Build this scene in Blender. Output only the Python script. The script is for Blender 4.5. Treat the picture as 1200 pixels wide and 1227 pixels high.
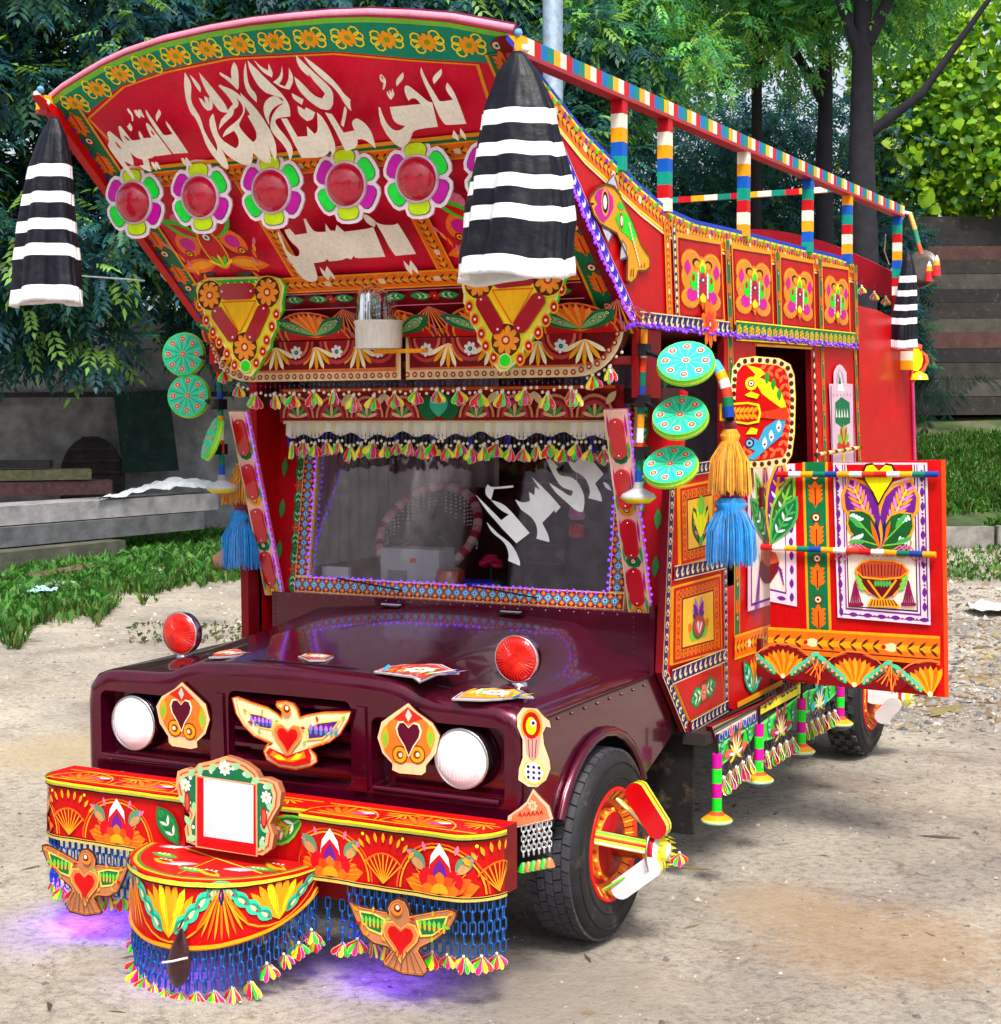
import bpy, math, random
import numpy as np
from mathutils import Vector, Matrix, noise
random.seed(7); rng = np.random.default_rng(7)
PI = math.pi
SC = bpy.context.scene; COL = SC.collection
for o in list(bpy.data.objects): bpy.data.objects.remove(o)

# ------------------------------------------------------------------ camera
YAW, PIT, ROL, FPX = 0.487034593, 0.0602369, -0.004051, 1947.83711
CP = Vector((3.41218711, -4.62829895, 1.93))
F_ = Vector((-math.sin(YAW)*math.cos(PIT), math.cos(YAW)*math.cos(PIT), -math.sin(PIT)))
R0 = Vector((math.cos(YAW), math.sin(YAW), 0)); U0 = R0.cross(F_)
R_ = R0*math.cos(ROL)+U0*math.sin(ROL); U_ = -R0*math.sin(ROL)+U0*math.cos(ROL)
cam = bpy.data.objects.new('camera', bpy.data.cameras.new('camera')); COL.objects.link(cam)
M = Matrix((R_, U_, -F_)).transposed().to_4x4(); M.translation = CP
cam.matrix_world = M
cam.data.sensor_fit = 'HORIZONTAL'; cam.data.sensor_width = 36; cam.data.lens = 36*FPX/1200
cam.data.clip_end = 500; cam.data.clip_start = .05
SC.camera = cam
SC.view_settings.view_transform = 'Standard'; SC.view_settings.look = 'None'
SC.view_settings.gamma = 1; SC.view_settings.exposure = 0.95; SC.view_settings.use_curve_mapping = False
# ------------------------------------------------------------------ sky and sun
SUN_EL, SUN_AZ = math.radians(58), math.radians(150)     # azimuth measured from +X towards +Y of where the light comes FROM
sundir = Vector((math.cos(math.radians(-55))*math.cos(SUN_EL), math.sin(math.radians(-55))*math.cos(SUN_EL), math.sin(SUN_EL)))
W = bpy.data.worlds.new('World'); SC.world = W; W.use_nodes = True
nt = W.node_tree; nt.nodes.clear()
sky = nt.nodes.new('ShaderNodeTexSky'); sky.sky_type = 'NISHITA'; sky.sun_disc = False
sky.sun_elevation = SUN_EL; sky.sun_rotation = math.atan2(sundir.x, sundir.y)
sky.air_density = 1.0; sky.dust_density = 4.0; sky.ozone_density = 1.0
bg = nt.nodes.new('ShaderNodeBackground'); bg.inputs[1].default_value = 0.125
hs = nt.nodes.new('ShaderNodeHueSaturation'); hs.inputs['Saturation'].default_value = .45; hs.inputs['Value'].default_value = 1.0
wo = nt.nodes.new('ShaderNodeOutputWorld')
nt.links.new(sky.outputs[0], hs.inputs['Color']); nt.links.new(hs.outputs[0], bg.inputs[0]); nt.links.new(bg.outputs[0], wo.inputs[0])
sl = bpy.data.lights.new('sun', 'SUN'); sl.energy = 2.3; sl.angle = math.radians(14); sl.color = (1, .96, .88)
so = bpy.data.objects.new('sun', sl); COL.objects.link(so)
so.rotation_euler = (-sundir).to_track_quat('-Z', 'Y').to_euler(); so.location = sundir*30

# ------------------------------------------------------------------ colours (sRGB 0-255 -> linear)
def C(r, g, b):
    return tuple(((x/255)/12.92 if x/255 <= .04045 else ((x/255+.055)/1.055)**2.4) for x in (r, g, b))
RED=C(196,4,8); CRIM=C(222,14,56); DRED=C(120,8,20); ORG=C(240,110,16); AMB=C(244,160,22); YEL=C(250,225,30); LEM=C(205,240,0)
GRN=C(8,112,66); LGR=C(70,170,80); TEAL=C(60,205,160); LIME=C(30,225,40); PNK=C(225,110,150); MAG=C(205,15,150); PUR=C(105,30,140)
CRM=C(240,215,165); WHT=C(235,235,232); BLK=C(14,12,16); NAVY=C(24,28,98); MAR=C(88,3,38); BLU=C(15,95,190); SKYB=C(60,170,215)
PALE=C(228,190,205); BRN=C(84,36,16); JADE=C(0,140,110); GOLD=C(235,160,20); GREY=C(150,150,152); VIO=C(120,30,205); LTG=C(120,200,60)

# ------------------------------------------------------------------ materials
MATS = {}
def mat(name, rough=.4, metal=0., coat=0., bump=0., bscale=60., var=.12, vscale=6., grime=0., spec=.5, trans=0., emit=0., sub=0., aniso=None, col=None, ior=1.45, translucent=0., sheen=0., coatr=.08):
    if name in MATS: return MATS[name]
    m = bpy.data.materials.new(name); m.use_nodes = True; t = m.node_tree; n = t.nodes; L = t.links; n.clear()
    out = n.new('ShaderNodeOutputMaterial'); p = n.new('ShaderNodeBsdfPrincipled'); L.new(p.outputs[0], out.inputs[0])
    if col is None:
        a = n.new('ShaderNodeAttribute'); a.attribute_name = 'paint'; src = a.outputs['Color']
    else:
        a = n.new('ShaderNodeRGB'); a.outputs[0].default_value = (*col, 1); src = a.outputs[0]
    tc = n.new('ShaderNodeTexCoord')
    if var > 0:
        nz = n.new('ShaderNodeTexNoise'); nz.inputs['Scale'].default_value = vscale; nz.inputs['Detail'].default_value = 5
        L.new(tc.outputs['Object'], nz.inputs['Vector'])
        mr = n.new('ShaderNodeMapRange'); mr.inputs[1].default_value = .3; mr.inputs[2].default_value = .7
        mr.inputs[3].default_value = 1-var; mr.inputs[4].default_value = 1+var*.5
        L.new(nz.outputs['Fac'], mr.inputs[0])
        mx = n.new('ShaderNodeMix'); mx.data_type = 'RGBA'; mx.blend_type = 'MULTIPLY'; mx.inputs['Factor'].default_value = 1
        L.new(src, mx.inputs['A']); L.new(mr.outputs[0], mx.inputs['B']); src = mx.outputs['Result']
        rr = n.new('ShaderNodeMapRange'); rr.inputs[3].default_value = max(.02, rough-.08); rr.inputs[4].default_value = rough+.12
        L.new(nz.outputs['Fac'], rr.inputs[0]); L.new(rr.outputs[0], p.inputs['Roughness'])
    else: p.inputs['Roughness'].default_value = rough
    if grime > 0:
        g = n.new('ShaderNodeTexNoise'); g.inputs['Scale'].default_value = 9; g.inputs['Detail'].default_value = 8; g.inputs['Roughness'].default_value = .7
        L.new(tc.outputs['Object'], g.inputs['Vector'])
        gr = n.new('ShaderNodeMapRange'); gr.inputs[1].default_value = .56; gr.inputs[2].default_value = .75; gr.inputs[4].default_value = grime
        L.new(g.outputs['Fac'], gr.inputs[0])
        m2 = n.new('ShaderNodeMix'); m2.data_type = 'RGBA'; L.new(gr.outputs[0], m2.inputs['Factor']); L.new(src, m2.inputs['A'])
        m2.inputs['B'].default_value = (.16, .12, .08, 1); src = m2.outputs['Result']
    if name == 'enamel_paint':      # brush streaks
        mp = n.new('ShaderNodeMapping'); mp.inputs['Scale'].default_value = (90, 90, 14); L.new(tc.outputs['Object'], mp.inputs['Vector'])
        st = n.new('ShaderNodeTexNoise'); st.inputs['Scale'].default_value = 1.; st.inputs['Detail'].default_value = 4; L.new(mp.outputs[0], st.inputs['Vector'])
        sr = n.new('ShaderNodeMapRange'); sr.inputs[1].default_value = .3; sr.inputs[2].default_value = .7; sr.inputs[3].default_value = .9; sr.inputs[4].default_value = 1.07; L.new(st.outputs['Fac'], sr.inputs[0])
        m3 = n.new('ShaderNodeMix'); m3.data_type = 'RGBA'; m3.blend_type = 'MULTIPLY'; m3.inputs['Factor'].default_value = 1; L.new(src, m3.inputs['A']); L.new(sr.outputs[0], m3.inputs['B']); src = m3.outputs['Result']
    L.new(src, p.inputs['Base Color'])
    p.inputs['Metallic'].default_value = metal; p.inputs['Coat Weight'].default_value = coat; p.inputs['Coat Roughness'].default_value = coatr
    p.inputs['Specular IOR Level'].default_value = spec; p.inputs['Transmission Weight'].default_value = trans; p.inputs['IOR'].default_value = ior
    if sheen: p.inputs['Sheen Weight'].default_value = sheen
    if emit > 0:
        L.new(src, p.inputs['Emission Color']); p.inputs['Emission Strength'].default_value = emit
    if bump > 0:
        b = n.new('ShaderNodeTexNoise'); b.inputs['Scale'].default_value = bscale; b.inputs['Detail'].default_value = 4
        L.new(tc.outputs['Object'], b.inputs['Vector'])
        bb = n.new('ShaderNodeBump'); bb.inputs['Strength'].default_value = bump; bb.inputs['Distance'].default_value = .01
        L.new(b.outputs['Fac'], bb.inputs['Height']); L.new(bb.outputs[0], p.inputs['Normal'])
    if translucent > 0:
        tr = n.new('ShaderNodeBsdfTranslucent'); L.new(src, tr.inputs[0]); ms = n.new('ShaderNodeMixShader'); ms.inputs[0].default_value = translucent
        L.new(p.outputs[0], ms.inputs[1]); L.new(tr.outputs[0], ms.inputs[2]); L.new(ms.outputs[0], out.inputs[0])
    MATS[name] = m; return m
PAINT = mat('enamel_paint', .45, coat=.07, spec=.2, bump=.08, bscale=25, var=.2, vscale=4, grime=.10)
METALP = mat('car_paint', .2, metal=.6, coat=.6, bump=.10, bscale=4, var=.25, vscale=5, coatr=.05, grime=.12)
CHROME = mat('chrome', .12, metal=1, var=.1)
DULL = mat('dull_metal', .45, metal=.6, var=.25, vscale=20, grime=.2)
RUBBER = mat('rubber', .62, bump=.25, bscale=90, var=.35, vscale=12, grime=.6, spec=.35)
CLOTH = mat('satin_cloth', .48, bump=.45, bscale=26, var=.16, vscale=9, spec=.35, grime=.14)
YARN = mat('yarn', .5, var=.3, vscale=30, sheen=.3)
LENS = mat('lens_plastic', .12, coat=.6, bump=.25, bscale=55, var=.25, vscale=25)
HLENS = mat('headlamp_lens', .08, coat=1, bump=.1, bscale=40, var=.06)
BOWL = mat('reflector_bowl', .3, metal=.15, coat=1, var=.05)
REFL = mat('reflector', .16, coat=.8, var=.1)
FOIL = mat('tinsel_foil', .3, coat=.4, var=.15, vscale=30)
LED = mat('led', .4, emit=2.2, var=0)
WOODM = mat('bare_wood', .7, bump=.4, bscale=30, var=.4, vscale=14)
GLASS = mat('clear_glass', .02, trans=1, var=0, col=(.86, .9, .9), ior=1.45, spec=.8)
TINT = mat('windscreen_glass', .02, trans=1, var=0, col=(.95, .95, .98), ior=1.85, spec=.5)
LEAFM = mat('leaf', .45, var=.35, vscale=3, translucent=.5, spec=.4)
BARK = mat('bark', .9, bump=.8, bscale=14, var=.5, vscale=7)
STONE = mat('stone', .85, bump=.6, bscale=18, var=.45, vscale=4, grime=.6)
DARKI = mat('dark_trim', .7, var=.3)

# ------------------------------------------------------------------ object helpers
def wloc(o):
    v = Vector((0, 0, 0))
    while o is not None: v += o.location; o = o.parent
    return v
def tagit(o, label=None, cat=None, group=None, kind=None):
    if label: o['label'] = label
    if cat: o['category'] = cat
    if group: o['group'] = group
    if kind: o['kind'] = kind
    return o
def empty(name, loc, label, cat, group=None, rz=0):
    o = bpy.data.objects.new(name, None); COL.objects.link(o); o.location = loc; o.rotation_euler = (0, 0, rz); o.empty_display_size = .1
    return tagit(o, label, cat, group)
def copy_tree(o, parent=None):
    c = o.copy(); COL.objects.link(c); c.parent = parent
    for ch in [x for x in o.children]: copy_tree(ch, c)
    return c
def V3(p): return Vector(p)
class MB:
    def __init__(s): s.v = []; s.f = []; s.c = []; s.s = []
    def add(s, vs, fs, col, smooth=False):
        b = len(s.v); s.v += [tuple(v) for v in vs]
        many = isinstance(col, list)
        for i, f in enumerate(fs):
            s.f.append(tuple(b+k for k in f)); s.c.append(col[i] if many else col); s.s.append(smooth)
        return s
    def box(s, c, d, col, R=None):
        x, y, z = d[0]/2, d[1]/2, d[2]/2; c = Vector(c)
        vs = [Vector((i*x, j*y, k*z)) for i in (-1, 1) for j in (-1, 1) for k in (-1, 1)]
        if R is not None: vs = [R @ v for v in vs]
        return s.add([c+v for v in vs], [(0,1,3,2),(4,6,7,5),(0,4,5,1),(2,3,7,6),(0,2,6,4),(1,5,7,3)], col)
    def prism(s, pts, vec, col, side=None, back=None):
        n = len(pts); vec = Vector(vec); P = [Vector(p) for p in pts]; Q = [p+vec for p in P]
        s.add(P, [tuple(range(n))], col); s.add(Q, [tuple(reversed(range(n)))], back or side or col)
        s.add(P+Q, [(i, i+n, (i+1) % n+n, (i+1) % n) for i in range(n)], side or col); return s
    def tube(s, path, r, col, n=8, caps=True, smooth=True, flat=1.):
        P = [Vector(p) for p in path]; m = len(P); rs = r if isinstance(r, (list, tuple)) else [r]*m
        T = []
        for i in range(m): T.append((P[min(i+1, m-1)]-P[max(i-1, 0)]).normalized())
        ref = Vector((0, 0, 1)) if abs(T[0].z) < .9 else Vector((1, 0, 0))
        a = T[0].cross(ref).normalized(); vs = []
        for i in range(m):
            a = (a-T[i]*a.dot(T[i])).normalized(); b = T[i].cross(a)
            for k in range(n):
                w = 2*PI*k/n; vs.append(P[i]+a*math.cos(w)*rs[i]+b*math.sin(w)*rs[i]*flat)
        fs = []; cs = []
        for i in range(m-1):
            for k in range(n):
                fs.append((i*n+k, i*n+(k+1) % n, (i+1)*n+(k+1) % n, (i+1)*n+k)); cs.append(col[i % len(col)] if isinstance(col, list) else col)
        s.add(vs, fs, cs, smooth)
        if caps:
            c0 = col[0] if isinstance(col, list) else col; c1 = col[(m-2) % len(col)] if isinstance(col, list) else col
            s.add(vs[:n], [tuple(reversed(range(n)))], c0); s.add(vs[-n:], [tuple(range(n))], c1)
        return s
    def lathe(s, o, axis, prof, col, n=24, smooth=True, wob=None, caps=True):
        o = Vector(o); ax = Vector(axis).normalized(); ref = Vector((0, 0, 1)) if abs(ax.z) < .9 else Vector((1, 0, 0))
        a = ax.cross(ref).normalized(); b = ax.cross(a); vs = []
        for r, h in prof:
            for k in range(n):
                w = 2*PI*k/n; rr = r*(wob(w) if wob else 1); vs.append(o+ax*h+a*math.cos(w)*rr+b*math.sin(w)*rr)
        fs = []; cs = []
        for i in range(len(prof)-1):
            for k in range(n):
                fs.append((i*n+k, (i+1)*n+k, (i+1)*n+(k+1) % n, i*n+(k+1) % n)); cs.append(col[i % len(col)] if isinstance(col, list) else col)
        s.add(vs, fs, cs, smooth)
        if not caps: return s
        if prof[-1][0] > 1e-4: s.add(vs[-n:], [tuple(range(n))], col[-1] if isinstance(col, list) else col)
        if prof[0][0] > 1e-4: s.add(vs[:n], [tuple(range(n))], col[0] if isinstance(col, list) else col)
        return s
    def grid(s, fn, nu, nv, col, smooth=True):
        vs = [fn(i/nu, j/nv) for j in range(nv+1) for i in range(nu+1)]
        fs = []; cs = []
        for j in range(nv):
            for i in range(nu):
                fs.append((j*(nu+1)+i, j*(nu+1)+i+1, (j+1)*(nu+1)+i+1, (j+1)*(nu+1)+i)); cs.append(col((i+.5)/nu, (j+.5)/nv) if callable(col) else col)
        return s.add(vs, fs, cs, smooth)
    def ball(s, c, r, col, n=10, sc=(1, 1, 1)):
        c = Vector(c); return s.grid(lambda u, v: c+Vector((r*sc[0]*math.cos(2*PI*u)*math.sin(PI*v), r*sc[1]*math.sin(2*PI*u)*math.sin(PI*v), -r*sc[2]*math.cos(PI*v))), n, max(4, n//2), col)
    def mesh(s, name, m, off=Vector((0, 0, 0))):
        me = bpy.data.meshes.new(name)
        vs = s.v if off.length == 0 else [(x-off.x, y-off.y, z-off.z) for x, y, z in s.v]
        me.from_pydata(vs, [], s.f)
        at = me.color_attributes.new('paint', 'FLOAT_COLOR', 'CORNER')
        cnt = np.array([len(f) for f in s.f]); cc = np.array([(*c[:3], 1) for c in s.c], dtype=np.float32)
        at.data.foreach_set('color', np.repeat(cc, cnt, axis=0).ravel())
        me.polygons.foreach_set('use_smooth', np.array(s.s, dtype=bool)); me.materials.append(m); me.update()
        return me
    def build(s, name, m=None, parent=None, origin=None, bevel=0, label=None, cat=None, group=None, kind=None):
        m = m or PAINT; base = wloc(parent) if parent else Vector((0, 0, 0))
        org = Vector(origin) if origin is not None else Vector((0, 0, 0))
        me = s.mesh(name, m, org); o = bpy.data.objects.new(name, me); COL.objects.link(o)
        if parent: o.parent = parent
        o.location = org-base
        if bevel:
            b = o.modifiers.new('bevel', 'BEVEL'); b.width = bevel; b.segments = 2; b.limit_method = 'ANGLE'; b.angle_limit = .6
        return tagit(o, label, cat, group, kind)
# trace a point of the photograph (1200 px wide) onto a real plane of the scene
def ray(px, py): return F_+R_*((px-600)/FPX)-U_*((py-613.5)/FPX)
def at(px, py, ax, val):
    d = ray(px, py); return CP+d*((val-CP[ax])/d[ax])
def Zm(x0, y0, k, pts): return [(x0+x/k, y0+y/k) for x, y in pts]

def soften(pts, lim=62, rounds=2):
    """round the gentle bends of a traced stroke, keep its sharp tips"""
    for _ in range(rounds):
        o = []; n = len(pts)
        for i in range(n):
            a, b, c = pts[i-1], pts[i], pts[(i+1) % n]
            t = abs(math.degrees(math.atan2((b[0]-a[0])*(c[1]-b[1])-(b[1]-a[1])*(c[0]-b[0]), (b[0]-a[0])*(c[0]-b[0])+(b[1]-a[1])*(c[1]-b[1]))))
            if t > lim: o.append(b)
            else: o += [(b[0]+(a[0]-b[0])*.27, b[1]+(a[1]-b[1])*.27), (b[0]+(c[0]-b[0])*.27, b[1]+(c[1]-b[1])*.27)]
        pts = o
    return pts
class Paint:
    """flat paint, laid as thin coats on a board"""
    def __init__(s, mb, O, U, V, eps=.0012, fn=None):
        s.mb = mb; s.O = Vector(O); s.U = Vector(U).normalized(); s.V = Vector(V).normalized(); s.N = s.U.cross(s.V); s.L = 0; s.eps = eps; s.fn = fn; s.n_ = 0
    def px(s, pts):
        o = []
        for x, y in pts:
            d = ray(x, y); t = ((s.O-CP).dot(s.N))/d.dot(s.N); P = CP+d*t-s.O; o.append((P.dot(s.U), P.dot(s.V)))
        return o
    def W(s, u, v, l=0):
        q = noise.noise_vector(Vector((u*14+3.1, v*14, 7.7)))*.0022+noise.noise_vector(Vector((u*55, v*55, 2.2)))*.0009; u += q.x; v += q.y      # the painter's unsteady hand
        h = s.eps+(s.L+l)*.00045+(s.n_ % 70)*6e-6
        if s.fn:
            p, n = s.fn(u, v); return Vector(p)+Vector(n)*h
        return s.O+s.U*u+s.V*v+s.N*h
    def up(s, k=1): s.L += k; return s
    def poly(s, pts, col, dl=0):
        s.n_ += 1; s.mb.add([s.W(u, v, dl) for u, v in pts], [tuple(range(len(pts)))], col); return s
    def pxpoly(s, pts, col, dl=0): return s.poly(s.px(pts), col, dl)
    def rect(s, u0, v0, u1, v1, col, dl=0, nu=1):
        for i in range(nu):
            a = u0+(u1-u0)*i/nu; b = u0+(u1-u0)*(i+1)/nu
            s.poly([(a, v0), (b, v0), (b, v1), (a, v1)], col, dl)
    def circ(s, x, y, r, col, dl=0, n=14, ry=None, a=0):
        ry = ry or r; c, d = math.cos(a), math.sin(a)
        return s.poly([(x+r*math.cos(t)*c-ry*math.sin(t)*d, y+r*math.cos(t)*d+ry*math.sin(t)*c) for t in [2*PI*k/n for k in range(n)]], col, dl)
    def stroke(s, pts, w, col, closed=False, dl=0):
        s.n_ += 1; n = len(pts); vs = []; ws = w if isinstance(w, (list, tuple)) else [w]*n
        for i in range(n):
            if closed: a, b = pts[i-1], pts[(i+1) % n]
            else: a, b = pts[max(i-1, 0)], pts[min(i+1, n-1)]
            dx, dy = b[0]-a[0], b[1]-a[1]; l = math.hypot(dx, dy) or 1; nx, ny = -dy/l, dx/l
            # mitre
            e0 = pts[i-1] if (closed or i > 0) else None
            k = 1.
            if e0 is not None and (closed or i < n-1):
                ax_, ay_ = pts[i][0]-e0[0], pts[i][1]-e0[1]; q = math.hypot(ax_, ay_) or 1
                cs = abs((-ay_/q)*nx+(ax_/q)*ny); k = 1/max(cs, .5)
            h = ws[i]/2*k
            vs += [s.W(pts[i][0]+nx*h, pts[i][1]+ny*h, dl), s.W(pts[i][0]-nx*h, pts[i][1]-ny*h, dl)]
        m = n if closed else n-1
        s.mb.add(vs, [(2*i, 2*i+1, (2*i+3) % (2*n), (2*i+2) % (2*n)) for i in range(m)], col); return s
    def ring(s, x, y, r, w, col, dl=0, n=18):
        return s.stroke([(x+r*math.cos(2*PI*k/n), y+r*math.sin(2*PI*k/n)) for k in range(n)], w, col, True, dl)
    def leaf(s, x, y, a, L, Wd, col, dl=0, m=.5, n=6):
        c, d = math.cos(a), math.sin(a); up = []; lo = []
        for i in range(n+1):
            t = i/n; e = (t/m if t < m else (1-t)/(1-m)); h = Wd/2*math.sin(e*PI/2)**.9
            px_, py_ = x+c*L*t, y+d*L*t; up.append((px_-d*h, py_+c*h)); 
            if 0 < i < n: lo.append((px_+d*h, py_-c*h))
        return s.poly(up+lo[::-1], col, dl)
    def tear(s, x, y, a, L, Wd, col, dl=0): return s.leaf(x, y, a, L, Wd, col, dl, m=.72)
    def fan(s, x, y, a0, a1, r, n, col, Wd=None, dl=0, r0=0.):
        for i in range(n):
            a = a0+(a1-a0)*(i/(n-1) if n > 1 else .5); w = Wd or abs(a1-a0)/max(n-1, 1)*r*.8
            s.leaf(x+math.cos(a)*r0, y+math.sin(a)*r0, a, r-r0, w, col[i % len(col)] if isinstance(col, list) else col, dl, m=.75)
    def rose(s, x, y, r, pc=ORG, rc=BLK, cc=WHT, n=8, dl=0):
        for i in range(n): s.tear(x, y, 2*PI*i/n, r, r*1.5*PI/n*.8, pc, dl)
        s.circ(x, y, r*.32, rc, dl+1, 10); s.circ(x, y, r*.18, cc, dl+2, 8)
    def eye(s, x, y, r, a=BLK, b=WHT, c=BLK, dl=0):
        s.circ(x, y, r, a, dl, 10); s.circ(x, y, r*.68, b, dl+1, 10); s.circ(x, y, r*.3, c, dl+2, 6)
    def feather(s, x, y, a, L, Wd, col, lines, dot=WHT, dl=0, n=4):
        s.leaf(x, y, a, L, Wd, lines, dl, m=.55); s.leaf(x+math.cos(a)*L*.05, y+math.sin(a)*L*.05, a, L*.88, Wd*.78, col, dl+1, m=.55)
        c, d = math.cos(a), math.sin(a)
        s.stroke([(x, y), (x+c*L*.85, y+d*L*.85)], L*.03, lines, dl=dl+2)
        for i in range(n):
            t = .25+.5*i/n
            for sg in (-1, 1):
                s.leaf(x+c*L*t, y+d*L*t, a+sg*.7, Wd*.42, Wd*.12, lines if i % 2 else dot, dl+2)
    def along(s, pts, step, off=.5):
        d = step*off; tot = 0
        for i in range(len(pts)-1):
            (x0, y0), (x1, y1) = pts[i], pts[i+1]; l = math.hypot(x1-x0, y1-y0); a = math.atan2(y1-y0, x1-x0)
            while d <= tot+l:
                t = (d-tot)/(l or 1); yield x0+(x1-x0)*t, y0+(y1-y0)*t, a; d += step
            tot += l
    # ---- painted border bands
    def herring(s, pts, w, base=ORG, edge=AMB, tick=BRN, closed=False):
        s.stroke(pts, w, edge, closed); s.stroke(pts, w*.8, base, closed, 1); s.stroke(pts, w*.22, AMB, closed, 2); P = pts+[pts[0]] if closed else pts
        k = 0
        for x, y, a in s.along(P, w*.42):
            if k % 7 == 3:
                s.tear(x-math.cos(a)*w*.1, y-math.sin(a)*w*.1, a, w*.6, w*.34, CRM, 3); s.circ(x, y, w*.09, RED, 4, 6)
            else:
                for sg in (-1, 1): s.leaf(x, y, a+sg*.75, w*.38, w*.1, tick, 3)
            k += 1
        s.up(5)
    def dots(s, pts, w, base=NAVY, dot=CRM, edge=CRM, step=1.15, closed=False, inner=None, r=.3):
        s.stroke(pts, w, edge, closed); s.stroke(pts, w*.82, base, closed, 1); P = pts+[pts[0]] if closed else pts
        for x, y, a in s.along(P, w*step):
            s.circ(x, y, w*r, dot, 2, 8, ry=w*r*1.1)
            if inner: s.circ(x, y, w*r*.5, inner, 3, 6)
        s.up(4)
    def commas(s, pts, w, base=NAVY, dot=CRM, edge=CRM, closed=False):
        s.stroke(pts, w, edge, closed); s.stroke(pts, w*.84, base, closed, 1); P = pts+[pts[0]] if closed else pts
        k = 0
        for x, y, a in s.along(P, w*.95):
            s.circ(x, y-w*.02, w*.3, dot, 2, 9); s.circ(x+math.cos(a)*w*.12, y+math.sin(a)*w*.12+w*.06, w*.17, base, 3, 7); s.leaf(x, y, a+PI*.5, w*.44, w*.14, dot, 4)
            k += 1
        s.up(5)
    def florets(s, pts, w, base=GRN, fc=AMB, edge=YEL, closed=False, step=.95):
        s.stroke(pts, w, edge, closed); s.stroke(pts, w*.86, base, closed, 1)
        for x, y, a in s.along(pts, w*step):
            for k in range(6):
                b = a+k*PI/3+.3; s.ring(x+math.cos(b)*w*.26, y+math.sin(b)*w*.2, w*.1, w*.05, YEL, 2, 7)
            for k in range(8): s.tear(x, y, a+k*PI/4, w*.22, w*.13, fc, 3)
            s.circ(x, y, w*.07, GRN, 4, 6)
        s.up(5)
    def feathers(s, pts, w, base=GRN, edge=AMB, closed=False, step=1.7):
        s.stroke(pts, w, edge, closed); s.stroke(pts, w*.8, base, closed, 1)
        for x, y, a in s.along(pts, w*step):
            for sg in (-1, 1):
                for q in range(4): s.leaf(x-math.cos(a)*w*(.1+.17*q), y-math.sin(a)*w*(.1+.17*q), a+sg*(.95), w*.36, w*.15, ORG, 2)
            s.leaf(x-math.cos(a)*w*.8, y-math.sin(a)*w*.8, a, w*1.1, w*.34, ORG, 3, m=.6)
            s.stroke([(x-math.cos(a)*w*.7, y-math.sin(a)*w*.7), (x, y)], w*.05, DRED, dl=4)
            s.eye(x+math.cos(a)*w*.45, y+math.sin(a)*w*.45, w*.19, DRED, CRM, NAVY, 4)
        s.up(7)
    def diamonds(s, pts, w, base=BLK, col=CRM, edge=AMB, closed=False, step=1.2, inner=None):
        s.stroke(pts, w, edge, closed); s.stroke(pts, w*.85, base, closed, 1); P = pts+[pts[0]] if closed else pts
        for x, y, a in s.along(P, w*step):
            c, d = math.cos(a), math.sin(a); h = w*.42; k = w*.36
            s.poly([(x+c*h, y+d*h), (x-d*k, y+c*k), (x-c*h, y-d*h), (x+d*k, y-c*k)], col, 2)
            if inner: s.circ(x, y, w*.16, inner, 3, 7)
        s.up(4)
    def letters(s, polys, col, holes=()):
        for p in polys: s.poly(soften(s.px(p)), col)
        s.up(2)
        for p, c in holes: s.poly(soften(s.px(p)), c)
        s.up(1)
# ================================================================== THE TRUCK
XS = 1.0
truck = empty('painted_truck', (0, 2.4, 0), 'maroon and red decorated art truck covered in painted panels, parked with a side door open', 'truck')
def T(mb, name, m=None, parent=None, **k): return mb.build(name, m, parent or truck, **k)

# ---- headboard: wide board leaning forward over the cab
HO, HU, HV = (0, 1.03, 2.25), (1, 0, 0), (0, -.744, .668)
mb = MB(); P = Paint(mb, HO, HU, HV)
ARC = [(-.99,1.30),(-.9,1.338),(-.77,1.38),(-.65,1.417),(-.523,1.447),(-.34,1.475),(-.126,1.49),(.05,1.495),(.222,1.49),(.36,1.482),(.509,1.466),(.65,1.44),(.795,1.406),(.99,1.335)]
OUT = [(-.99,-.03),(.99,-.03)]+ARC[::-1]
HN = Vector(HU).cross(Vector(HV))
hp = [P.O+P.U*u+P.V*v for u, v in OUT]
mb.prism(hp, -HN*.05, CRIM, MAR)
P.up()
P.poly([(u, v-.012) for u, v in ARC]+[(.985,1.19),(.84,1.24),(.6,1.285),(.32,1.352),(-.1,1.385),(-.4,1.365),(-.62,1.325),(-.9,1.205),(-.985,1.19)], JADE); P.up()
P.stroke([(u*.99, v-.012) for u, v in ARC], .02, LTG); P.up()
fb = [(.83,1.235),(.6,1.28),(.32,1.345),(-.1,1.378),(-.4,1.358),(-.62,1.318),(-.87,1.2),(-.8,.945),(.80,.96)]
P.poly(fb, AMB); P.up(); P.poly([(u*.985, 1.15+(v-1.15)*.97) for u, v in fb], CRIM); P.up()
for i in range(13):
    u = -.88+i*.142
    v = np.interp(u, [a for a, b in ARC], [b for a, b in ARC]); v2 = np.interp(u, [-.9,-.62,-.4,-.1,.32,.6,.84], [1.205,1.325,1.365,1.385,1.352,1.285,1.24]); c = (v+v2)/2-.008
    for sg in (-1, 1):
        P.ring(u+sg*.035, c+.022, .018, .006, YEL, 0, 8); P.ring(u+sg*.035, c-.022, .018, .006, YEL, 0, 8); P.ring(u+sg*.045, c, .016, .006, YEL, 0, 8)
    for k in range(8): P.tear(u, c, k*PI/4, .037, .02, AMB, 1)
    P.circ(u, c, .012, C(140,160,20), 2, 8)
P.up(4)
# side bands with peacock feathers
for sg in (-1, 1):
    e = [(sg*.925, -.02), (sg*.925, 1.27)] if sg > 0 else [(sg*.925, 1.25), (sg*.925, -.02)]
    P.feathers(e, .115, GRN, AMB)
for sg in (-1, 1):
    for k in range(22):
        x, y = sg*(.955), .0+k*.058; P.circ(x, y, .009, C(60,50,220), 0, 7)
P.up(2)
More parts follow.
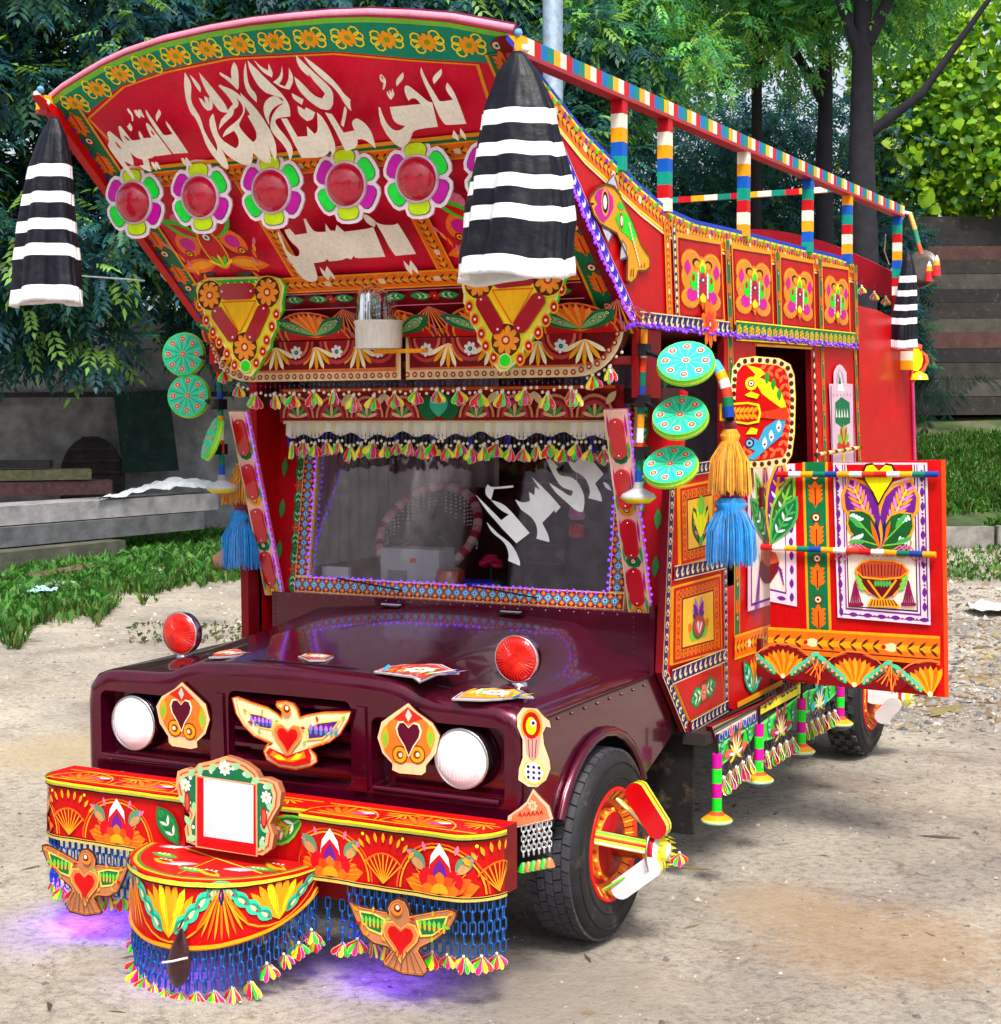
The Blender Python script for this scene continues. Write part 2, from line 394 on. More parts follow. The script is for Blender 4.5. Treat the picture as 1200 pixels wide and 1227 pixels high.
# cross bands
P.stroke([(-.84,.945),(.84,.955)], .035, AMB, dl=0); P.stroke([(-.84,.935),(.84,.945)], .022, GRN, dl=1); P.up(2)
P.herring([(-.84,.895),(.84,.905)], .075)
P.poly([(-.865,.02),(.865,.02),(.865,.30),(-.865,.30)], DRED); P.up()
for u in (-.335, .335): P.herring([(u,.32),(u,.86)], .075)
P.herring([(-.865,.318),(.865,.322)], .085)
P.stroke([(-.865,.27),(.865,.27)], .006, PNK); P.up()
for i in range(7):
    u = -.72+i*.24
    P.feather(u-.01, .245, PI, .1, .045, LGR, GRN); P.feather(u+.01, .245, 0, .1, .045, LGR, GRN); P.up(3); P.rose(u, .245, .024, RED, DRED, CRM, 6); P.up(3)
P.stroke([(-.865,.205),(.865,.205)], .005, PNK)
for i in range(5):
    u = -.8+i*.4
    for rr_, cc in ((.185, C(235,110,50)), (.175, C(150,12,24)), (.155, C(240,150,50)), (.147, C(196,20,26))):
        P.poly([(u+rr_*math.cos(t), .035+rr_*.86*math.sin(t)) for t in [q*PI/16 for q in range(17)]], cc); P.up()
    P.up(); P.fan(u, .045, PI*.14, PI*.86, .15, 13, [ORG, C(250,150,60)], .022, 1)
    for sg in (-1, 1):
        P.leaf(u, .055, PI/2-sg*1.05, .2, .075, GRN, 2, m=.65); P.leaf(u, .06, PI/2-sg*1.05, .17, .04, C(120,190,120), 3, m=.65)
        for q in (.08, .12, .16): P.eye(u+sg*math.sin(1.05)*q, .06+math.cos(1.05)*q, .012, NAVY, CRM, GRN, 4)
    P.fan(u+.2, .205, -PI*.8, -PI*.2, .17, 11, [ORG, PNK, AMB], .008, 1)
P.up(6)
# butterfly fish motifs in the lower left and right fields
for u in (-.62, .62):
    for sg in (-1, 1):
        P.leaf(u+sg*.02, .50, PI/2-sg*1.75, .2, .075, ORG, 0); P.leaf(u+sg*.03, .50, PI/2-sg*1.75, .16, .04, AMB, 1)
        P.circ(u+sg*.11, .60, .055, ORG, 0, 12, ry=.07, a=sg*.5); P.circ(u+sg*.11, .60, .035, MAG, 1, 10)
        P.leaf(u+sg*.02, .62, PI/2-sg*.9, .19, .07, C(50,200,40), 2); P.leaf(u+sg*.03, .625, PI/2-sg*.9, .14, .035, RED, 3)
        P.eye(u+sg*.13, .55, .02, DRED, AMB, BLK, 2); P.circ(u+sg*.08, .72, .04, PNK, 1, 10)
    P.circ(u, .57, .05, RED, 3, 14, ry=.105); P.stroke([(u+.05*math.cos(t), .57+.105*math.sin(t)) for t in [k*PI/10 for k in range(20)]], .008, AMB, True, 4)
    P.eye(u, .63, .024, DRED, WHT, NAVY, 4); P.fan(u, .47, PI*.2, PI*.8, .07, 5, [YEL, LIME], .014, 5)
P.up(7)
for u in (-.62, .62):
    for sg in (-1, 1):
        for k in range(6): P.leaf(u+sg*(.14+.012*k), .40+.035*k, PI/2+sg*(.5-.2*k), .05, .014, [ORG, AMB, PNK][k % 3])
    for k in range(13): P.circ(u-.21+.035*k, .385, .006, [AMB, CRM][k % 2], 0, 6)
P.up()
for k in range(11): P.circ(-.25+.05*k, .385, .005, AMB, 0, 6)
P.up()
# calligraphy on the crimson field and below it (traced)
z1 = lambda p: Zm(220,50,5.4545,p); z2 = lambda p: Zm(440,50,7.5,p); z3 = lambda p: Zm(120,100,8.5714,p); z4 = lambda p: Zm(340,230,6,p)
LW = C(250,248,238)
P.letters([z2([(160,485),(175,490),(205,585),(255,665),(310,700),(365,690),(400,655),(330,640),(285,600),(262,485),(535,455),(500,410),(465,400),(440,415),(430,430),(400,370),(392,300),(410,285),(450,300),(600,435),(640,440),(688,660),(470,685),(455,760),(420,815),(370,850),(330,840),(260,770),(200,680),(165,580)]),
 z2([(525,170),(540,122),(560,175),(690,415),(715,435),(825,415),(760,335),(762,280),(775,262),(840,350),(945,632),(770,650),(735,625),(690,540),(640,420)]),
 z2([(640,215),(720,135),(733,190),(655,275)]), z2([(315,235),(380,170),(395,215),(325,298)]), z2([(820,750),(832,690),(875,745),(880,790)]), z2([(885,730),(893,675),(940,735),(942,780)]),
 z2([(165,200),(185,188),(210,215),(235,265),(210,330),(200,325),(205,270),(175,250)]), z2([(233,350),(245,345),(255,375),(265,350),(252,335),(270,340),(280,360),(285,318),(300,350),(305,375),(275,420),(245,395)])], LW,
 [(z2([(180,208),(190,205),(205,235),(190,232)]), CRIM)])
P.letters([z3([(150,385),(175,378),(215,410),(330,510),(385,600),(418,690),(412,735),(320,685),(415,830),(430,880),(395,860),(300,740),(190,590),(155,530),(158,505),(172,480),(150,420)]),
 z3([(262,325),(285,325),(400,470),(440,475),(490,460),(465,400),(470,370),(490,390),(520,450),(600,445),(545,330),(545,290),(580,300),(810,615),(640,635),(635,625),(610,655),(565,660),(598,790),(560,795),(470,730),(520,725),(505,670),(450,655),(380,600),(300,470),(268,370)]),
 z3([(540,150),(555,170),(720,410),(760,420),(815,400),(755,325),(745,270),(775,300),(978,600),(825,612),(700,450),(545,210)]),
 z3([(640,215),(680,148),(705,195),(655,280)]), z3([(352,145),(365,140),(415,205),(410,275),(398,270),(395,215),(360,180)]), z3([(420,160),(445,155),(460,175),(465,150),(490,155),(530,235),(505,230),(490,215),(480,245),(440,215)]),
 z3([(348,325),(365,320),(372,290),(410,340),(395,380),(375,370)]), z3([(592,700),(620,695),(635,720),(640,690),(665,700),(698,770),(670,765),(655,740),(655,785),(620,760)]), z3([(900,655),(925,650),(940,675),(950,645),(970,655),(1012,725),(990,730),(965,705),(962,742),(920,710)])], LW,
 [(z3([(322,425),(345,430),(390,475),(370,478),(340,455)]), CRIM), (z3([(225,480),(245,490),(298,560),(280,553),(245,525)]), CRIM), (z3([(592,365),(605,370),(640,415),(628,420),(605,400)]), CRIM)])
P.letters([z1([(60,125),(100,190),(98,240),(92,320),(135,385),(160,430),(175,490),(210,560),(262,640),(268,600),(222,500),(212,430),(240,392),(250,420),(260,500),(290,560),(345,600),(385,622),(410,600),(400,540),(375,505),(300,548),(310,510),(350,475),(410,430),(438,385),(430,330),(380,280),(300,230),(275,205),(320,220),(390,250),(445,310),(450,380),(420,440),(405,470),(440,520),(500,580),(525,560),(520,500),(465,410),(480,400),(540,470),(590,560),(612,640),(615,720),(560,712),(500,650),(495,715),(460,738),(380,705),(320,660),(290,620),(340,720),(338,760),(310,755),(240,680),(190,600),(160,500),(120,415),(95,400),(60,310),(50,200)]),
 z1([(150,125),(185,165),(250,240),(320,330),(335,370),(370,330),(330,270),(275,215),(290,205),(405,300),(405,350),(375,360),(372,400),(330,440),(290,480),(275,500),(280,460),(300,420),(335,385),(310,385),(270,370),(200,250),(165,180)]),
 z1([(148,292),(170,300),(190,330),(185,280),(205,290),(215,325),(215,285),(240,310),(235,370),(205,375),(170,345)]), z1([(90,140),(120,165),(165,225),(160,258),(125,215)]),
 z1([(375,55),(402,90),(405,150),(410,210),(400,240),(350,190),(285,140),(285,122),(360,165),(355,100)]),
 z1([(455,55),(462,150),(480,220),(525,265),(522,320),(470,270),(440,190),(440,110)]), z1([(468,45),(520,95),(600,180),(690,260),(740,340),(742,412),(650,420),(640,455),(700,530),(755,600),(760,660),(740,702),(720,620),(620,520),(608,470),(625,400),(660,350),(700,325),(690,290),(630,275),(560,250),(480,120)]),
 z1([(415,255),(470,310),(560,410),(640,560),(655,640),(648,705),(620,660),(590,560),(500,430),(435,330)]), z1([(615,280),(565,330),(570,400),(605,470),(600,400),(640,345),(700,320),(660,280)]),
 z1([(510,42),(560,90),(600,110),(602,65),(630,120),(625,155),(560,120)]), z1([(690,80),(700,150),(670,200),(710,215),(735,170),(735,90),(770,160),(740,235),(690,225),(630,185),(680,150)]),
 z1([(780,10),(860,90),(960,180),(1020,240),(1025,300),(1015,350),(990,372),(930,360),(850,300),(780,210),(770,150),(830,200),(900,280),(950,295),(970,260),(900,180),(790,90)]),
 z1([(830,15),(920,80),(1000,150),(1050,200),(1100,270),(1135,300),(1130,330),(1140,375),(1100,340),(1050,240),(960,170),(860,70)]),
 z1([(755,258),(830,300),(820,335),(760,295)]), z1([(790,340),(835,365),(845,350),(905,385),(890,430),(850,440),(795,400)]),
 z1([(680,425),(720,425),(790,545),(855,540),(850,475),(900,525),(925,510),(918,385),(960,420),(1010,520),(1040,620),(1020,665),(1000,630),(985,660),(940,680),(880,682),(815,682),(760,570)]),
 z1([(970,385),(1015,395),(1090,515),(1160,500),(1140,450),(1165,420),(1200,430),(1260,480),(1290,560),(1300,620),(1230,560),(1180,560),(1180,610),(1100,638),(1030,490)]), z1([(1095,345),(1115,365),(1090,480),(1072,465)])], LW,
 [(z1([(860,130),(900,180),(940,250),(925,270),(880,215)]), CRIM)])
P.letters([z4([(-5,215),(10,200),(30,240),(60,330),(110,375),(150,382),(162,360),(155,320),(90,270),(50,190),(90,180),(130,225),(215,210),(188,110),(205,108),(240,175),(280,205),(350,200),(345,140),(380,190),(415,195),(425,150),(480,200),(640,180),(690,165),(775,380),(570,395),(545,375),(530,400),(490,388),(480,402),(370,415),(355,395),(340,418),(262,430),(292,530),(270,565),(210,560),(150,510),(80,400),(30,290)]),
 z4([(600,60),(640,140),(700,165),(690,110),(735,150),(840,155),(865,140),(895,185),(995,360),(850,375),(800,310),(740,190),(690,100)]),
 z4([(305,455),(340,490),(355,450),(410,520),(412,545),(375,520),(365,555),(320,510)]), z4([(905,410),(945,450),(955,405),(1010,470),(1010,505),(970,470),(965,512),(915,465)])], LW)
# top rim
for i in range(len(ARC)-1):
    a, b = ARC[i], ARC[i+1]
T(mb, 'headboard')
r = MB(); r.tube([Vector(HO)+Vector(HU)*u+Vector(HV)*(v+.0)-HN*.02 for u, v in ARC], .013, C(235,140,165), 8); T(r, 'headboard_rim')

# ---- visor: two boards with rounded ends under the headboard
def visor(u0, u1, flip):
    mb = MB(); P = Paint(mb, (0, .985, 0), (1, 0, 0), (0, 0, 1)); 
    a, b = (u0, u1); zt, zb = 2.285, 2.07
    # outline with one rounded outer end
    n = 8; outer = []
    s = -1 if flip else 1
    for k in range(n+1):
        t = k/n*PI/2; outer.append((abs(u1)-.21+.21*math.cos(t)**.9 if k < n else abs(u1)-.21, zt-.0-(zt-zb)*math.sin(t)))
    pts = [(s*x, z) for x, z in outer]+[(s*abs(u0), zb), (s*abs(u0), zt)]
    if flip: pts = pts[::-1]
    mb.prism([(x, .985, z) for x, z in pts], (0, .05, 0), CRM, BRN); P.up()
    P.rect(min(a, b)+.012, zt-.05, max(a, b)-.012, zt-.045, DRED); P.rect(min(s*abs(u0), s*(abs(u1)-.0)), zt-.044, max(s*abs(u0), s*abs(u1)), zt-.008, C(235,190,130)); P.up()
    for i in range(18):
        x = s*(abs(u0)+.03+i*.05); 
        if abs(x) < abs(u1)-.02: P.eye(x, zt-.026, .012, DRED if i % 2 else BLK, C(225,140,110), RED)
    P.up(3)
    ins = [(s*(abs(u0)+.02+(abs(x)-abs(u0))*.955), zb+.042+(z-zb)*.68) for x, z in pts]
    P.poly(ins, DRED); P.up(); P.stroke(ins, .008, C(225,110,60), True); P.up()
    k = 0; x = abs(u0)+.1
    while x < abs(u1)-.1:
        X = s*x
        for rr, cc in ((.088, C(190,60,60)), (.074, DRED), (.064, C(225,110,80)), (.052, C(150,20,40))):
            P.poly([(X+rr*math.cos(t), zt-.052-rr*1.1*math.sin(t)) for t in [q*PI/10 for q in range(11)]][::-1], cc); P.up()
        P.rose(X, zt-.098, .03, WHT, NAVY, SKYB, 7); P.up(3)
        Xm = s*(x+.1)
        if x+.15 < abs(u1)-.05:
            P.fan(Xm, zt-.075, -PI*.85, -PI*.15, .1, 7, [C(250,235,190), AMB], .018); P.up()
        x += .2
    low = [(s*abs(u0), zb+.018), (s*(abs(u1)-.2), zb+.018), (s*(abs(u1)-.1), zb+.05), (s*(abs(u1)-.03), zb+.13), (s*(abs(u1)-.018), zt-.03)]
    for x, y, t in P.along(low, .035):
        P.circ(x, y, .012, DRED, 0, 8); P.circ(x, y, .007, C(235,150,120), 1, 6)
    P.up(2)
    return mb
T(visor(.012, .97, False), 'visor_board'); T(visor(-.012, -.97, True), 'visor_board')
# shelf joining visor and headboard
m = MB(); m.box((0, 1.06, 2.26), (1.92, .1, .03), MAR); T(m, 'visor_shelf', DARKI)

# ---- board over the windscreen
mb = MB(); P = Paint(mb, (0, 1.28, 0), (1, 0, 0), (0, 0, 1))
mb.box((.0, 1.30, 1.97), (1.64, .04, .15), C(150,20,28)); P.up(); z0 = 1.967
P.stroke([(-.80,z0-.07),(.80,z0-.07)], .014, CRM); P.stroke([(-.8,z0+.07),(.8,z0+.07)], .012, ORG); P.up()
for i in range(9):
    x = -.72+i*.18
    if i == 4:
        P.circ(x-.045, z0-.01, .05, GRN, 0, 12); P.circ(x+.045, z0-.01, .05, GRN, 0, 12); P.leaf(x, z0-.05, PI/2, .12, .09, TEAL, 1); continue
    for rr, cc in ((.085, C(225,150,110)), (.074, C(150,20,28)), (.062, C(200,60,80)), (.045, DRED)):
        P.poly([(x+rr*math.cos(t), z0-.05+rr*1.1*math.sin(t)) for t in [q*PI/10 for q in range(11)]], cc); P.up()
    P.fan(x, z0-.05, PI*.1, PI*.9, .055, 5, [C(240,200,150), LGR], .016); P.up()
    P.leaf(x+.05, z0+.0, .9, .07, .03, CRM); P.leaf(x-.05, z0+.0, PI-.9, .07, .03, CRM); P.up()
T(mb, 'header_board')
# torn cream strip under it
mb = MB(); rr_ = random.Random(3)
for i in range(60):
    x = -.78+i*.0262; h = .055+.012*math.sin(i*1.3)+.008*math.sin(i*.47); y0 = 1.274
    mb.add([(x, y0, 1.896), (x+.0262, y0, 1.896), (x+.0262, y0-.006, 1.896-(.055+.012*math.sin((i+1)*1.3)+.008*math.sin((i+1)*.47))), (x, y0-.006, 1.896-h)], [(3,2,1,0)], [C(236,230,208), C(228,216,180), C(214,208,200), C(240,236,226), C(230,222,192)][(i*7+i//3) % 5])
T(mb, 'torn_sticker_strip', CLOTH)
m = MB(); m.box((0, 1.44, 2.0), (1.96, .22, .06), C(60,14,20)); T(m, 'header_backing', DARKI)
m = MB(); m.box((0, 1.16, 2.13), (1.94, .32, .03), C(120,14,24)); T(m, 'soffit_board', DARKI)

# ---- windscreen, frame and front pillars on the raked plane
GO, GU, GV = Vector((0, 1.37, 1.136)), Vector((1, 0, 0)), Vector((0, -.288, .958)).normalized()
GN = GU.cross(GV)
def G(u, v, h=0): return GO+GU*u+GV*v+GN*h
GV2 = Vector((0, .15, .989)).normalized(); GN2 = GU.cross(GV2)      # the glass itself leans back a little, the strips lean forward
def G2(u, v, h=0): return GO+GU*u+GV2*v+GN2*h
def slab(mb, u0, v0, u1, v1, h0, h1, col):
    q = [G2(u0,v0,h1), G2(u1,v0,h1), G2(u1,v1,h1), G2(u0,v1,h1)]; return mb.prism(q, GN2*(h0-h1), col)
for s in (-1, 1):       # red posts between the frame and the corner
    mb = MB(); a, b = (s*.80, s*.995) if s > 0 else (-.995, -.80); slab(mb, a, .0, b, .9, -.06, -.01, C(200,15,30)); P = Paint(mb, G2(0,0,-.01), GU, GV2); P.up()
    for i in range(5):
        v = .1+i*.19; x = s*.835
        P.feather(x, v, PI/2, .11, .05, LGR, GRN); P.feather(x, v-.005, -PI/2, .1, .05, LGR, GRN); P.up(3); P.rose(x, v, .024, C(230,90,60), DRED, CRM, 6); P.up(3)
        P.leaf(s*.92, v+.04, PI/2, .09, .03, LGR)
    T(mb, 'cab_post')
    # proud strip with oblong reflectors
    mb = MB(); q = [G(s*.845,-.0,.0), G(s*.905,-.0,.0), G(s*.905,.87,.0), G(s*.845,.87,.0)]
    mb = MB(); lx = .012*s
    def st(u0, u1): return [G(u0,.0,.055), G(u1,.0,.055), G(u1,.86,.055), G(u0,.86,.055)]
    u0, u1 = (.842, .94) if s > 0 else (-.94, -.842)
    mb.prism(st(u0, u1), -GN*.02, CRM, PNK); P = Paint(mb, G(0,0,.055), GU, GV); P.up()
    P.rect(u0+.006, .005, u1-.006, .855, C(236,186,176)); P.up()
    for i in range(4):
        for x_ in (u0+.012, u1-.012): P.leaf(x_, .02+i*.215, PI/2, .07, .014, LGR); P.leaf(x_, .10+i*.215, PI/2, .1, .010, MAG)
    P.up()
    for i in range(4):
        v = .03+i*.215
        P.circ((u0+u1)/2, v-.005, .034, GRN if i % 2 else C(240,150,30), 0, 8, ry=.028); P.eye((u0+u1)/2, v-.004, .014, BLK, CRM, ORG, 1)
    o = T(mb, 'reflector_strip')
    for i in range(4):
        v0 = .055+i*.205; rm = MB(); pts = []
        for k in range(16):
            t = 2*PI*k/16; cx_ = (u0+u1)/2; pts.append(G(cx_+.032*math.cos(t), v0+.077+(.050 if math.sin(t) > 0 else -.050)+.032*math.sin(t), .068))
        rm.prism(pts, -GN*.013, C(190,0,22)); T(rm, 'reflector', REFL, o)
        sc = MB(); sc.ball(G(cx_, v0+.145, .07), .0035, WHT, 6); sc.ball(G(cx_, v0+.01, .07), .0035, WHT, 6); T(sc, 'reflector_rivet', CHROME, o)
# patterned frame
WT = .84
for nm, (u0, v0, u1, v1) in {'bottom': (-.805,0,.805,.07), 'left': (-.805,.07,-.735,WT), 'right': (.735,.07,.805,WT), 'top': (-.735,WT-.05,.735,WT)}.items():
    mb = MB(); slab(mb, u0, v0, u1, v1, -.03, .02, C(235,190,130)); P = Paint(mb, G2(0,0,.02), GU, GV2); P.up()
    hor = nm in ('bottom', 'top')
    P.rect(u0+.005, v0+.005, u1-.005, v1-.005, C(150,15,25)); P.up()
    path = [(u0, (v0+v1)/2), (u1, (v0+v1)/2)] if hor else [((u0+u1)/2, v0), ((u0+u1)/2, v1)]
    for k, (x, y, a) in enumerate(P.along(path, .043)):
        w = .019; P.poly([(x+w,y),(x,y+w*1.15),(x-w,y),(x,y-w*1.15)], SKYB); P.circ(x, y, .008, WHT, 1, 7); P.circ(x, y, .005, NAVY, 2, 6)
        c, d = math.cos(a), math.sin(a)
        for sg in (-1, 1):
            X, Y = x+c*.0215-d*sg*.018, y+d*.0215+c*sg*.018
            P.poly([(X+.011,Y),(X,Y+.011),(X-.011,Y),(X,Y-.011)], C(240,140,50)); P.circ(x-d*sg*.028, y+c*sg*.028, .004, C(235,200,160), 0, 6)
    T(mb, 'windscreen_frame')
gl = MB(); slab(gl, -.74, .06, .74, WT-.04, -.004, .002, WHT); wsg = T(gl, 'windscreen', TINT)
# white lettering stuck on the glass
z5 = lambda p: Zm(560,530,6.3158,p)
mb = MB(); P = Paint(mb, G2(0,0,.003), GU, GV2)
P.letters([z5([(65,398),(260,590),(318,545),(250,515),(180,440),(140,400),(138,350),(160,318),(180,345),(350,328),(350,345),(205,355),(180,440),(240,455),(320,500),(475,685),(375,765),(255,640),(130,500)]),
 z5([(150,605),(240,700),(310,745),(370,820),(405,905),(400,935),(310,895),(318,840),(280,750),(180,680)]),
 z5([(365,435),(420,462),(475,445),(468,375),(510,400),(515,335),(555,360),(490,262),(560,320),(712,490),(670,535),(660,510),(635,545),(570,612),(615,700),(625,758),(525,730),(538,690),(520,600),(440,530),(405,510)]),
 z5([(602,105),(640,130),(690,185),(675,200),(690,240),(740,262),(770,258),(830,285),(880,370),(895,450),(880,525),(830,525),(740,440),(660,370),(622,305),(700,355),(760,400),(790,405),(800,370),(720,345),(680,290),(640,220),(605,140)]),
 z5([(760,135),(815,158),(885,85),(920,100),(1035,240),(970,310),(1020,400),(1020,448),(918,425),(935,380),(910,290),(860,240),(800,215)]), z5([(1032,298),(1075,320),(1098,370),(1045,345)])], C(245,250,250))
T(mb, 'windscreen_lettering', CLOTH)
# strings of purple lamps round the glass
def led_string(name, pts, n, r=.006, col=C(95,40,255), lit=True):
    m = MB(); P_ = [Vector(p) for p in pts]; seg = [(P_[i+1]-P_[i]).length for i in range(len(P_)-1)]; tot = sum(seg)
    for k in range(n):
        d = tot*(k+.5)/n; i = 0
        while i < len(seg)-1 and d > seg[i]: d -= seg[i]; i += 1
        p = P_[i]+(P_[i+1]-P_[i])*(d/seg[i]); p = p+Vector((random.uniform(-.004,.004), 0, random.uniform(-.004,.004)))
        m.ball(p, r, col, 6)
    o = T(m, name, LED if lit else FOIL); o['kind'] = 'stuff'; return o
led_string('lamp_string', [G2(-.735,.8,.03), G2(-.735,.07,.03)], 26)
led_string('lamp_string', [G2(-.73,.068,.03), G2(.73,.068,.03)], 46)
led_string('lamp_string', [G2(.735,.07,.03), G2(.735,.8,.03)], 26)
led_string('lamp_string', [G(.95,.0,.06), G(.95,.86,.06)], 30); led_string('lamp_string', [G(-.84,.0,.06), G(-.84,.86,.06)], 30)

# ---- cab interior
m = MB(); m.box((0, 1.60, 1.10), (1.9, .36, .1), C(20,14,16)); m.box((0, 1.75, .95), (1.9, .1, .3), C(20,14,16)); T(m, 'dashboard', DARKI, bevel=.02)
for x in (-.42, .42):
    m = MB(); m.box((x, 2.05, .98), (.62, .5, .16), C(70,14,22)); m.box((x, 2.26, 1.3), (.6, .14, .55), C(85,16,26)); T(m, 'cab_seat', CLOTH, bevel=.04)
m = MB(); m.box((0, 2.44, 1.45), (1.94, .03, 1.6), C(80,20,22)); P = Paint(m, (0, 2.42, 0), (1,0,0), (0,0,1)); P.up()
for z in (1.25, 1.55, 1.85, 2.1): P.diamonds([(-.95, z), (.95, z)], .1, C(110,30,20), C(190,120,60), C(160,70,30), step=1.5)
T(m, 'cab_back_wall', DARKI)
m = MB()  # added pleated sheets: pale and mauve windscreen reflections put into their colour
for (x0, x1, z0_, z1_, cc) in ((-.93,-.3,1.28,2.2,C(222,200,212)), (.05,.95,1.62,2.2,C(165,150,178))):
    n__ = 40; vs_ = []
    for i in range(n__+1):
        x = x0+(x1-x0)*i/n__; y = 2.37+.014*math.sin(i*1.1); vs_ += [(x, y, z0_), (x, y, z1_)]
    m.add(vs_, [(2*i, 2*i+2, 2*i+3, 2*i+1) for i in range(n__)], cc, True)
T(m, 'cab_reflection_sheet', CLOTH)
m = MB(); n__ = 44; vs_ = []  # added sheet on the far side, carrying the pale reflection in the glass
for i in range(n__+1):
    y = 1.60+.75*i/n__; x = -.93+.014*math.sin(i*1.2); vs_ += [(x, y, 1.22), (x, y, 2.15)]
m.add(vs_, [(2*i, 2*i+1, 2*i+3, 2*i+2) for i in range(n__)], C(228,205,216), True); T(m, 'cab_reflection_sheet', CLOTH)
# steering wheel with striped cover and bead fringe
sw = MB(); c0 = Vector((-.33, 1.74, 1.40)); ax = Vector((0, -.8, .6)).normalized(); sa = Vector((1,0,0)); sb = ax.cross(sa)
ring = [c0+sa*.245*math.cos(t)+sb*.245*math.sin(t) for t in [2*PI*k/48 for k in range(49)]]
sw.tube(ring, .021, [C(235,150,160), C(245,200,205), C(190,30,60)], 10, caps=False)
for a in (-.5, PI+.5, PI/2): sw.tube([c0, c0+sa*.24*math.cos(a)+sb*.24*math.sin(a)], .01, C(30,25,28))
sw.lathe(c0-ax*.02, ax, [(.055,0),(.055,.03),(.03,.045),(0,.05)], C(30,25,28)); sw.tube([c0, c0-ax*.3], .025, C(25,22,24))
o = T(sw, 'steering_wheel', CLOTH)
bd = MB()
for k in range(26):
    t = PI*(.04+.92*k/25); p = c0+sa*.245*math.cos(t)+sb*.245*math.sin(t)
    for q in range(random.randint(4, 7)): bd.ball(p-Vector((0, .01, .03+q*.017)), .005, C(225,225,235), 6)
T(bd, 'bead_fringe', CHROME, o)
m = MB(); m.box((-.27, 1.54, 1.245), (.30, .14, .19), C(190,195,205)); m.box((-.25, 1.467, 1.29), (.03, .008, .02), C(230,50,30)); m.box((-.33, 1.467, 1.22), (.10, .006, .05), C(120,125,135)); T(m, 'instrument_box', CLOTH, bevel=.012)
m = MB(); m.lathe((-.08, 1.50, 1.16), (0,0,1), [(.075,0),(.075,.02),(.06,.09),(.05,.1),(0,.1)], C(190,50,15), 20); m.build('amber_lamp', LENS, None, (-.08,1.50,1.16), label='amber round lamp lying on the dashboard behind the windscreen', cat='lamp')
m = MB(); m.tube([(.0,1.45,1.19),(.03,1.45,1.19),(.17,1.45,1.195),(.2,1.45,1.195)], [.018,.033,.033,.03], [C(20,30,160), C(25,35,190), C(15,90,60)], 12); m.build('spray_can', REFL, None, (.1,1.42,1.16), label='blue can lying on the dashboard against the windscreen', cat='can')
fl = empty('flower_posy', (.12,1.5,1.15), 'small pink artificial flower posy standing on the dashboard', 'flowers')
m = MB()
for k in range(7): m.lathe((.12+.02*math.cos(k), 1.5+.02*math.sin(k), 1.27+.012*(k % 3)), (math.cos(k)*.5, math.sin(k)*.5, 1), [(0,0),(.024,.012),(.03,.025),(.014,.02)], C(225,30,90), 7)
m.build('blossom', CLOTH, fl); m = MB(); m.tube([(.12,1.5,1.15),(.12,1.5,1.27)], .004, GRN); m.tube([(.12,1.5,1.17),(.15,1.49,1.22),(.17,1.48,1.2)], [.003,.012,.001], LGR, flat=.3); m.build('stem', CLOTH, fl)
m = MB(); 
for k in range(3): m.lathe((.50, 1.56, 1.62-.075*k), (0,0,-1), [(.004,0),(.03,.01),(.036,.045),(.028,.06)], [C(220,30,110), C(245,120,190), C(225,50,60)][k], 10)
m.tube([(.50,1.56,1.95),(.50,1.56,1.6)], .0025, WHT); m.build('hanging_tassel', YARN, None, (.50,1.56,1.95), label='pink tassel hanging inside behind the windscreen lettering', cat='tassel')
m = MB(); m.box((-.66, 1.48, 1.2), (.14, .02, .09), C(235,235,240)); m.build('reflection_patch', CLOTH, None, (-.66,1.48,1.155), label='white card for a glass reflection in the lower left corner of the windscreen', cat='patch')  # white box added where the glass shows a bright reflection
# cab shell: roof, left side, floor
m = MB(); m.box((.983, 1.16, 2.12), (.02, .24, .26), C(130,4,16)); T(m, 'corner_board')
m = MB(); m.box((0, 1.8, 2.27), (1.96, 1.36, .03), DRED); T(m, 'cab_roof', DARKI)
m = MB(); m.box((0, 3.3, .66), (1.9, 3.6, .08), C(35,25,22)); T(m, 'chassis_bed', DARKI)
m = MB(); m.box((0, 3.2, .46), (.7, 5.2, .16), C(20,18,18)); m.box((0, .77, .36), (1.6, .1, .1), C(22,20,20)); m.box((0, 4.3, .36), (1.5, .12, .12), C(22,20,20)); m.box((0,1.0,.62),(.7,.9,.5),C(22,20,20)); T(m, 'chassis', DARKI)
# ================================================================== left flank of the truck (plane X = XS)
def side(px=None, col=RED, x=XS, th=.03, back=None):
    mb = MB(); P = Paint(mb, (x, 0, 0), (0, 1, 0), (0, 0, 1))
    if px:
        q = P.px(px); mb.prism([(x, a, b) for a, b in q], (-th, 0, 0), col, back or DRED)
        P.up()
    return mb, P
top = [(607,42),(643,84),(667,115),(700,157),(733,189),(767,222),(800,250),(833,265),(883,276),(933,289),(1000,306),(1023,314)]
front = [(757,384),(719,300),(680,210),(644,125)]
mb, P = side(top+[(1025,414),(880,398),(800,390)]+front, th=.04)
tp = P.px(top); fr = P.px([(757,384),(719,300),(680,210),(644,125),(612,52)])
# orange band under the curved top
band = [(a, b-.06) for a, b in tp[1:]]
P.stroke([(a, b-.005) for a, b in tp], .02, C(30,60,190)); P.up(); P.herring([(a, b-.055) for a, b in tp[1:]], .085, ORG, YEL); P.stroke([(a, b-.108) for a, b in tp[1:]], .01, CRM); P.up()
for i, (x, y, a) in enumerate(P.along([(a, b-.03) for a, b in tp[1:]], .09)): P.circ(x, y, .011, LIME if i % 2 else VIO, 0, 7); P.leaf(x+.02, y, a+.5, .04, .015, LGR)
P.up()
# front edge with purple and white beads
P.commas([(a+.03, b) for a, b in fr], .055, C(60,40,190), C(225,215,240), C(240,150,170))
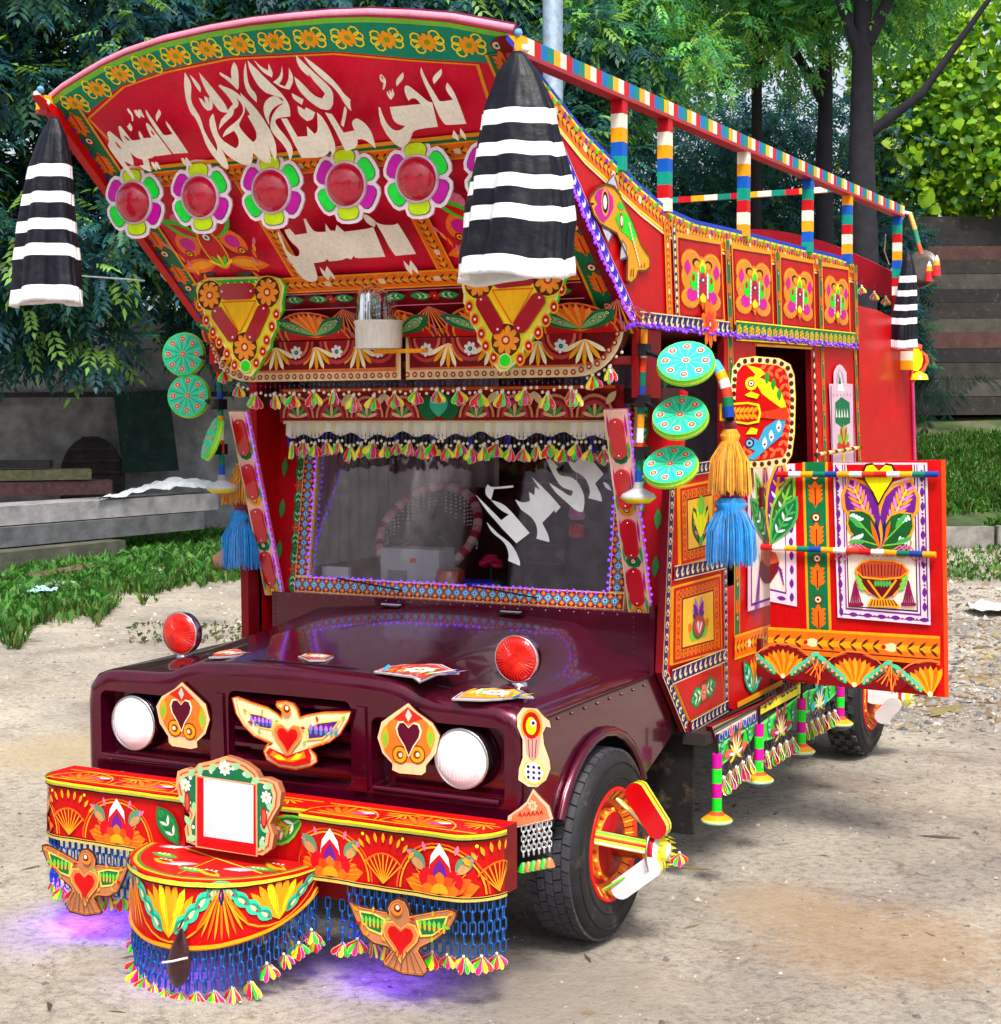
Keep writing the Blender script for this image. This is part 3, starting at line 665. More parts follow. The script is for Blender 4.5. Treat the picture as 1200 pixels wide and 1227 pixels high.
# columns and butterfly panels
def colm(p0, p1, w, kind='feather'):
    q = P.px([p0, p1])
    if kind == 'navy': P.dots(q, w, NAVY, CRM, CRM, .9)
    elif kind == 'herring': P.herring(q, w)
    else: P.feathers(q, w, GRN, AMB, step=2.6)
colm((797,262), (801,384), .06, 'herring'); colm((805,270), (810,388), .035, 'navy')
for a, b in (((869,288),(873,398)), ((928,302),(931,392)), ((979,312),(981,400)), ((1021,318),(1023,412))): colm(a, b, .055)
q = P.px([(876,396),(1020,408)]); P.florets(q, .085, GRN, AMB, YEL)
q = P.px([(760,382),(868,394)]); P.commas(q, .06, NAVY, CRM, CRM)
P.rose(*P.px([(843,389)])[0], .1, ORG, RED, CRM, 9); P.up(3); P.rose(*P.px([(843,389)])[0], .06, C(225,60,40), RED, CRM, 7); P.up(3)
T(mb, 'upper_side_board')
def butterfly(P, x, y, w, h):
    k = w/2; j = h/2
    def sym(f):
        for sg in (-1, 1): f(sg)
    for g, cc in ((1.0, C(236,120,20)), (.9, C(248,175,50)), (.78, C(240,140,30))):
        sym(lambda sg: (P.circ(x+sg*k*.5, y+j*.52, k*.5*g, cc, 0, 16, ry=j*.44*g), P.circ(x+sg*k*.62, y+j*.05, k*.36*g, cc, 0, 14, ry=j*.5*g)))
        P.up(); sym(lambda sg: P.circ(x+sg*k*.55, y-j*.62, k*.45*g, cc, 0, 14, ry=j*.34*g)); P.up(); P.circ(x, y, k*.5*g, cc, 0, 16, ry=j*.8*g); P.up()
    sym(lambda sg: (P.leaf(x+sg*k*.72, y+j*.1, PI/2, j*.5, k*.3, MAG), P.circ(x+sg*k*.5, y-j*.5, k*.26, MAG, 0, 10, ry=j*.22), P.circ(x+sg*k*.4, y-j*.05, k*.2, LIME, 1, 10, ry=j*.3), P.circ(x+sg*k*.3, y+j*.55, k*.2, BLK, 1, 10, ry=j*.14), P.circ(x+sg*k*.26, y+j*.5, k*.16, AMB, 2, 10, ry=j*.12), P.circ(x+sg*k*.45, y+j*.05, k*.08, RED, 2, 8, ry=j*.12), P.leaf(x+sg*k*.1, y-j*.8, PI/2+sg*.9, j*.4, k*.2, ORG, 1)))
    P.up(3); P.leaf(x, y+j*.1, PI/2, j*.62, k*.32, YEL); P.circ(x, y+j*.3, k*.12, LIME, 1, 8); P.up(2)
    P.circ(x, y-j*.18, k*.2, C(180,20,60), 0, 12, ry=j*.48); P.up()
    for i in range(6): sym(lambda sg: P.circ(x+sg*k*.24, y-j*.5+i*j*.14, k*.045, WHT, 0, 6))
    P.circ(x, y+j*.02, k*.1, NAVY, 0, 8, ry=j*.09); P.circ(x, y+j*.02, k*.06, WHT, 1, 8, ry=j*.05); P.leaf(x, y-j*.75, PI/2, j*.36, k*.3, YEL, 1); P.leaf(x, y-j*.95, PI/2, j*.3, k*.14, ORG, 2); P.up(3)
for qs in ([(811,281),(864,291),(868,386),(814,381)], [(877,294),(924,303),(927,391),(880,387)], [(935,305),(975,314),(977,396),(937,392)], [(985,316),(1017,322),(1019,401),(987,397)]):
    mb, P = side(qs, C(196,4,8), XS+.010, .012); q = P.px(qs); P.stroke(q, .014, AMB, True); P.up()
    P.stroke([((a-sum(x for x, y in q)/4)*.9+sum(x for x, y in q)/4, (b-sum(y for x, y in q)/4)*.92+sum(y for x, y in q)/4) for a, b in q], .004, C(120,4,10), True); P.up()
    us = [a for a, b in q]; vs = [b for a, b in q]; butterfly(P, sum(us)/4, (sum(vs)/4)-.005, (max(us)-min(us))*.84, (max(vs)-min(vs))*.74)
    T(mb, 'butterfly_panel')
# fish plaque
z6 = lambda p: Zm(690,200,8.1818,p)
mb, P = side(z6([(135,345),(140,290),(210,200),(300,170),(375,200),(430,270),(480,360),(540,500),(600,620),(640,760),(725,890),(722,990),(680,1020),(608,1020),(590,1090),(540,1140),(495,1110),(505,890),(470,760),(400,650),(320,590),(240,560),(175,470),(150,390),(190,355)]), AMB, XS+.012, .01)
P.pxpoly(z6([(180,290),(220,220),(300,210),(360,300),(370,400),(330,480),(270,545),(225,500),(178,400),(215,360)]), MAG); P.pxpoly(z6([(385,500),(420,440),(480,440),(540,530),(590,660),(585,770),(520,690),(430,610)]), LIME)
P.pxpoly(z6([(405,370),(430,330),(470,380),(480,420),(420,410)]), C(50,200,60)); P.up()
q = P.px(z6([(285,345)]))[0]; P.circ(*q, .034, C(240,150,90), 0, 14, ry=.05); P.circ(*q, .026, BLK, 1, 12, ry=.038); P.circ(q[0]-.004, q[1], .017, WHT, 2, 10, ry=.026)
q = P.px(z6([(445,525)]))[0]; P.circ(*q, .018, RED, 1, 10, ry=.03); P.circ(*q, .012, WHT, 2, 8, ry=.02)
for p_ in ([(300,160),(370,70),(420,240),(380,190)], [(250,590),(320,620),(355,660),(315,740),(290,690)], [(455,720),(490,780),(495,890),(430,910),(435,830)]):
    P.pxpoly(z6(p_), C(190,190,205)); P.stroke(P.px(z6(p_)), .006, C(90,70,90), True, 1)
for k in range(12):
    q = P.px(z6([(520+k*9, 560+k*36)]))[0]; P.circ(*q, .008, CRM, 2, 6)
for p_ in ([(540,1000),(535,1080)],[(560,1000),(560,1080)],[(640,960),(640,990)],[(670,940),(670,985)]): P.stroke(P.px(z6(p_)), .006, BLK, dl=2)
P.stroke(P.px(z6([(135,345),(140,290),(210,200),(300,170),(375,200),(430,270),(540,500),(640,760),(725,890),(722,990),(680,1020),(608,1020),(590,1090),(540,1140),(495,1110),(505,890),(400,650),(240,560),(175,470),(150,390)])), .008, C(90,60,20), True, 2)
T(mb, 'fish_plaque')
# purple beaded trim
q = [at(x, y, 0, XS+.02) for x, y in ((752,392),(759,388),(800,393),(880,402),(950,408),(1026,415))]
m = MB(); m.tube(q, .010, VIO, 8)
for i in range(len(q)-1):
    n = int((q[i+1]-q[i]).length/.03)
    for k in range(n): m.ball(q[i]+(q[i+1]-q[i])*((k+.5)/n)+Vector((.012, 0, random.uniform(-.012,.012))), .0075, C(150,60,235) if k % 3 else C(70,40,220), 6)
T(m, 'beaded_trim', FOIL)
led_string('lamp_string', [at(x, y, 0, XS+.05) for x, y in ((757,384),(719,300),(680,210),(660,150))], 46, .007)

# window belt and columns between trim and panels below
def plain(px, name, col=RED, x=XS, th=.03): mb, P = side(px, col, x, th); return mb, P
mb, P = side([(868,402),(906,406),(906,570),(884,572),(884,700),(868,704)]); P.feathers(P.px([(875,404),(879,560)]), .06, GRN, AMB, step=2.6); T(mb, 'centre_post')
mb, P = side([(906,406),(972,410),(972,416),(906,412)]); T(mb, 'window_head'); 
mb, P = side([(972,410),(1026,416),(1031,600),(976,600)])
P.diamonds(P.px([(975,418),(981,598)]), .045, BLK, CRM, C(200,90,50)); P.feathers(P.px([(985,414),(990,600)]), .05, GRN, AMB, step=2.6); P.feathers(P.px([(1024,416),(1031,600)]), .05, GRN, AMB, step=2.6)
# mosque motif
z7 = lambda p: Zm(860,400,4,p)
P.pxpoly(z7([(548,240),(548,185),(562,155),(577,147),(592,155),(610,185),(612,240),(640,240),(648,440),(655,640),(540,640),(535,440),(526,240)]), PALE); P.up()
P.pxpoly(z7([(560,235),(562,195),(577,168),(595,195),(600,235)]), C(190,150,190)); P.pxpoly(z7([(556,330),(585,300),(625,330),(628,425),(590,450),(556,425)]), GRN)
P.pxpoly(z7([(577,175),(590,235),(600,275),(565,275),(570,235)]), WHT, 1); P.up(2); P.pxpoly(z7([(577,195),(584,240),(570,240)]), GRN)
for k in range(5): P.pxpoly(z7([(560+k*13,355),(566+k*13,400),(558+k*13,400)]), WHT)
for x0, x1 in ((533,541),(640,646)): P.pxpoly(z7([(x0,250),(x0+3,250),(x1+4,640),(x1,640)]), PUR)
q = P.px(z7([(595,540)]))[0]; P.fan(*q, PI*.02, PI*.98, .12, 7, [C(200,60,20), LTG], .04); P.circ(*q, .03, RED, 1, 10); P.up(2)
q = P.px(z7([(595,590)]))[0]; P.poly([(q[0]-.03,q[1]+.02),(q[0]+.03,q[1]+.02),(q[0]+.012,q[1]-.05),(q[0]-.012,q[1]-.05)], YEL); P.up()
for k in range(6): q = P.px(z7([(548+k*16,292)]))[0]; P.circ(*q, .006, VIO, 0, 6)
T(mb, 'rear_window_post')
# frames of the two openings, and the inside seen through them
m = MB(); m.box((XS-.05, 2.0, 2.14), (.04, 1.3, .03), AMB); T(m, 'window_header', DARKI)
mb, P = side(None); q = [at(x, y, 0, XS+.006) for x, y in ((906,413),(972,417))]; mb.tube(q, .008, AMB, 6); T(mb, 'window_frame')
# panels under the front window
z8 = lambda p: Zm(780,560,3.243,p)
mb, P = side(z8([(75,20),(290,-30),(300,420),(300,935),(140,1030),(45,800),(60,420)]))
P.commas(P.px(z8([(85,30),(70,420),(55,800),(140,1012)])), .05); P.commas(P.px(z8([(290,-20),(287,420),(292,930)])), .04); P.commas(P.px(z8([(85,20),(287,-12)])), .05); P.commas(P.px(z8([(85,412),(285,368)])), .06)
P.commas(P.px(z8([(75,815),(280,730)])), .06); P.commas(P.px(z8([(145,1010),(292,925)])), .05)
T(mb, 'cab_side_panel')
def subpanel(px, kind, name='painted_panel'):
    mb, P = side(z8(px), AMB, XS+.009, .01, AMB); q = P.px(z8(px)); cx_ = sum(a for a, b in q)/4; cy_ = sum(b for a, b in q)/4
    sc = lambda k: [(cx_+(a-cx_)*k, cy_+(b-cy_)*k) for a, b in q]
    if kind == 'leaf':
        P.poly(sc(.97), C(190,8,12)); P.up(); P.circ(cx_, cy_, .12, C(150,30,20), 0, 14, ry=.05); P.up()
        for sg in (0, PI): P.feather(cx_, cy_, sg+.12, .15, .09, LGR, GRN)
        P.up(3); P.rose(cx_, cy_, .04, C(230,120,90), RED, CRM, 6); P.up(3); return T(mb, name)
    P.poly(sc(.95), RED); P.poly(sc(.88), ORG, 1); P.up(2)
    e = sc(.78)
    for x, y, a in P.along(e+[e[0]], .045): P.ring(x, y, .013, .005, C(150,50,20), 0, 8)
    P.poly(sc(.66), DRED, 0); P.poly(sc(.62), C(245,190,60), 1); P.up(2)
    w = (max(a for a, b in q)-min(a for a, b in q))*.3; h = (max(b for a, b in q)-min(b for a, b in q))*.3
    if kind == 'plant':
        for sg in (-1, 1): P.feather(cx_+sg*w*.1, cy_-h*.9, PI/2-sg*.42, h*1.7, w*.7, C(60,110,60), C(30,70,40), PNK)
        P.up(3); P.fan(cx_, cy_-h*.7, PI*.3, PI*.7, h*1.5, 5, [YEL, LEM], .03); P.up(); P.circ(cx_, cy_+h*.7, .04, LTG, 0, 10); P.up(); P.rect(cx_-.02, cy_-h*.98, cx_+.02, cy_-h*.6, LGR); P.up()
    else:
        for sg in (-1, 1):
            for k in range(4): P.leaf(cx_, cy_+h*.05, PI/2-sg*(.45+.28*k), h*(1.0-.1*k), .034, PUR if k % 2 else C(170,120,200), k % 2)
            P.leaf(cx_+sg*w*.2, cy_-h*.8, PI/2-sg*1.0, h*.9, .05, LTG, 2); P.leaf(cx_+sg*w*.45, cy_-h*.4, PI/2-sg*.9, h*.5, .04, ORG, 2)
        P.up(3); P.circ(cx_, cy_-h*.3, w*.42, GRN, 0, 14, ry=h*.52); P.circ(cx_, cy_-h*.25, w*.33, C(200,60,60), 1, 12, ry=h*.42); P.fan(cx_, cy_-h*.6, PI*.3, PI*.7, h*.6, 4, [WHT, PNK], .018, 2); P.up(3)
    T(mb, name)
subpanel([(110,75),(268,45),(262,345),(115,385)], 'plant'); subpanel([(85,465),(272,415),(278,715),(82,770)], 'vase'); subpanel([(90,832),(278,765),(285,915),(150,985)], 'leaf')
# strip between the front panels and the open door, with the half vase panel
mb, P = side(z8([(300,-60),(460,-60),(462,850),(330,945),(300,935)]))
P.feathers(P.px(z8([(335,-40),(335,680)])), .075, GRN, AMB, step=2.)
P.herring(P.px(z8([(322,702),(462,655)])), .11)
q = P.px(z8([(395,880)]))[0]; P.fan(q[0], q[1], PI*.2, PI*.8, .17, 9, [ORG, AMB], .035); P.feather(q[0], q[1], PI*.72, .22, .1, TEAL, GRN); P.feather(q[0], q[1], PI*.28, .22, .1, TEAL, GRN); P.up(4)
P.stroke(P.px(z8([(330,925),(505,835)])), .025, AMB); P.up()
P.pxpoly(z8([(370,-60),(457,-60),(457,535),(370,560)]), C(230,190,215)); P.up(); P.pxpoly(z8([(382,-60),(457,-60),(457,515),(382,540)]), PUR); P.up(); P.pxpoly(z8([(386,-60),(457,-60),(457,505),(386,528)]), C(236,214,205)); P.up()
cx_, cy_ = P.px(z8([(452,300)]))[0]
for k, L_ in enumerate((.42,.40,.36)): P.feather(cx_, cy_, PI/2+.2+.33*k, L_, .12, [PUR, C(60,90,50), GRN][k], [AMB, LTG, LGR][k]); P.up(3)
P.circ(cx_, cy_-.1, .14, C(110,16,30), 0, 16, ry=.08); P.circ(cx_, cy_-.03, .12, C(180,80,50), 1, 14, ry=.07); P.up(2)
for k in range(6): P.stroke([(cx_-.14, cy_-.08), (cx_-.22+.014*k, cy_-.33+.01*k)], .006, PUR)
T(mb, 'side_panel_strip')
# rear part of the flank: behind the open door, then the plain red rear panel
m = MB(); m.box((XS-.02, 3.18, 1.02), (.03, 1.4, .74), DRED); T(m, 'rear_side_wall')
mb, P = side([(1029,366),(1050,371),(1070,380),(1091,396),(1097,600),(1099,725),(1032,735),(1031,600)], RED, th=.04); T(mb, 'rear_side_panel')
m = MB(); q0, q1 = at(1092,396,0,XS+.012), at(1098,600,0,XS+.012); m.tube([q0, q1, Vector((q1.x,q1.y+.02,.62))], .012, C(200,60,120), 6); T(m, 'panel_edging', FOIL)
led_string('lamp_string', [q0, q1], 26, .007)
# rear end, roof and far side (seen from elsewhere)
m = MB(); m.box((0, 5.08, 1.5), (1.96, .04, 1.75), RED); T(m, 'rear_wall')
m = MB(); m.box((0, 3.7, 2.32), (1.92, 2.8, .03), DRED); T(m, 'body_roof')
m = MB(); m.box((-XS+.02, 3.2, 1.5), (.04, 3.8, 1.75), RED); T(m, 'far_side_wall')
m = MB(); m.box((-XS+.02, 1.27, 1.1), (.04, .1, 1.1), DRED); m.box((-XS+.02, 1.2, 2.2), (.04, .36, .1), RED); T(m, 'far_door_post')
mb = MB(); mb.prism([(-1.0, a, b) for a, b in tp]+[(-1.0, 3.85, 2.27), (-1.0, 1.0, 2.27)], (.04, 0, 0), RED, RED); T(mb, 'upper_side_board')
# arched board across the rear
arc = [(-1+.1*k, 2.66+.42*math.cos((-1+.1*k)*PI/2.3)-.02) for k in range(21)]
mb = MB(); mb.prism([(x, 5.0, z) for x, z in arc[::-1]]+[(x, 5.0, z-.17) for x, z in arc], (0, .05, 0), C(140,12,30), C(170,60,60)); T(mb, 'rear_arch_board')
mb = MB(); mb.box((1.0, 5.0, 2.52), (.11, .06, .24), C(150,8,24)); T(mb, 'rear_arch_end', PAINT, bevel=.004); mb = MB(); mb.box((-1.0, 5.0, 2.52), (.11, .06, .24), C(150,8,24)); T(mb, 'rear_arch_end', PAINT, bevel=.004)
# ---- open side door, swung out square to the body
YD = 2.42
mb = MB(); P = Paint(mb, (0, YD, 0), (1, 0, 0), (0, 0, 1))
q = P.px([(923,814),(1135,836),(1131,551),(924,556)]); u0, u1 = XS+.02, q[1][0]; z0_, z1_ = .70, 1.70
dpts = [(u0, z0_), (u1, z0_), (u1, z1_), (u0, z1_)]
dpx = P.px([(923,814),(1135,836),(1131,551),(924,556)])
mb.prism([(a, YD, b) for a, b in dpx], (0, .035, 0), RED, C(225,60,30)); P.up()
P.stroke(dpx[1:3], .018, C(225,70,20)); P.up()
P.feathers(P.px(z8([(655,638),(640,40),(640,-20)])), .115, GRN, AMB, step=1.6)
def dpoly(p, c, dl=0): P.pxpoly(z8(p), c, dl)
dpoly([(466,-14),(563,-14),(570,540),(466,520)], C(232,205,222)); P.up(); dpoly([(466,-14),(524,-14),(530,492),(466,478)], PUR); P.up(); dpoly([(466,-14),(520,-14),(526,484),(466,470)], C(236,214,205)); P.up()
for x, y, a in P.along(P.px(z8([(545,-5),(551,515),(470,500)])), .062): P.leaf(x-math.cos(a)*.022, y-math.sin(a)*.022, a, .044, .02, PUR)
P.up(); hb_ = P.px(z8([(468,300)]))[0]
for k, L_ in enumerate((.44,.40,.34)): P.feather(hb_[0], hb_[1], PI/2-.12-.2*k, L_*(.95-.1*k), .10, [PUR, C(60,90,50), GRN][k], [AMB, LTG, LGR][k]); P.up(3)
dpoly([(467,330),(490,340),(502,370),(498,400),(467,450)], C(110,16,30)); dpoly([(467,322),(490,332),(502,366),(467,378)], C(190,80,50), 1); P.up(2)
for k in range(5): P.stroke(P.px(z8([(500,385),(514+k*2,400+k*14)])), .005, PUR)
P.up()
dpoly([(712,-18),(1078,-18),(1092,612),(730,582)], C(232,205,222)); P.up()
fr_ = P.px(z8([(722,-10),(1066,-10),(1080,597),(742,568)]))
P.stroke(fr_[1:]+fr_[:1], .006, C(90,60,90)); P.up()
path_ = P.px(z8([(727,-10),(745,566),(1070,592),(1055,-10)]))
for x, y, a in P.along(path_, .062): P.leaf(x-math.cos(a)*.022, y-math.sin(a)*.022, a, .044, .02, PUR); P.circ(x+math.cos(a)*.03, y+math.sin(a)*.03, .005, PUR, 0, 6)
P.up()
dpoly([(748,-10),(1040,-10),(1054,575),(762,550)], PUR); dpoly([(752,-10),(1036,-10),(1049,568),(767,545)], C(230,205,220), 1); dpoly([(757,-10),(1030,-10),(1042,560),(772,540)], BLK, 2); dpoly([(761,-10),(1026,-10),(1037,553),(776,536)], C(240,222,212), 3); P.up(4)
dpoly([(765,-10),(1022,-10),(1022,30),(895,75),(770,45)], RED); P.up()
zz = lambda p: P.px(z8(p))
base = zz([(897,305)])[0]
for sg, tip in ((-1, (775,35)), (1, (1018,45))):
    t = zz([tip])[0]; a = math.atan2(t[1]-base[1], t[0]-base[0]); L_ = math.hypot(t[0]-base[0], t[1]-base[1])
    P.leaf(base[0], base[1], a, L_*1.0, .17, AMB, 0, m=.68); P.leaf(base[0], base[1], a, L_*.96, .14, PUR, 1, m=.68); c, d = math.cos(a), math.sin(a)
    P.stroke([(base[0], base[1]), (base[0]+c*L_*.85, base[1]+d*L_*.85)], .008, YEL, dl=2)
    for k in range(9):
        r_ = L_*(.22+.075*k)
        for s2 in (-1, 1): P.leaf(base[0]+c*r_, base[1]+d*r_, a+s2*.6, .07*(1.05-abs(k-4.5)*.09), .014, AMB if k % 2 else C(235,130,200), 2)
P.up(3)
for sg, tips in ((-1, [((778,170),.13),((782,270),.13)]), (1, [((1018,180),.13),((1020,290),.13)])):
    for tip, w in tips:
        t = zz([tip])[0]; a = math.atan2(t[1]-base[1], t[0]-base[0]); L_ = math.hypot(t[0]-base[0], t[1]-base[1])*1.02
        P.leaf(base[0], base[1], a, L_, w, AMB, 0, m=.66); P.leaf(base[0], base[1], a, L_*.97, w*.86, C(20,90,40), 1, m=.66); P.stroke([base, (base[0]+math.cos(a)*L_*.8, base[1]+math.sin(a)*L_*.8)], .006, LTG, dl=2)
        for k in range(4):
            r_ = L_*(.62+.09*k); P.circ(base[0]+math.cos(a)*r_+.0, base[1]+math.sin(a)*r_+(.02-.008*k), .014, C(210,235,240), 2, 8, ry=.007, a=a+1.2); P.leaf(base[0]+math.cos(a)*r_*.8, base[1]+math.sin(a)*r_*.8, a+.5, .05, .012, LGR, 2)
    P.up(3)
for k in range(5): P.leaf(base[0], base[1]-.02, PI/2+(k-2)*.16, .14, .02, [ORG, NAVY, AMB, NAVY, ORG][k])
P.up()
hx = zz([(892,48)])[0]
hp_ = [(0,-.115),(.03,-.06),(.075,-.005),(.088,.035),(.07,.07),(.035,.075),(0,.045),(-.035,.075),(-.07,.07),(-.088,.035),(-.075,-.005),(-.03,-.06)]
P.poly([(hx[0]+a*.86, hx[1]+b*.98) for a, b in hp_][::-1], C(70,20,20)); P.up(); P.poly([(hx[0]+a*.76, hx[1]+b*.86) for a, b in hp_][::-1], C(250,245,0)); P.up()
dpoly([(797,395),(820,365),(860,355),(950,360),(990,375),(1012,400),(985,460),(950,500),(850,490),(815,440)], AMB); P.up(); dpoly([(803,396),(825,370),(862,361),(948,366),(985,380),(1004,402),(980,424),(905,428),(830,420)], C(190,70,40)); dpoly([(808,408),(830,428),(905,436),(980,432),(1000,412),(975,462),(945,496),(905,512),(855,485),(822,440)], C(96,10,22)); P.up()
for k in range(13): dpoly([(822+k*13,378),(826+k*13,374),(832+k*12.2,420),(828+k*12.2,420)], C(90,20,14))
for k in range(6): q = zz([(880+k*11,436)])[0]; P.leaf(*q, -PI/2, .03, .014, LGR)
P.stroke(zz([(905,512),(860,450),(850,436)]), .009, AMB); P.stroke(zz([(905,512),(950,450),(960,436)]), .009, AMB)
for sx in (835, 972):
    for k in range(3): q = zz([(sx+(k-1)*7*(1 if sx < 900 else -1), 440+k*18)])[0]; P.leaf(*q, .5 if sx > 900 else PI-.5, .04, .018, LTG)
P.up(); dpoly([(862,508),(950,512),(980,545),(845,537)], AMB); P.up()
for k in range(9): dpoly([(866+k*10,513),(870+k*10,513),(862+k*13,536),(856+k*13,536)], C(100,20,16))
for k in range(6):
    for sx, tx in ((800,782),(1008,1030)):
        a_, b_ = zz([(sx, 440), (tx+(k*9 if sx < 900 else -k*9), 530)]); P.stroke([a_, b_], .006, C(130,20,70)); P.circ(*b_, .009, C(130,20,70), 1, 7)
P.up(2)
for k in range(3):
    for sx, s2 in ((800,-1),(1012,1)):
        q = zz([(897+s2*8, 345)])[0]; P.stroke([(q[0]+s2*.02*k, q[1]), (q[0]+s2*(.08+.02*k), q[1]+.05), (q[0]+s2*(.15+.02*k), q[1]-.02)], .006, PNK)
P.up()
P.herring(P.px(z8([(462,668),(1130,708)])), .12); P.stroke(zz([(462,700),(1130,752)]), .03, ORG); P.up(); P.stroke(zz([(462,694),(1130,744)]), .006, DRED); P.up()
for (bx, by) in ((522,822),(800,855),(1095,890)):
    b_ = zz([(bx, by-4)])[0]; lim = u1-.012-b_[0]
    P.poly([(b_[0]+.155*math.cos(t), b_[1]+.0+.15*math.sin(t)) for t in [k*PI/16 for k in range(17)] if .155*math.cos(t) < lim], DRED); P.up()
    for k in range(9):
        a = PI*.27+PI*.46*k/8
        if math.cos(a)*.13 < lim: P.leaf(b_[0], b_[1], a, .135, .026, [AMB, ORG][k % 2], 0, m=.75)
    P.up()
    for sg in (-1, 1):
        if sg > 0 and lim < .1: continue
        for k in range(5):
            q = .045+.026*k; x_, y_ = b_[0]+sg*(q*.80+.01), b_[1]+q*.62
            P.leaf(x_-sg*.01, y_-.012, PI/2-sg*.75, .07, .036, TEAL, 0); P.leaf(x_, y_-.012, PI/2-sg*.8, .05, .016, GRN, 1); P.eye(x_+sg*.012, y_+.008, .009, C(190,40,40), CRM, C(190,60,60), 2)
    P.up(4); P.stroke([(b_[0]+.165*math.cos(t), b_[1]+.16*math.sin(t)) for t in [k*PI/16 for k in range(17)] if .165*math.cos(t) < lim], .006, C(245,120,60)); P.circ(b_[0], b_[1]+.012, .012, CRM, 0, 8); P.up()
    if bx < 1000:
        g_ = zz([(bx+145, by-100)])[0]
        for k in range(7): P.stroke([g_, (g_[0]+math.cos(-PI*.75+PI*.5*k/6)*.03, g_[1]-.05), (g_[0]+(k-3)*.022, g_[1]-.115+.008*abs(k-3))], .005, [C(240,90,60), AMB][k % 2])
        P.up()
door = T(mb, 'open_side_door')
stripes = [C(200,20,30), WHT, AMB, C(10,110,90), C(15,60,150), AMB, WHT, C(200,60,30)]
def striped(mb, a, b, r, cols, step, n=8):
    a, b = Vector(a), Vector(b); L_ = (b-a).length; k = max(2, int(round(L_/step)))
    mb.tube([a+(b-a)*(i/k) for i in range(k+1)], r, [cols[i % len(cols)] for i in range(k)], n)
m = MB(); striped(m, (XS+.10, YD-.03, 1.655), (u1-.04, YD-.03, 1.665), .013, stripes, .055); T(m, 'door_rod', PAINT, door)
q = P.px([(915,655),(1124,664)]); m = MB(); striped(m, (q[0][0], YD-.03, q[0][1]), (q[1][0], YD-.03, q[1][1]), .013, stripes, .055); T(m, 'door_rod', PAINT, door)
for z in (.86, 1.55): m = MB(); m.box((XS+.012, YD-.01, z), (.03, .03, .09), DRED); T(m, 'door_hinge', DULL, door)
# strings tied across the window corner
m = MB(); striped(m, at(978,545,0,XS+.03), at(1032,536,0,XS+.03), .01, [BRN, CRM, AMB], .05); T(m, 'window_rod')

# ================================================================== hood, fenders and front
FO = [(-.965,.56),(-.965,.70),(-.965,.83),(-.955,.885),(-.925,.925),(-.87,.945),(-.80,.948),(-.74,.95),(-.68,.951),(-.62,.953),(-.55,.963),(-.49,.99),(-.42,1.005),(-.28,1.012),(-.14,1.015)]
FO = FO+[(0,1.016)]+[(-a, b) for a, b in FO[::-1]]
RE = {1.3: lambda x: 1.04 if False else None}
def back_z(x, z, t):
    ax_ = abs(x)
    if ax_ < .63: zb = 1.112-.03*(ax_/.63)**2
    elif ax_ < .81: zb = 1.082-.115*(ax_-.63)/.18
    else: zb = .962
    return z+(zb-z)*t if z > .9 else z
rows = [(.165,.965,.02),(.168,.975,.012),(.178,.988,.004),(.20,.997,0),(.24,1.0,0)]
mb = MB(); vs = []; n = len(FO)
for y, k, dz in rows:
    for x, z in FO: vs.append((x*k, y, (z-dz*2.2 if z > .6 else z)))
fs = []
for j in range(len(rows)-1):
    for i in range(n-1): fs.append((j*n+i, (j+1)*n+i, (j+1)*n+i+1, j*n+i+1))
mb.add(vs, fs, MAR, True)
TI = [i for i, (x, z) in enumerate(FO) if z > .82]; m_ = len(TI); vs = []; ys = [.24,.35,.5,.7,.9,1.1,1.3]
for y in ys:
    t = (y-.24)/1.06
    for i in TI:
        x, z = FO[i]; xx = x
        vs.append((xx, y, back_z(x, z, t) if z > .93 else z))
fs = [(j*m_+i, (j+1)*m_+i, (j+1)*m_+i+1, j*m_+i+1) for j in range(len(ys)-1) for i in range(m_-1)]
mb.add(vs, fs, MAR, True)
hood = T(mb, 'hood', METALP)
# front face with three recesses
from mathutils.geometry import tessellate_polygon
ky = .965
outl = [(x*.965, (z-.044 if z > .6 else z)) for x, z in FO]
def rr(x0, z0, x1, z1, r=.03, n=4):
    o = []
    for cx_, cz_, a0 in ((x1-r, z1-r, 0), (x0+r, z1-r, PI/2), (x0+r, z0+r, PI), (x1-r, z0+r, 1.5*PI)):
        for k in range(n+1): a = a0+k/n*PI/2; o.append((cx_+r*math.cos(a), cz_+r*math.sin(a)))
    return o
holes = [rr(-.885,.60,-.355,.87), rr(-.27,.60,.27,.915), rr(.355,.60,.885,.87)]
polys = [[Vector((a, b, 0)) for a, b in outl]]+[[Vector((a, b, 0)) for a, b in h_] for h_ in holes]
flat = [v for p_ in polys for v in p_]; tris = tessellate_polygon(polys)
mb = MB(); mb.add([(v.x, .165, v.y) for v in flat], [tuple(t) for t in tris], MAR)
for h_ in holes:
    k = len(h_)
    mb.add([(a, .165, b) for a, b in h_]+[(a*1.0, .178, b) for a, b in h_]+[(a+(.012 if a < sum(q[0] for q in h_)/k else -.012), .235, b+(.01 if b < .74 else -.01)) for a, b in h_],
           [(i, (i+1) % k, (i+1) % k+k, i+k) for i in range(k)]+[(i+k, (i+1) % k+k, (i+1) % k+2*k, i+2*k) for i in range(k)], MAR, True)
    mb.add([(a, .234, b) for a, b in h_], [tuple(range(k))], MAR)
gp = T(mb, 'front_panel', METALP)
for z in (.66,.72,.78,.84,.885):
    m = MB(); m.prism([(-.262,.185,z),(.262,.185,z),(.262,.225,z+.026),(-.262,.225,z+.026)], (0,0,-.012), MAR)
    T(m, 'grille_slat', METALP, gp, bevel=.003)
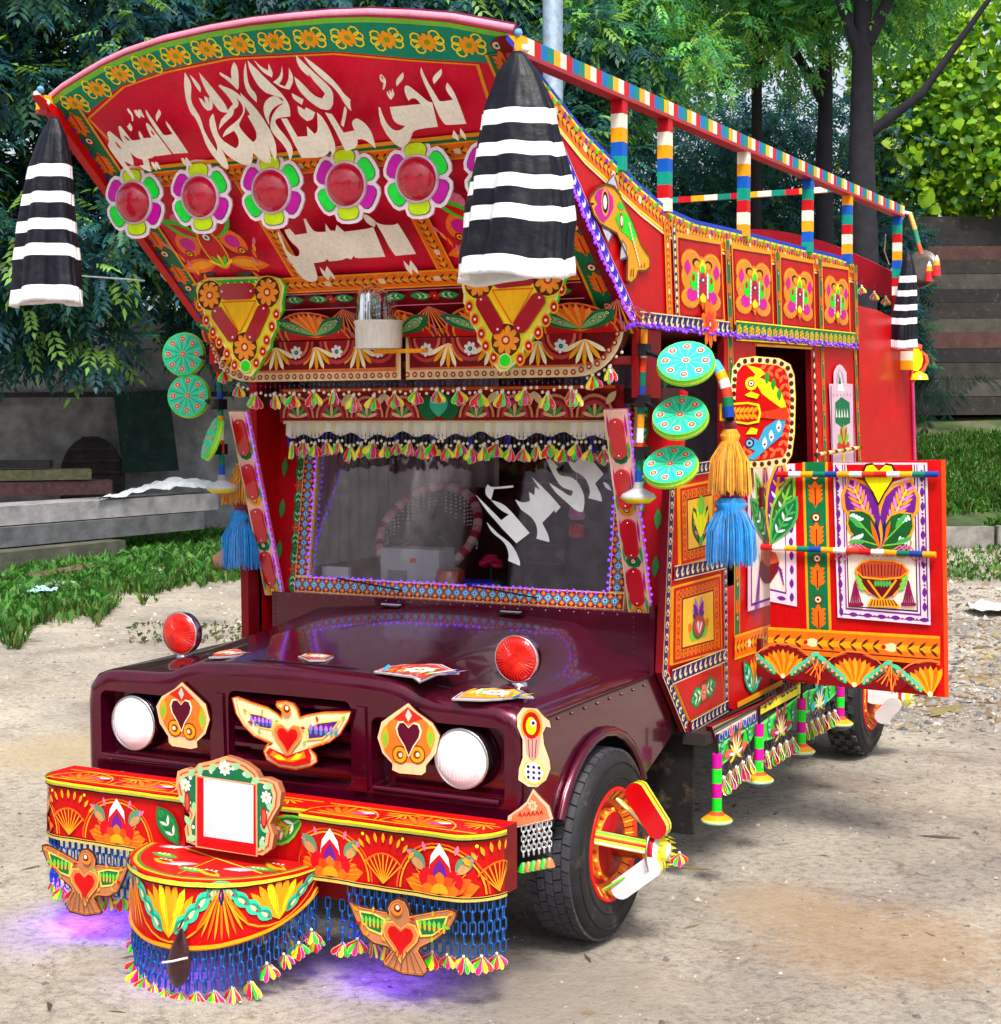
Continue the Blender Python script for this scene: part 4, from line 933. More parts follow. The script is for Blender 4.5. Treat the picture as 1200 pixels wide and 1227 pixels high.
for x in (-.312, .312):
    m = MB(); m.prism([(x-.03,.155,.60),(x+.03,.155,.60),(x+.022,.155,.90),(x-.022,.155,.90)], (0,.02,0), MAR); T(m, 'grille_pillar', METALP, gp, bevel=.012)
for s in (-1,1): m = MB(); m.tube([(s*.37,.16,.618),(s*.87,.16,.618)], .012, MAR, 8); T(m, 'front_ridge', METALP, gp)
# fender sides with wheel arches
for s in (-1, 1):
    ar = [(.77+.41*math.cos(t), .33+.43*math.sin(t)) for t in [PI*k/14 for k in range(15)]]
    pl = [(.24,.56),(.24,.88),(.9,.90),(1.3,.905),(1.62,.905),(1.62,.62),(1.30,.60),(1.2,.56)]
    poly = ([(.24,.50),(.24,.90),(1.28,.90),(1.28,1.17),(1.46,1.17),(1.46,.62),(1.2,.52)] if s > 0 else [(.24,.50),(.24,.90),(1.30,.90),(1.46,.85),(1.46,.62),(1.2,.52)])+[p_ for p_ in ar if p_[1] > .5]
    mb = MB(); x = s*.965
    mb.prism([(x, a, b) for a, b in poly], (-s*.02, 0, 0), MAR)
    lip = [(x+s*.012, a, b) for a, b in ar if b > .48]; mb.tube(lip, .02, MAR, 8)
    T(mb, 'fender_side', METALP)
    m = MB(); 
    m.grid(lambda u, v: (s*(.95-.45*v), .77+.43*math.cos(PI*u), .35+.45*math.sin(PI*u)), 14, 2, C(18,14,16)); T(m, 'wheel_housing', DARKI)
    m = MB(); m.box((s*.86, 1.60, .40), (.3, .02, .42), C(28,24,24)); m.box((s*.86, 1.585, .62), (.3, .03, .03), C(40,34,34)); T(m, 'mud_flap', RUBBER)
m = MB(); m.box((.03, 1.36, .94), (1.84, .12, .40), MAR)
for k in range(9): 
    for s in (-1, 1): m.ball((s*.87, 1.298, .98+.02*k), .004, C(90,50,60), 5)
T(m, 'cowl', METALP, bevel=.01)
for x in (-.25, .33): m = MB(); m.tube([(x-.05,1.285,1.115),(x+.05,1.285,1.115)], .007, C(200,200,205), 6); m.box((x, 1.27, 1.112), (.1,.03,.006), C(120,90,100)); T(m, 'hood_hinge', CHROME)


for s_ in (-1, 1):
    m = MB(); m.tube([(s_*.9675,.245,.885),(s_*.9675,.7,.892),(s_*.9675,1.28,.895)], .0035, C(26,4,12), 5)
    for k in range(9): m.ball((s_*.968, .30+.11*k, .872), .006, C(120,60,80), 6)
    T(m, 'fender_seam', METALP)
m = MB()
for k in range(26): m.ball((-.80+.064*k, 1.2985, 1.128), .0045, C(130,90,100), 6)
T(m, 'cowl_bolts', METALP)['kind'] = 'stuff'
m = MB(); m.tube([(-.60,.30,.966),(-.2,.262,1.020),(.2,.262,1.020),(.60,.30,.966)], .003, C(20,3,9), 5); T(m, 'hood_seam', DARKI)
# ================================================================== bumper
BY, BZ0, BZ1 = -.12, .355, .578
def bfn(u, v):
    s = 1 if u >= 0 else -1; a = abs(u); r = .13; y0 = .05 if a < .25 else 0.
    if a <= .835: return (u, BY+y0, v), (0, -1, 0)
    t = min((a-.835)/r, PI/2); return (s*(.835+r*math.sin(t)), BY+r-r*math.cos(t), v), (s*math.sin(t), -math.cos(t), 0)
def plan(us, z, back=.16): return [Vector(bfn(u, z)[0]) for u in us]
def bumper_piece(us, nm):
    mb = MB(); f = plan(us, BZ0); t = plan(us, BZ1); n = len(us)
    mb.add(f+t, [(i, i+1, n+i+1, n+i) for i in range(n-1)], C(190,8,10), False)
    bk = [Vector((p.x, .10, p.z)) for p in t]; bb = [Vector((p.x, .10, p.z)) for p in f]
    mb.add(t+bk, [(i, i+1, n+i+1, n+i) for i in range(n-1)], C(190,8,10)); mb.add(f+bb, [(i, n+i, n+i+1, i+1) for i in range(n-1)], DRED)
    mb.add([f[0], t[0], bk[0], bb[0]], [(0,1,2,3)], DRED); mb.add([f[-1], t[-1], bk[-1], bb[-1]], [(3,2,1,0)], DRED)
    P = Paint(mb, (0,0,0), (1,0,0), (0,0,1), fn=bfn); P.up()
    return mb, P
def line(u0, u1, v, n=40): return [(u0+(u1-u0)*i/n, v) for i in range(n+1)]
def lotus(P, u, v):
    for sg in (-1, 1):
        P.leaf(u, v, PI/2-sg*1.35, .135, .07, ORG, 0, m=.5); P.leaf(u, v, PI/2-sg*1.12, .12, .055, C(245,90,20), 1)
        for k in range(4): P.stroke([(u+sg*.02, v+.01), (u+sg*(.12-.01*k), v+.02+.017*k)], .003, AMB, dl=2)
        P.leaf(u+sg*.055, v+.07, PI/2-sg*.75, .085, .05, C(90,140,110), 1); P.leaf(u+sg*.06, v+.068, PI/2-sg*.85, .06, .03, C(200,140,90), 2)
        P.leaf(u+sg*.055, v+.13, PI/2-sg*.3, .035, .014, PNK, 1); P.leaf(u+sg*.1, v+.11, PI/2-sg*.9, .035, .014, PNK, 1)
    P.up(3)
    for sg in (-1, 1): P.circ(u+sg*.045, v+.045, .036, C(210,10,30), 0, 12)
    P.poly([(u-.04,v+.075),(u+.04,v+.075),(u+.033,v+.12),(u,v+.165),(u-.033,v+.12)], WHT, 0); P.up()
    P.poly([(u-.045,v+.04),(u+.045,v+.04),(u+.036,v+.09),(u,v+.128),(u-.036,v+.09)], C(205,10,30)); P.up()
    P.leaf(u, v+.02, PI/2, .09, .05, PUR); P.up()
    P.fan(u, v, PI*.08, PI*.92, .07, 5, [C(245,110,20), C(225,70,20)], .036); P.up(); P.poly([(u+.033*math.cos(t), v+.033*math.sin(t)) for t in [k*PI/8 for k in range(9)]], AMB); P.up()
def bfan(P, u, v):
    for k in range(9):
        a = PI/2+(k-4)*.2; P.stroke([(u, v), (u+math.cos(a)*.1, v+math.sin(a)*.1)], .004, AMB); P.leaf(u+math.cos(a)*.135, v+math.sin(a)*.135, a, .035, .012, AMB, 0)
    P.up(); P.stroke([(u+.09*math.cos(t), v+.1*math.sin(t)) for t in [PI*.2+k*PI*.6/8 for k in range(9)]], .005, ORG); P.up()
def barch(P, u, v, r=.165):
    for rr_, cc in ((r, C(240,90,30)), (r-.012, AMB)):
        P.stroke([(u+rr_*math.cos(t), v+rr_*.98*math.sin(t)) for t in [k*PI/16 for k in range(17)]], .006, cc); 
    P.up()
def dress(P, a, b, lot, fans):
    for u in lot: barch(P, u, BZ0+.02); lotus(P, u, BZ0+.02)
    for u in fans: bfan(P, u, BZ0+.025)
    for u in fans:
        for q in (-.06, .06): P.circ(u+q*1.3, BZ1-.04, .006, YEL, 0, 8)
    P.up()
    P.stroke(line(a, b, BZ0+.008), .016, C(220,190,90)); P.stroke(line(a, b, BZ1-.012), .02, C(170,160,60)); P.up(); P.stroke(line(a, b, BZ1-.022), .006, BLK); P.stroke(line(a, b, BZ1-.006), .008, YEL); P.stroke(line(a, b, BZ0+.012), .004, BLK); P.up()
def top_paint(mb, a, b, z=BZ1, y0=.0, y1=.165):
    P = Paint(mb, (0, BY, z), (1, 0, 0), (0, 1, 0)); P.up()
    P.stroke([(a, y0+.02), (b, y0+.02)], .01, AMB); P.stroke([(a, y1-.012), (b, y1-.012)], .008, AMB); P.up()
    u = a+.12 if a > 0 else a+.15
    while u < b-.05:
        P.fan(u, y0+.03, PI*.05, PI*.95, .11, 9, [ORG, C(245,80,20)], .02); P.leaf(u+.02, y0+.07, .2, .1, .03, C(200,60,160), 1); P.leaf(u+.05, y0+.085, .1, .05, .02, WHT, 2); P.leaf(u+.1, y0+.1, PI, .08, .022, AMB, 2)
        P.stroke([(u+.14*math.cos(t), y0+.02+.12*math.sin(t)) for t in [k*PI/10 for k in range(11)]], .006, AMB, dl=3)
        P.fan(u+.2, y0+.13, -PI*.95, -PI*.05, .07, 7, [AMB], .008); u += .3
    P.up(4)
us_r = [.25,.4,.55,.7,.835]+[.835+.13*k*PI/16 for k in range(1, 9)]
mb, P = bumper_piece(us_r, 'r'); dress(P, .25, 1.035, (.37, .80), (.585, 1.0)); top_paint(mb, .27, .92); T(mb, 'bumper')
mb, P = bumper_piece([-u for u in us_r[::-1]], 'l'); dress(P, -1.035, -.25, (-.56, -1.0), (-.785,))
P.feather(-.27, BZ0+.05, PI*.7, .16, .09, C(40,140,60), GRN); P.up(3); top_paint(mb, -.92, -.27); T(mb, 'bumper')
mb, P = bumper_piece([-.249,-.12,0,.12,.249], 'c'); dress(P, -.249, .249, (), ())
for s in (-1, 1):
    P.feather(s*.23, BZ0+.19, -PI/2-s*1.05, .2, .1, C(40,140,60), LTG, WHT); P.up(3); P.fan(s*.1, BZ1-.03, -PI*.8, -PI*.2, .1, 7, [ORG], .008)
P.up(); top_paint(mb, -.24, .24); T(mb, 'bumper_middle')
m = MB(); m.box((0, BY+.07, .32), (.88, .03, .09), C(140,6,14)); T(m, 'bumper_apron')
m = MB(); m.box((-.5, .12, .45), (.08, .2, .14), C(30,10,14)); T(m, 'bumper_bracket', DARKI); m = MB(); m.box((.5, .12, .45), (.08, .2, .14), C(30,10,14)); T(m, 'bumper_bracket', DARKI)
# half round step in front
DA, DB, DZ, DX = .355, .35, .395, -.055
def dface(u, v):     # u: angle -pi/2..pi/2 (0 = front); v: 0..1 from bottom to top
    h = .08+.155*math.cos(u)**.8 if abs(u) < PI/2-.01 else .075
    p = (DX+DA*math.sin(u), BY+.02-DB*math.cos(u), DZ-h*(1-v)); n = Vector((math.sin(u)/DA, -math.cos(u)/DB, 0)).normalized(); return p, n
mb = MB(); N_ = 32; A_ = [-PI/2+PI*i/N_ for i in range(N_+1)]
mb.add([dface(a, 0)[0] for a in A_]+[dface(a, 1)[0] for a in A_], [(i, i+1, N_+2+i, N_+1+i) for i in range(N_)], C(200,8,10))
mb.add([dface(a, 1)[0] for a in A_], [tuple(range(N_+1))], C(200,10,14)); mb.add([dface(a, 0)[0] for a in A_]+[(DX,BY,.3)], [(i+1, i, N_+1) for i in range(N_)], DRED)
# face paint (angle scaled so u is a length)
KK = .40
P = Paint(mb, (0,0,0), (1,0,0), (0,0,1), fn=lambda u, v: dface(u/KK, v/.205)); P.up()
def arcl(v, u0=-.62, u1=.62, n=48): return [(u0+(u1-u0)*i/n, v) for i in range(n+1)]
for c0 in (-.43, 0, .43):
    P.fan(c0, .03, PI*.28, PI*.72, .17, 7, [AMB, YEL, AMB], .03); P.up()
    for s in (-1, 1):
        for k in range(4):
            x, y = c0+s*(.03+.043*k), .045+.034*k; P.leaf(x, y, PI/2-s*.75, .085, .05, TEAL, 0); P.leaf(x-s*.004, y+.005, PI/2-s*.8, .06, .024, C(30,150,120), 1); P.leaf(x+s*.012, y+.012, PI/2-s*.8, .04, .014, CRM, 2); P.circ(x+s*.014, y+.016, .005, C(180,30,60), 3, 6)
    P.up(4); P.stroke([(c0+.19*math.cos(t), .185+.165*math.sin(t)) for t in [PI+k*PI/14 for k in range(15)]], .006, AMB); P.up()
for g0 in (-.215, .215):
    P.fan(g0, .19, -PI*.7, -PI*.3, .17, 9, [ORG, AMB], .009); P.leaf(g0, .13, PI/2, .06, .02, NAVY, 1)
P.up(2)
P.stroke(arcl(.008), .012, AMB); P.stroke(arcl(.196), .014, C(230,210,60)); P.up(); P.stroke(arcl(.186), .005, BLK); P.up()
# top paint
P = Paint(mb, (DX,BY+.02,DZ), (1,0,0), (0,1,0)); P.up()
for k_, cc in ((.965, AMB), (.93, C(60,120,50)), (.9, C(210,20,20))):
    P.poly([(DA*k_*math.sin(a), -DB*k_*math.cos(a)) for a in A_], cc); P.up()
P.stroke([(-.27,-.005),(.25,-.17)], .008, C(240,200,60)); P.stroke([(.0,-.3),(.0,-.1)], .006, AMB)
for k in range(9):
    a = -PI/2+.25+k*.33; x, y = DA*.68*math.sin(a), -DB*.68*math.cos(a)
    P.leaf(x-.05, y, .4*math.cos(k*2), .13, .045, [C(230,150,160), C(60,150,60), AMB][k % 3], 1); P.leaf(x-.03, y, .4*math.cos(k*2), .08, .02, [WHT, LTG, RED][k % 3], 2)
    for q in range(3): P.circ(x-.02+.02*q, y+.004, .006, WHT, 3, 6)
P.up(4); T(mb, 'half_round_step')
m = MB(); m.tube([dface(a, 0)[0] for a in A_], .006, AMB, 6); T(m, 'step_rim')

# blank plate in a carved painted frame, standing on the step
FY = -.20
mb = MB(); P = Paint(mb, (0, FY, 0), (1,0,0), (0,0,1)); z9 = lambda p: Zm(30,880,3.72,p)
fo = [(775,500),(720,480),(712,420),(735,360),(690,290),(672,220),(680,165),(720,150),(748,160),(775,130),(820,122),(860,108),(895,97),(935,108),(985,130),(1030,165),(1045,195),(1080,195),(1125,215),(1142,260),(1135,320),(1105,370),(1092,400),(1110,450),(1100,510),(1060,540),(1030,535)]
q = P.px(z9(fo)); cx_ = sum(a for a, b in q)/len(q)
q = [(a-.0, b-.0) for a, b in q]; zlo = min(b for a, b in q)
mb.prism([(a, FY, b) for a, b in q][::-1], (0, .025, 0), C(225,160,110), C(150,90,60)); P.up()
ins = lambda k: [((a-cx_)*k+cx_, (b-.58)*k+.58) for a, b in q]
P.poly(ins(.94), C(210,60,40)); P.poly(ins(.91), C(235,180,130), 1); P.poly(ins(.85), C(20,110,70), 2); P.up(3)
for x, y, a in P.along(ins(.8), .05): P.leaf(x-.01, y, a+.5, .045, .025, C(150,205,150)); P.circ(x, y, .007, WHT, 1, 7)
P.up(2); P.rose(*P.px(z9([(895,150)]))[0], .028, WHT, CRM, AMB, 8); P.rose(*P.px(z9([(720,225)]))[0], .024, WHT, CRM, AMB, 8); P.rose(*P.px(z9([(1080,280)]))[0], .024, WHT, CRM, AMB, 8); P.up(3)
for c_ in ((728,300),(1068,370)): x, y = P.px(z9([c_]))[0]; P.circ(x, y, .013, C(150,20,20), 0, 10, ry=.04); P.circ(x, y, .008, C(225,80,60), 1, 10, ry=.03)
P.up(2); P.pxpoly(z9([(765,180),(1040,220),(1040,545),(765,500)]), C(225,160,110)); P.up(); P.pxpoly(z9([(772,188),(1034,226),(1034,540),(772,495)]), C(200,8,20)); P.up()
fr_o = T(mb, 'plate_frame')
mb = MB(); q = P.px(z9([(803,192),(1024,226),(1024,485),(803,452)])); mb.prism([(a, FY-.008, b) for a, b in q], (0, .006, 0), C(226,212,218)); 
for k in range(4): mb.ball((q[k][0]+(.01 if k in (0,3) else -.01), FY-.009, q[k][1]+(.01 if k in (2,3) else -.01)), .002, GREY, 5)
T(mb, 'blank_plate', REFL, fr_o)

# ================================================================== pendants, chains, fringes
COLS4 = [C(40,225,20), C(245,240,10), C(215,15,130), C(225,20,20)]
def pendant_mesh(seed, h=.052, w=.085, n=5):
    rd = random.Random(seed); mb = MB(); cs = COLS4[:]; rd.shuffle(cs)
    for k in range(n):
        a = (k-(n-1)/2)*.36+rd.uniform(-.07, .07); cc = cs[k % 4]; d = Vector((math.sin(a), -.25+.16*abs(k-2)+rd.uniform(-.1,.1), -math.cos(a))); d.normalize()
        s_ = Vector((math.cos(a), 0, math.sin(a))); L_ = h*rd.uniform(.9, 1.08); wd = w/n*.62
        pr = [(0, .12), (.35, .5), (.7, .95), (.9, .8), (1., .35)]
        vs = []
        for t, q in pr: vs += [d*L_*t-s_*wd*q+Vector((0, .003*k, 0)), d*L_*t+Vector((0, -.006+.003*k, 0)), d*L_*t+s_*wd*q+Vector((0, .003*k, 0))]
        fs = []; 
        for i in range(len(pr)-1):
            for j in (0, 1): fs.append((3*i+j, 3*i+j+1, 3*i+j+4, 3*i+j+3))
        mb.add(vs, fs, cc)
        ed = [vs[0], vs[3], vs[6], vs[9], vs[12], vs[14], vs[11], vs[8], vs[5], vs[2]]
        mb.tube([p+Vector((0,-.001,0)) for p in ed], .0011, C(250,215,190), 3, caps=False)
    mb.ball((0, 0, .002), .006, C(225,225,215), 6)
    return mb.mesh('pendant', FOIL)
PEND = [pendant_mesh(i) for i in range(8)]; PENDS = [pendant_mesh(i+20, .042, .055, 4) for i in range(8)]
LK = {}
def link_mesh(L_=.036, w=.016, r=.0023, col=None):
    mb = MB(); hl, hw = L_/2, w/2
    path = [Vector((hw*math.cos(t), 0, (hl-hw if math.sin(t) >= 0 else -(hl-hw))+hw*math.sin(t))) for t in [2*PI*(k+.5)/12 for k in range(12)]]; path.append(path[0])
    mb.tube(path, r, col, 5, caps=False); return mb
def chain_mesh(n, L_=.044, w=.019, r=.0032, col=C(45,105,185)):
    key = (n, L_, w, r, col)
    if key in LK: return LK[key]
    mb = MB()
    for i in range(n):
        lk = link_mesh(L_, w, r, col); z = -(i+.5)*(L_-2.2*r); s_ = (i % 2)*1.45+.4
        c_, d_ = math.cos(s_), math.sin(s_)
        mb.add([(x*c_-y*d_, x*d_+y*c_, zz_+z) for x, y, zz_ in lk.v], lk.f, col, True)
    LK[key] = mb.mesh('chain', DULL); return LK[key]
def place(name, me, loc, parent, rz=0, sc=1.):
    o = bpy.data.objects.new(name, me); COL.objects.link(o); o.parent = parent; o.location = Vector(loc)-wloc(parent); o.rotation_euler = (0, 0, rz); o.scale = (sc, sc, sc); return o
rd = random.Random(11); pk = 0
def hang(x, y, z, n, pend=True, rz=0, col=C(45,105,185), L_=.044):
    global pk
    ch = place('chain', chain_mesh(n, L_, .019, .0032, col), (x, y, z), truck, rz+rd.uniform(-.3,.3))
    if pend:
        p = place('pendant', PEND[pk % 8], (x, y-.004, z-n*(L_-.007)-.002), ch, 0, rd.uniform(.95,1.15)); p.rotation_euler = (rd.uniform(-.15,.15), rd.uniform(-.12,.12), rd.uniform(-.4,.4)-rd.uniform(-.1,.1)); pk += 1
k = 0
for s in (-1, 1):
    u = .44
    while u < 1.03:
        p, n_ = bfn(s*u, BZ0); hang(p[0], p[1]+.012, BZ0, 5, k % 2 == 0, 0); u += .029; k += 1
for k in range(35):
    a = -PI/2+.1+(PI-.2)*k/34; p, n_ = dface(a, 0); hang(DX+(p[0]-DX)*.985, p[1]+.012, p[2], 3+int(1.6*math.cos(a)), k % 2 == 0)
for k in range(16):
    hang(-.44+.058*k+.01, BY+.05, .28, 4, k % 2 == 0)
# fringes of the visor and of the windscreen top: bead strings with foil pendants
def bead_string(n=3, h=.05):
    mb = MB(); mb.tube([(0,0,0),(0,0,-h)], .0008, C(90,80,110), 3)
    mb.ball((0,0,-h*.9), .007, C(235,225,205), 6); mb.ball((0,0,-h*.35), .0035, C(90,80,160), 5)
    return mb.mesh('bead_string', PAINT)
BS = [bead_string(3, .045), bead_string(3, .055), bead_string(3, .065)]
def fringe(p0, p1, n, big=1., every=2):
    global pk
    p0, p1 = Vector(p0), Vector(p1)
    for k in range(n):
        p = p0+(p1-p0)*(k/(n-1)); j = rd.randint(0, 2); o = place('bead_string', BS[j], p, truck)
        if k % every == 0:
            q = place('pendant', PENDS[pk % 8], p-Vector((0, .006, (.045,.055,.065)[j]+.002)), o, 0, big*rd.uniform(.85,1.1)); q.rotation_euler = (0, rd.uniform(-.2,.2), rd.uniform(-.5,.5)); pk += 1
fringe((-.74,1.0,2.072), (.74,1.0,2.072), 61, 1.45, 4); 
for s in (-1,1): fringe((s*.76,1.0,2.075), (s*.95,1.0,2.2), 9, 1.4, 3)
fringe((-.74,1.262,1.858), (.76,1.262,1.858), 76, 1.5, 3)
# dark ruffle behind the lower fringe
mb = MB()
for i in range(76):
    x = -.77+i*.0204; z = 1.89; mb.tube([(x,1.292,z),(x+rd.uniform(-.008,.008),1.28,z-.05),(x+rd.uniform(-.01,.01),1.275,z-.095-rd.uniform(0,.025))], [.006,.011,.012], BLK if i % 9 else C(40,30,170), 5, flat=.6)
T(mb, 'dark_ruffle', CLOTH)

# ================================================================== lamps
def plate_disc(center, n, r, th, face, rim):
    mb = MB(); mb.lathe(Vector(center)-Vector(n).normalized()*th, n, [(0,0),(r,0),(r,th*.35),(r*.985,th*.5),(r*.96,th),(0,th)], [rim, rim, C(230,200,60), rim, face], 28, smooth=False); return mb
def basis(n):
    n = Vector(n).normalized(); u = Vector((-n.y, n.x, 0)).normalized() if abs(n.z) < .95 else Vector((1, 0, 0)); v = n.cross(u); return u, v, n
# headlamps
for s in (-1, 1):
    mb = MB(); c0 = (s*.72, .205, .753); mb.lathe(c0, (0,-1,0), [(.112,-.02),(.112,.02),(.106,.035),(.098,.04)], C(40,16,30), 32)
    o = T(mb, 'headlamp', METALP)
    mb = MB(); mb.lathe(c0, (0,-1,0), [(.106,.03),(.108,.045),(.101,.05),(.098,.044)], C(200,200,205), 36); T(mb, 'chrome_ring', CHROME, o)
    mb = MB(); mb.lathe(c0, (0,-1,0), [(.099,.044),(.09,.054),(.07,.064),(.045,.071),(.02,.075),(0,.0755)], C(244,244,250), 40)
    for k in range(15): x = -.077+.011*k; h = math.sqrt(max(0, .086**2-x*x)); mb.tube([(c0[0]+x, c0[1]-.064-.009*(1-abs(x)/.08), c0[2]-h*.8), (c0[0]+x, c0[1]-.068-.0085*(1-abs(x)/.08), c0[2]+h*.25)], .0013, C(222,222,238), 4)
    for k in range(4): z_ = .03+.016*k; h = math.sqrt(.09**2-z_**2); mb.tube([(c0[0]-h*.85, c0[1]-.056, c0[2]+z_), (c0[0], c0[1]-.074+.10*z_, c0[2]+z_), (c0[0]+h*.85, c0[1]-.056, c0[2]+z_)], .0012, C(225,215,238), 4)
    T(mb, 'lamp_glass', HLENS, o)
# red fender lamps
for s in (-1, 1):
    c0 = Vector((s*.76, .50, 1.055)); mb = MB(); mb.lathe(c0+Vector((0,.045,0)), (0,-1,0), [(.03,-.012),(.07,0),(.083,.012),(.086,.05)], [C(50,46,56), C(190,190,200), C(190,190,200)], 28); mb.lathe((c0.x, c0.y+.02, .955), (0,0,1), [(.035,-.01),(.03,.012),(.014,.03),(.012,.05)], C(200,200,205), 14)
    o = T(mb, 'fender_lamp', CHROME)
    mb = MB(); mb.lathe(c0, (0,-1,0), [(.083,.0),(.08,.012),(.06,.019),(.03,.023),(0,.024)], C(205,8,4), 32)
    for k in range(36):
        a = 2*PI*k/36; mb.tube([c0+Vector((math.cos(a)*.02,-.0245,math.sin(a)*.02)), c0+Vector((math.cos(a)*.058,-.0205,math.sin(a)*.058)), c0+Vector((math.cos(a)*.077,-.014,math.sin(a)*.077))], .0014, C(235,40,20), 4)
    T(mb, 'red_lens', LENS, o); mb = MB(); mb.lathe(c0, (0,-1,0), [(.086,-.004),(.088,.006),(.083,.012),(.080,.006)], C(235,200,205), 32); T(mb, 'chrome_ring', CHROME, o)
# flower lamps in a row across the headboard
def flower_lamp(x, z, y=.33):
    nrm = Vector((.08,-1,-.12)).normalized(); u, v, n = basis(nrm); u = Vector((1,0,0)) if u.x > 0 else u; u = u if u.x > 0 else -u; v = -u.cross(n) if u.cross(n).z < 0 else u.cross(n)
    u = v.cross(n)*(1 if v.cross(n).x > 0 else -1); c0 = Vector((x, y, z)); mb = MB()
    def pet(k, r0, r1, w):      # plump scallop between two radii
        a = PI/2+k*PI/3; o_ = []
        for t, q in ((0,.62),(.3,.82),(.6,.95),(.85,.82),(.97,.5),(1.0,0.),(.97,-.5),(.85,-.82),(.6,-.95),(.3,-.82),(0,-.62)):
            R_r = r0+(r1-r0)*t; h_ = w*q; o_.append((math.cos(a)*R_r-math.sin(a)*h_, math.sin(a)*R_r+math.cos(a)*h_))
        return o_
    pc = [LEM, C(205,0,170), C(20,235,60), LEM, C(205,0,170), C(20,235,60)]
    for k in range(6):
        q = pet(k, .04, .140, .062); mb.prism([c0+u*a+v*b+n*(.002+.0004*k) for a, b in q][::-1], n*-.008, C(244,226,240), C(200,190,200))
        q = pet(k, .06, .127, .047); mb.add([c0+u*a+v*b+n*(.0055+.0001*k) for a, b in q][::-1], [tuple(range(11))], C(60,30,60))
        q = pet(k, .06, .1245, .0445); mb.add([c0+u*a+v*b+n*(.0065+.0001*k) for a, b in q][::-1], [tuple(range(11))], pc[k])
    o = T(mb, 'flower_lamp', FOIL)
    m = MB(); m.lathe(c0, n, [(.084,-.03),(.085,.012),(.078,.02),(.074,.012)], C(225,200,225), 30); m.tube([c0-n*.02, c0-n*.02+Vector((0,.13,.02))], .012, C(150,150,160)); m.box(c0+Vector((0,.02,.148)), (.1,.06,.012), C(150,150,155)); m.box(c0+Vector((0,.05,.165)), (.09,.012,.05), C(140,140,150)); T(m, 'lamp_body', DULL, o)
    m = MB(); m.lathe(c0, n, [(.078,.006),(.074,.02),(.055,.036),(.03,.046),(0,.05)], C(190,12,50), 30); T(m, 'red_dome', LENS, o)
for x in (-.81,-.488,-.159,.168,.465,.79): flower_lamp(x, 2.755)
# triangle reflector boards
z5t = lambda p: Zm(200,320,4,p)
TY = .74
def tri(s):
    ref = Paint(MB(), (0,TY,0), (1,0,0), (0,0,1)); X = lambda p: [(s*-a, b) for a, b in ref.px(z5t(p))]
    order = (lambda l: l) if s < 0 else (lambda l: l[::-1])
    out = [(140,110),(150,75),(190,50),(500,42),(545,55),(565,90),(552,170),(555,205),(540,230),(525,250),(528,290),(512,320),(500,345),(497,385),(478,410),(462,435),(440,480),(408,525),(380,522),(345,490),(318,460),(310,425),(285,400),(270,370),(245,345),(232,310),(212,290),(200,250),(180,235),(172,200),(158,180)]
    mb = MB(); q = order(X(out)); mb.prism([(a, TY, b) for a, b in q], (0, .018, 0), C(235,225,60), LIME); P = Paint(mb, (0,TY,0), (1,0,0), (0,0,1)); P.up()
    cx_ = sum(a for a, b in q)/len(q); cz_ = sum(b for a, b in q)/len(q)
    P.stroke([((a-cx_)*.97+cx_, (b-cz_)*.97+cz_) for a, b in q], .007, C(245,225,180), True); P.up()
    def pp(p, c, dl=0): P.poly(order(X(p)), c, dl)
    P.stroke(X([(165,75),(520,62)]), .016, LIME)
    for p in ((160,180),(190,255),(222,310),(252,360),(290,415),(325,470),(430,460),(462,405),(480,350),(505,285),(528,225)):
        a, b = X([p])[0]; P.circ(a, b, .02, AMB, 0, 10, ry=.026); P.circ(a, b, .014, RED, 1, 10, ry=.019); P.circ(a, b, .006, WHT, 2, 7)
    P.up(3); pp([(165,85),(520,75),(400,440),(360,440)], YEL); P.up(); pp([(270,165),(430,160),(455,130),(425,210),(355,320),(345,320),(280,200)], C(250,190,20)); P.stroke(X([(270,168),(430,162),(352,318)]), .006, C(230,110,20), True, 1); P.up(2)
    for p in ((210,135),(485,120),(378,385)):
        a, b = X([p])[0]; P.circ(a, b, .066, YEL, 0, 16); P.circ(a, b, .062, BRN, 1, 16); P.rose(a, b, .057, C(245,150,40), C(190,40,30), CRM, 9, dl=2)
    P.up(5); a, b = X([(383,475)])[0]; P.circ(a, b, .028, C(245,220,150), 0, 14); P.circ(a, b, .023, C(40,230,40), 1, 14); P.up()
    o = T(mb, 'triangle_board')
    for (x0, y0, x1, y1, w) in ((290,117,395,115,38),(250,225,315,322,34),(465,215,415,320,34)):
        (a0, b0), (a1, b1) = X([(x0, y0), (x1, y1)]); d = math.hypot(a1-a0, b1-b0); e = math.atan2(b1-b0, a1-a0); rr_ = w*.00092; pts = []
        for k in range(16):
            t = 2*PI*k/16; l = (d if math.cos(t) > 0 else 0)+rr_*math.cos(t); pts.append((a0+math.cos(e)*l-math.sin(e)*rr_*math.sin(t), TY-.012, b0+math.sin(e)*l+math.cos(e)*rr_*math.sin(t)))
        m = MB(); m.prism(pts, (0, .01, 0), C(170,0,24)); m.ball((a1+math.cos(e)*rr_*.5, TY-.013, b1+math.sin(e)*rr_*.5), .005, WHT, 6); m.ball((a0-math.cos(e)*rr_*.5, TY-.013, b0-math.sin(e)*rr_*.5), .005, WHT, 6); T(m, 'reflector', REFL, o)
    m = MB(); 
    for x in (.2, .45): a, b = X([(x*700+60, 45)])[0]; m.box((a, TY+.02, b+.012), (.07, .05, .018), C(90,80,70)); m.tube([(a,TY+.02,b),(a,TY+.16,b+.03)], .008, C(90,80,70))
    T(m, 'board_bracket', DULL, o)
tri(-1); tri(1)
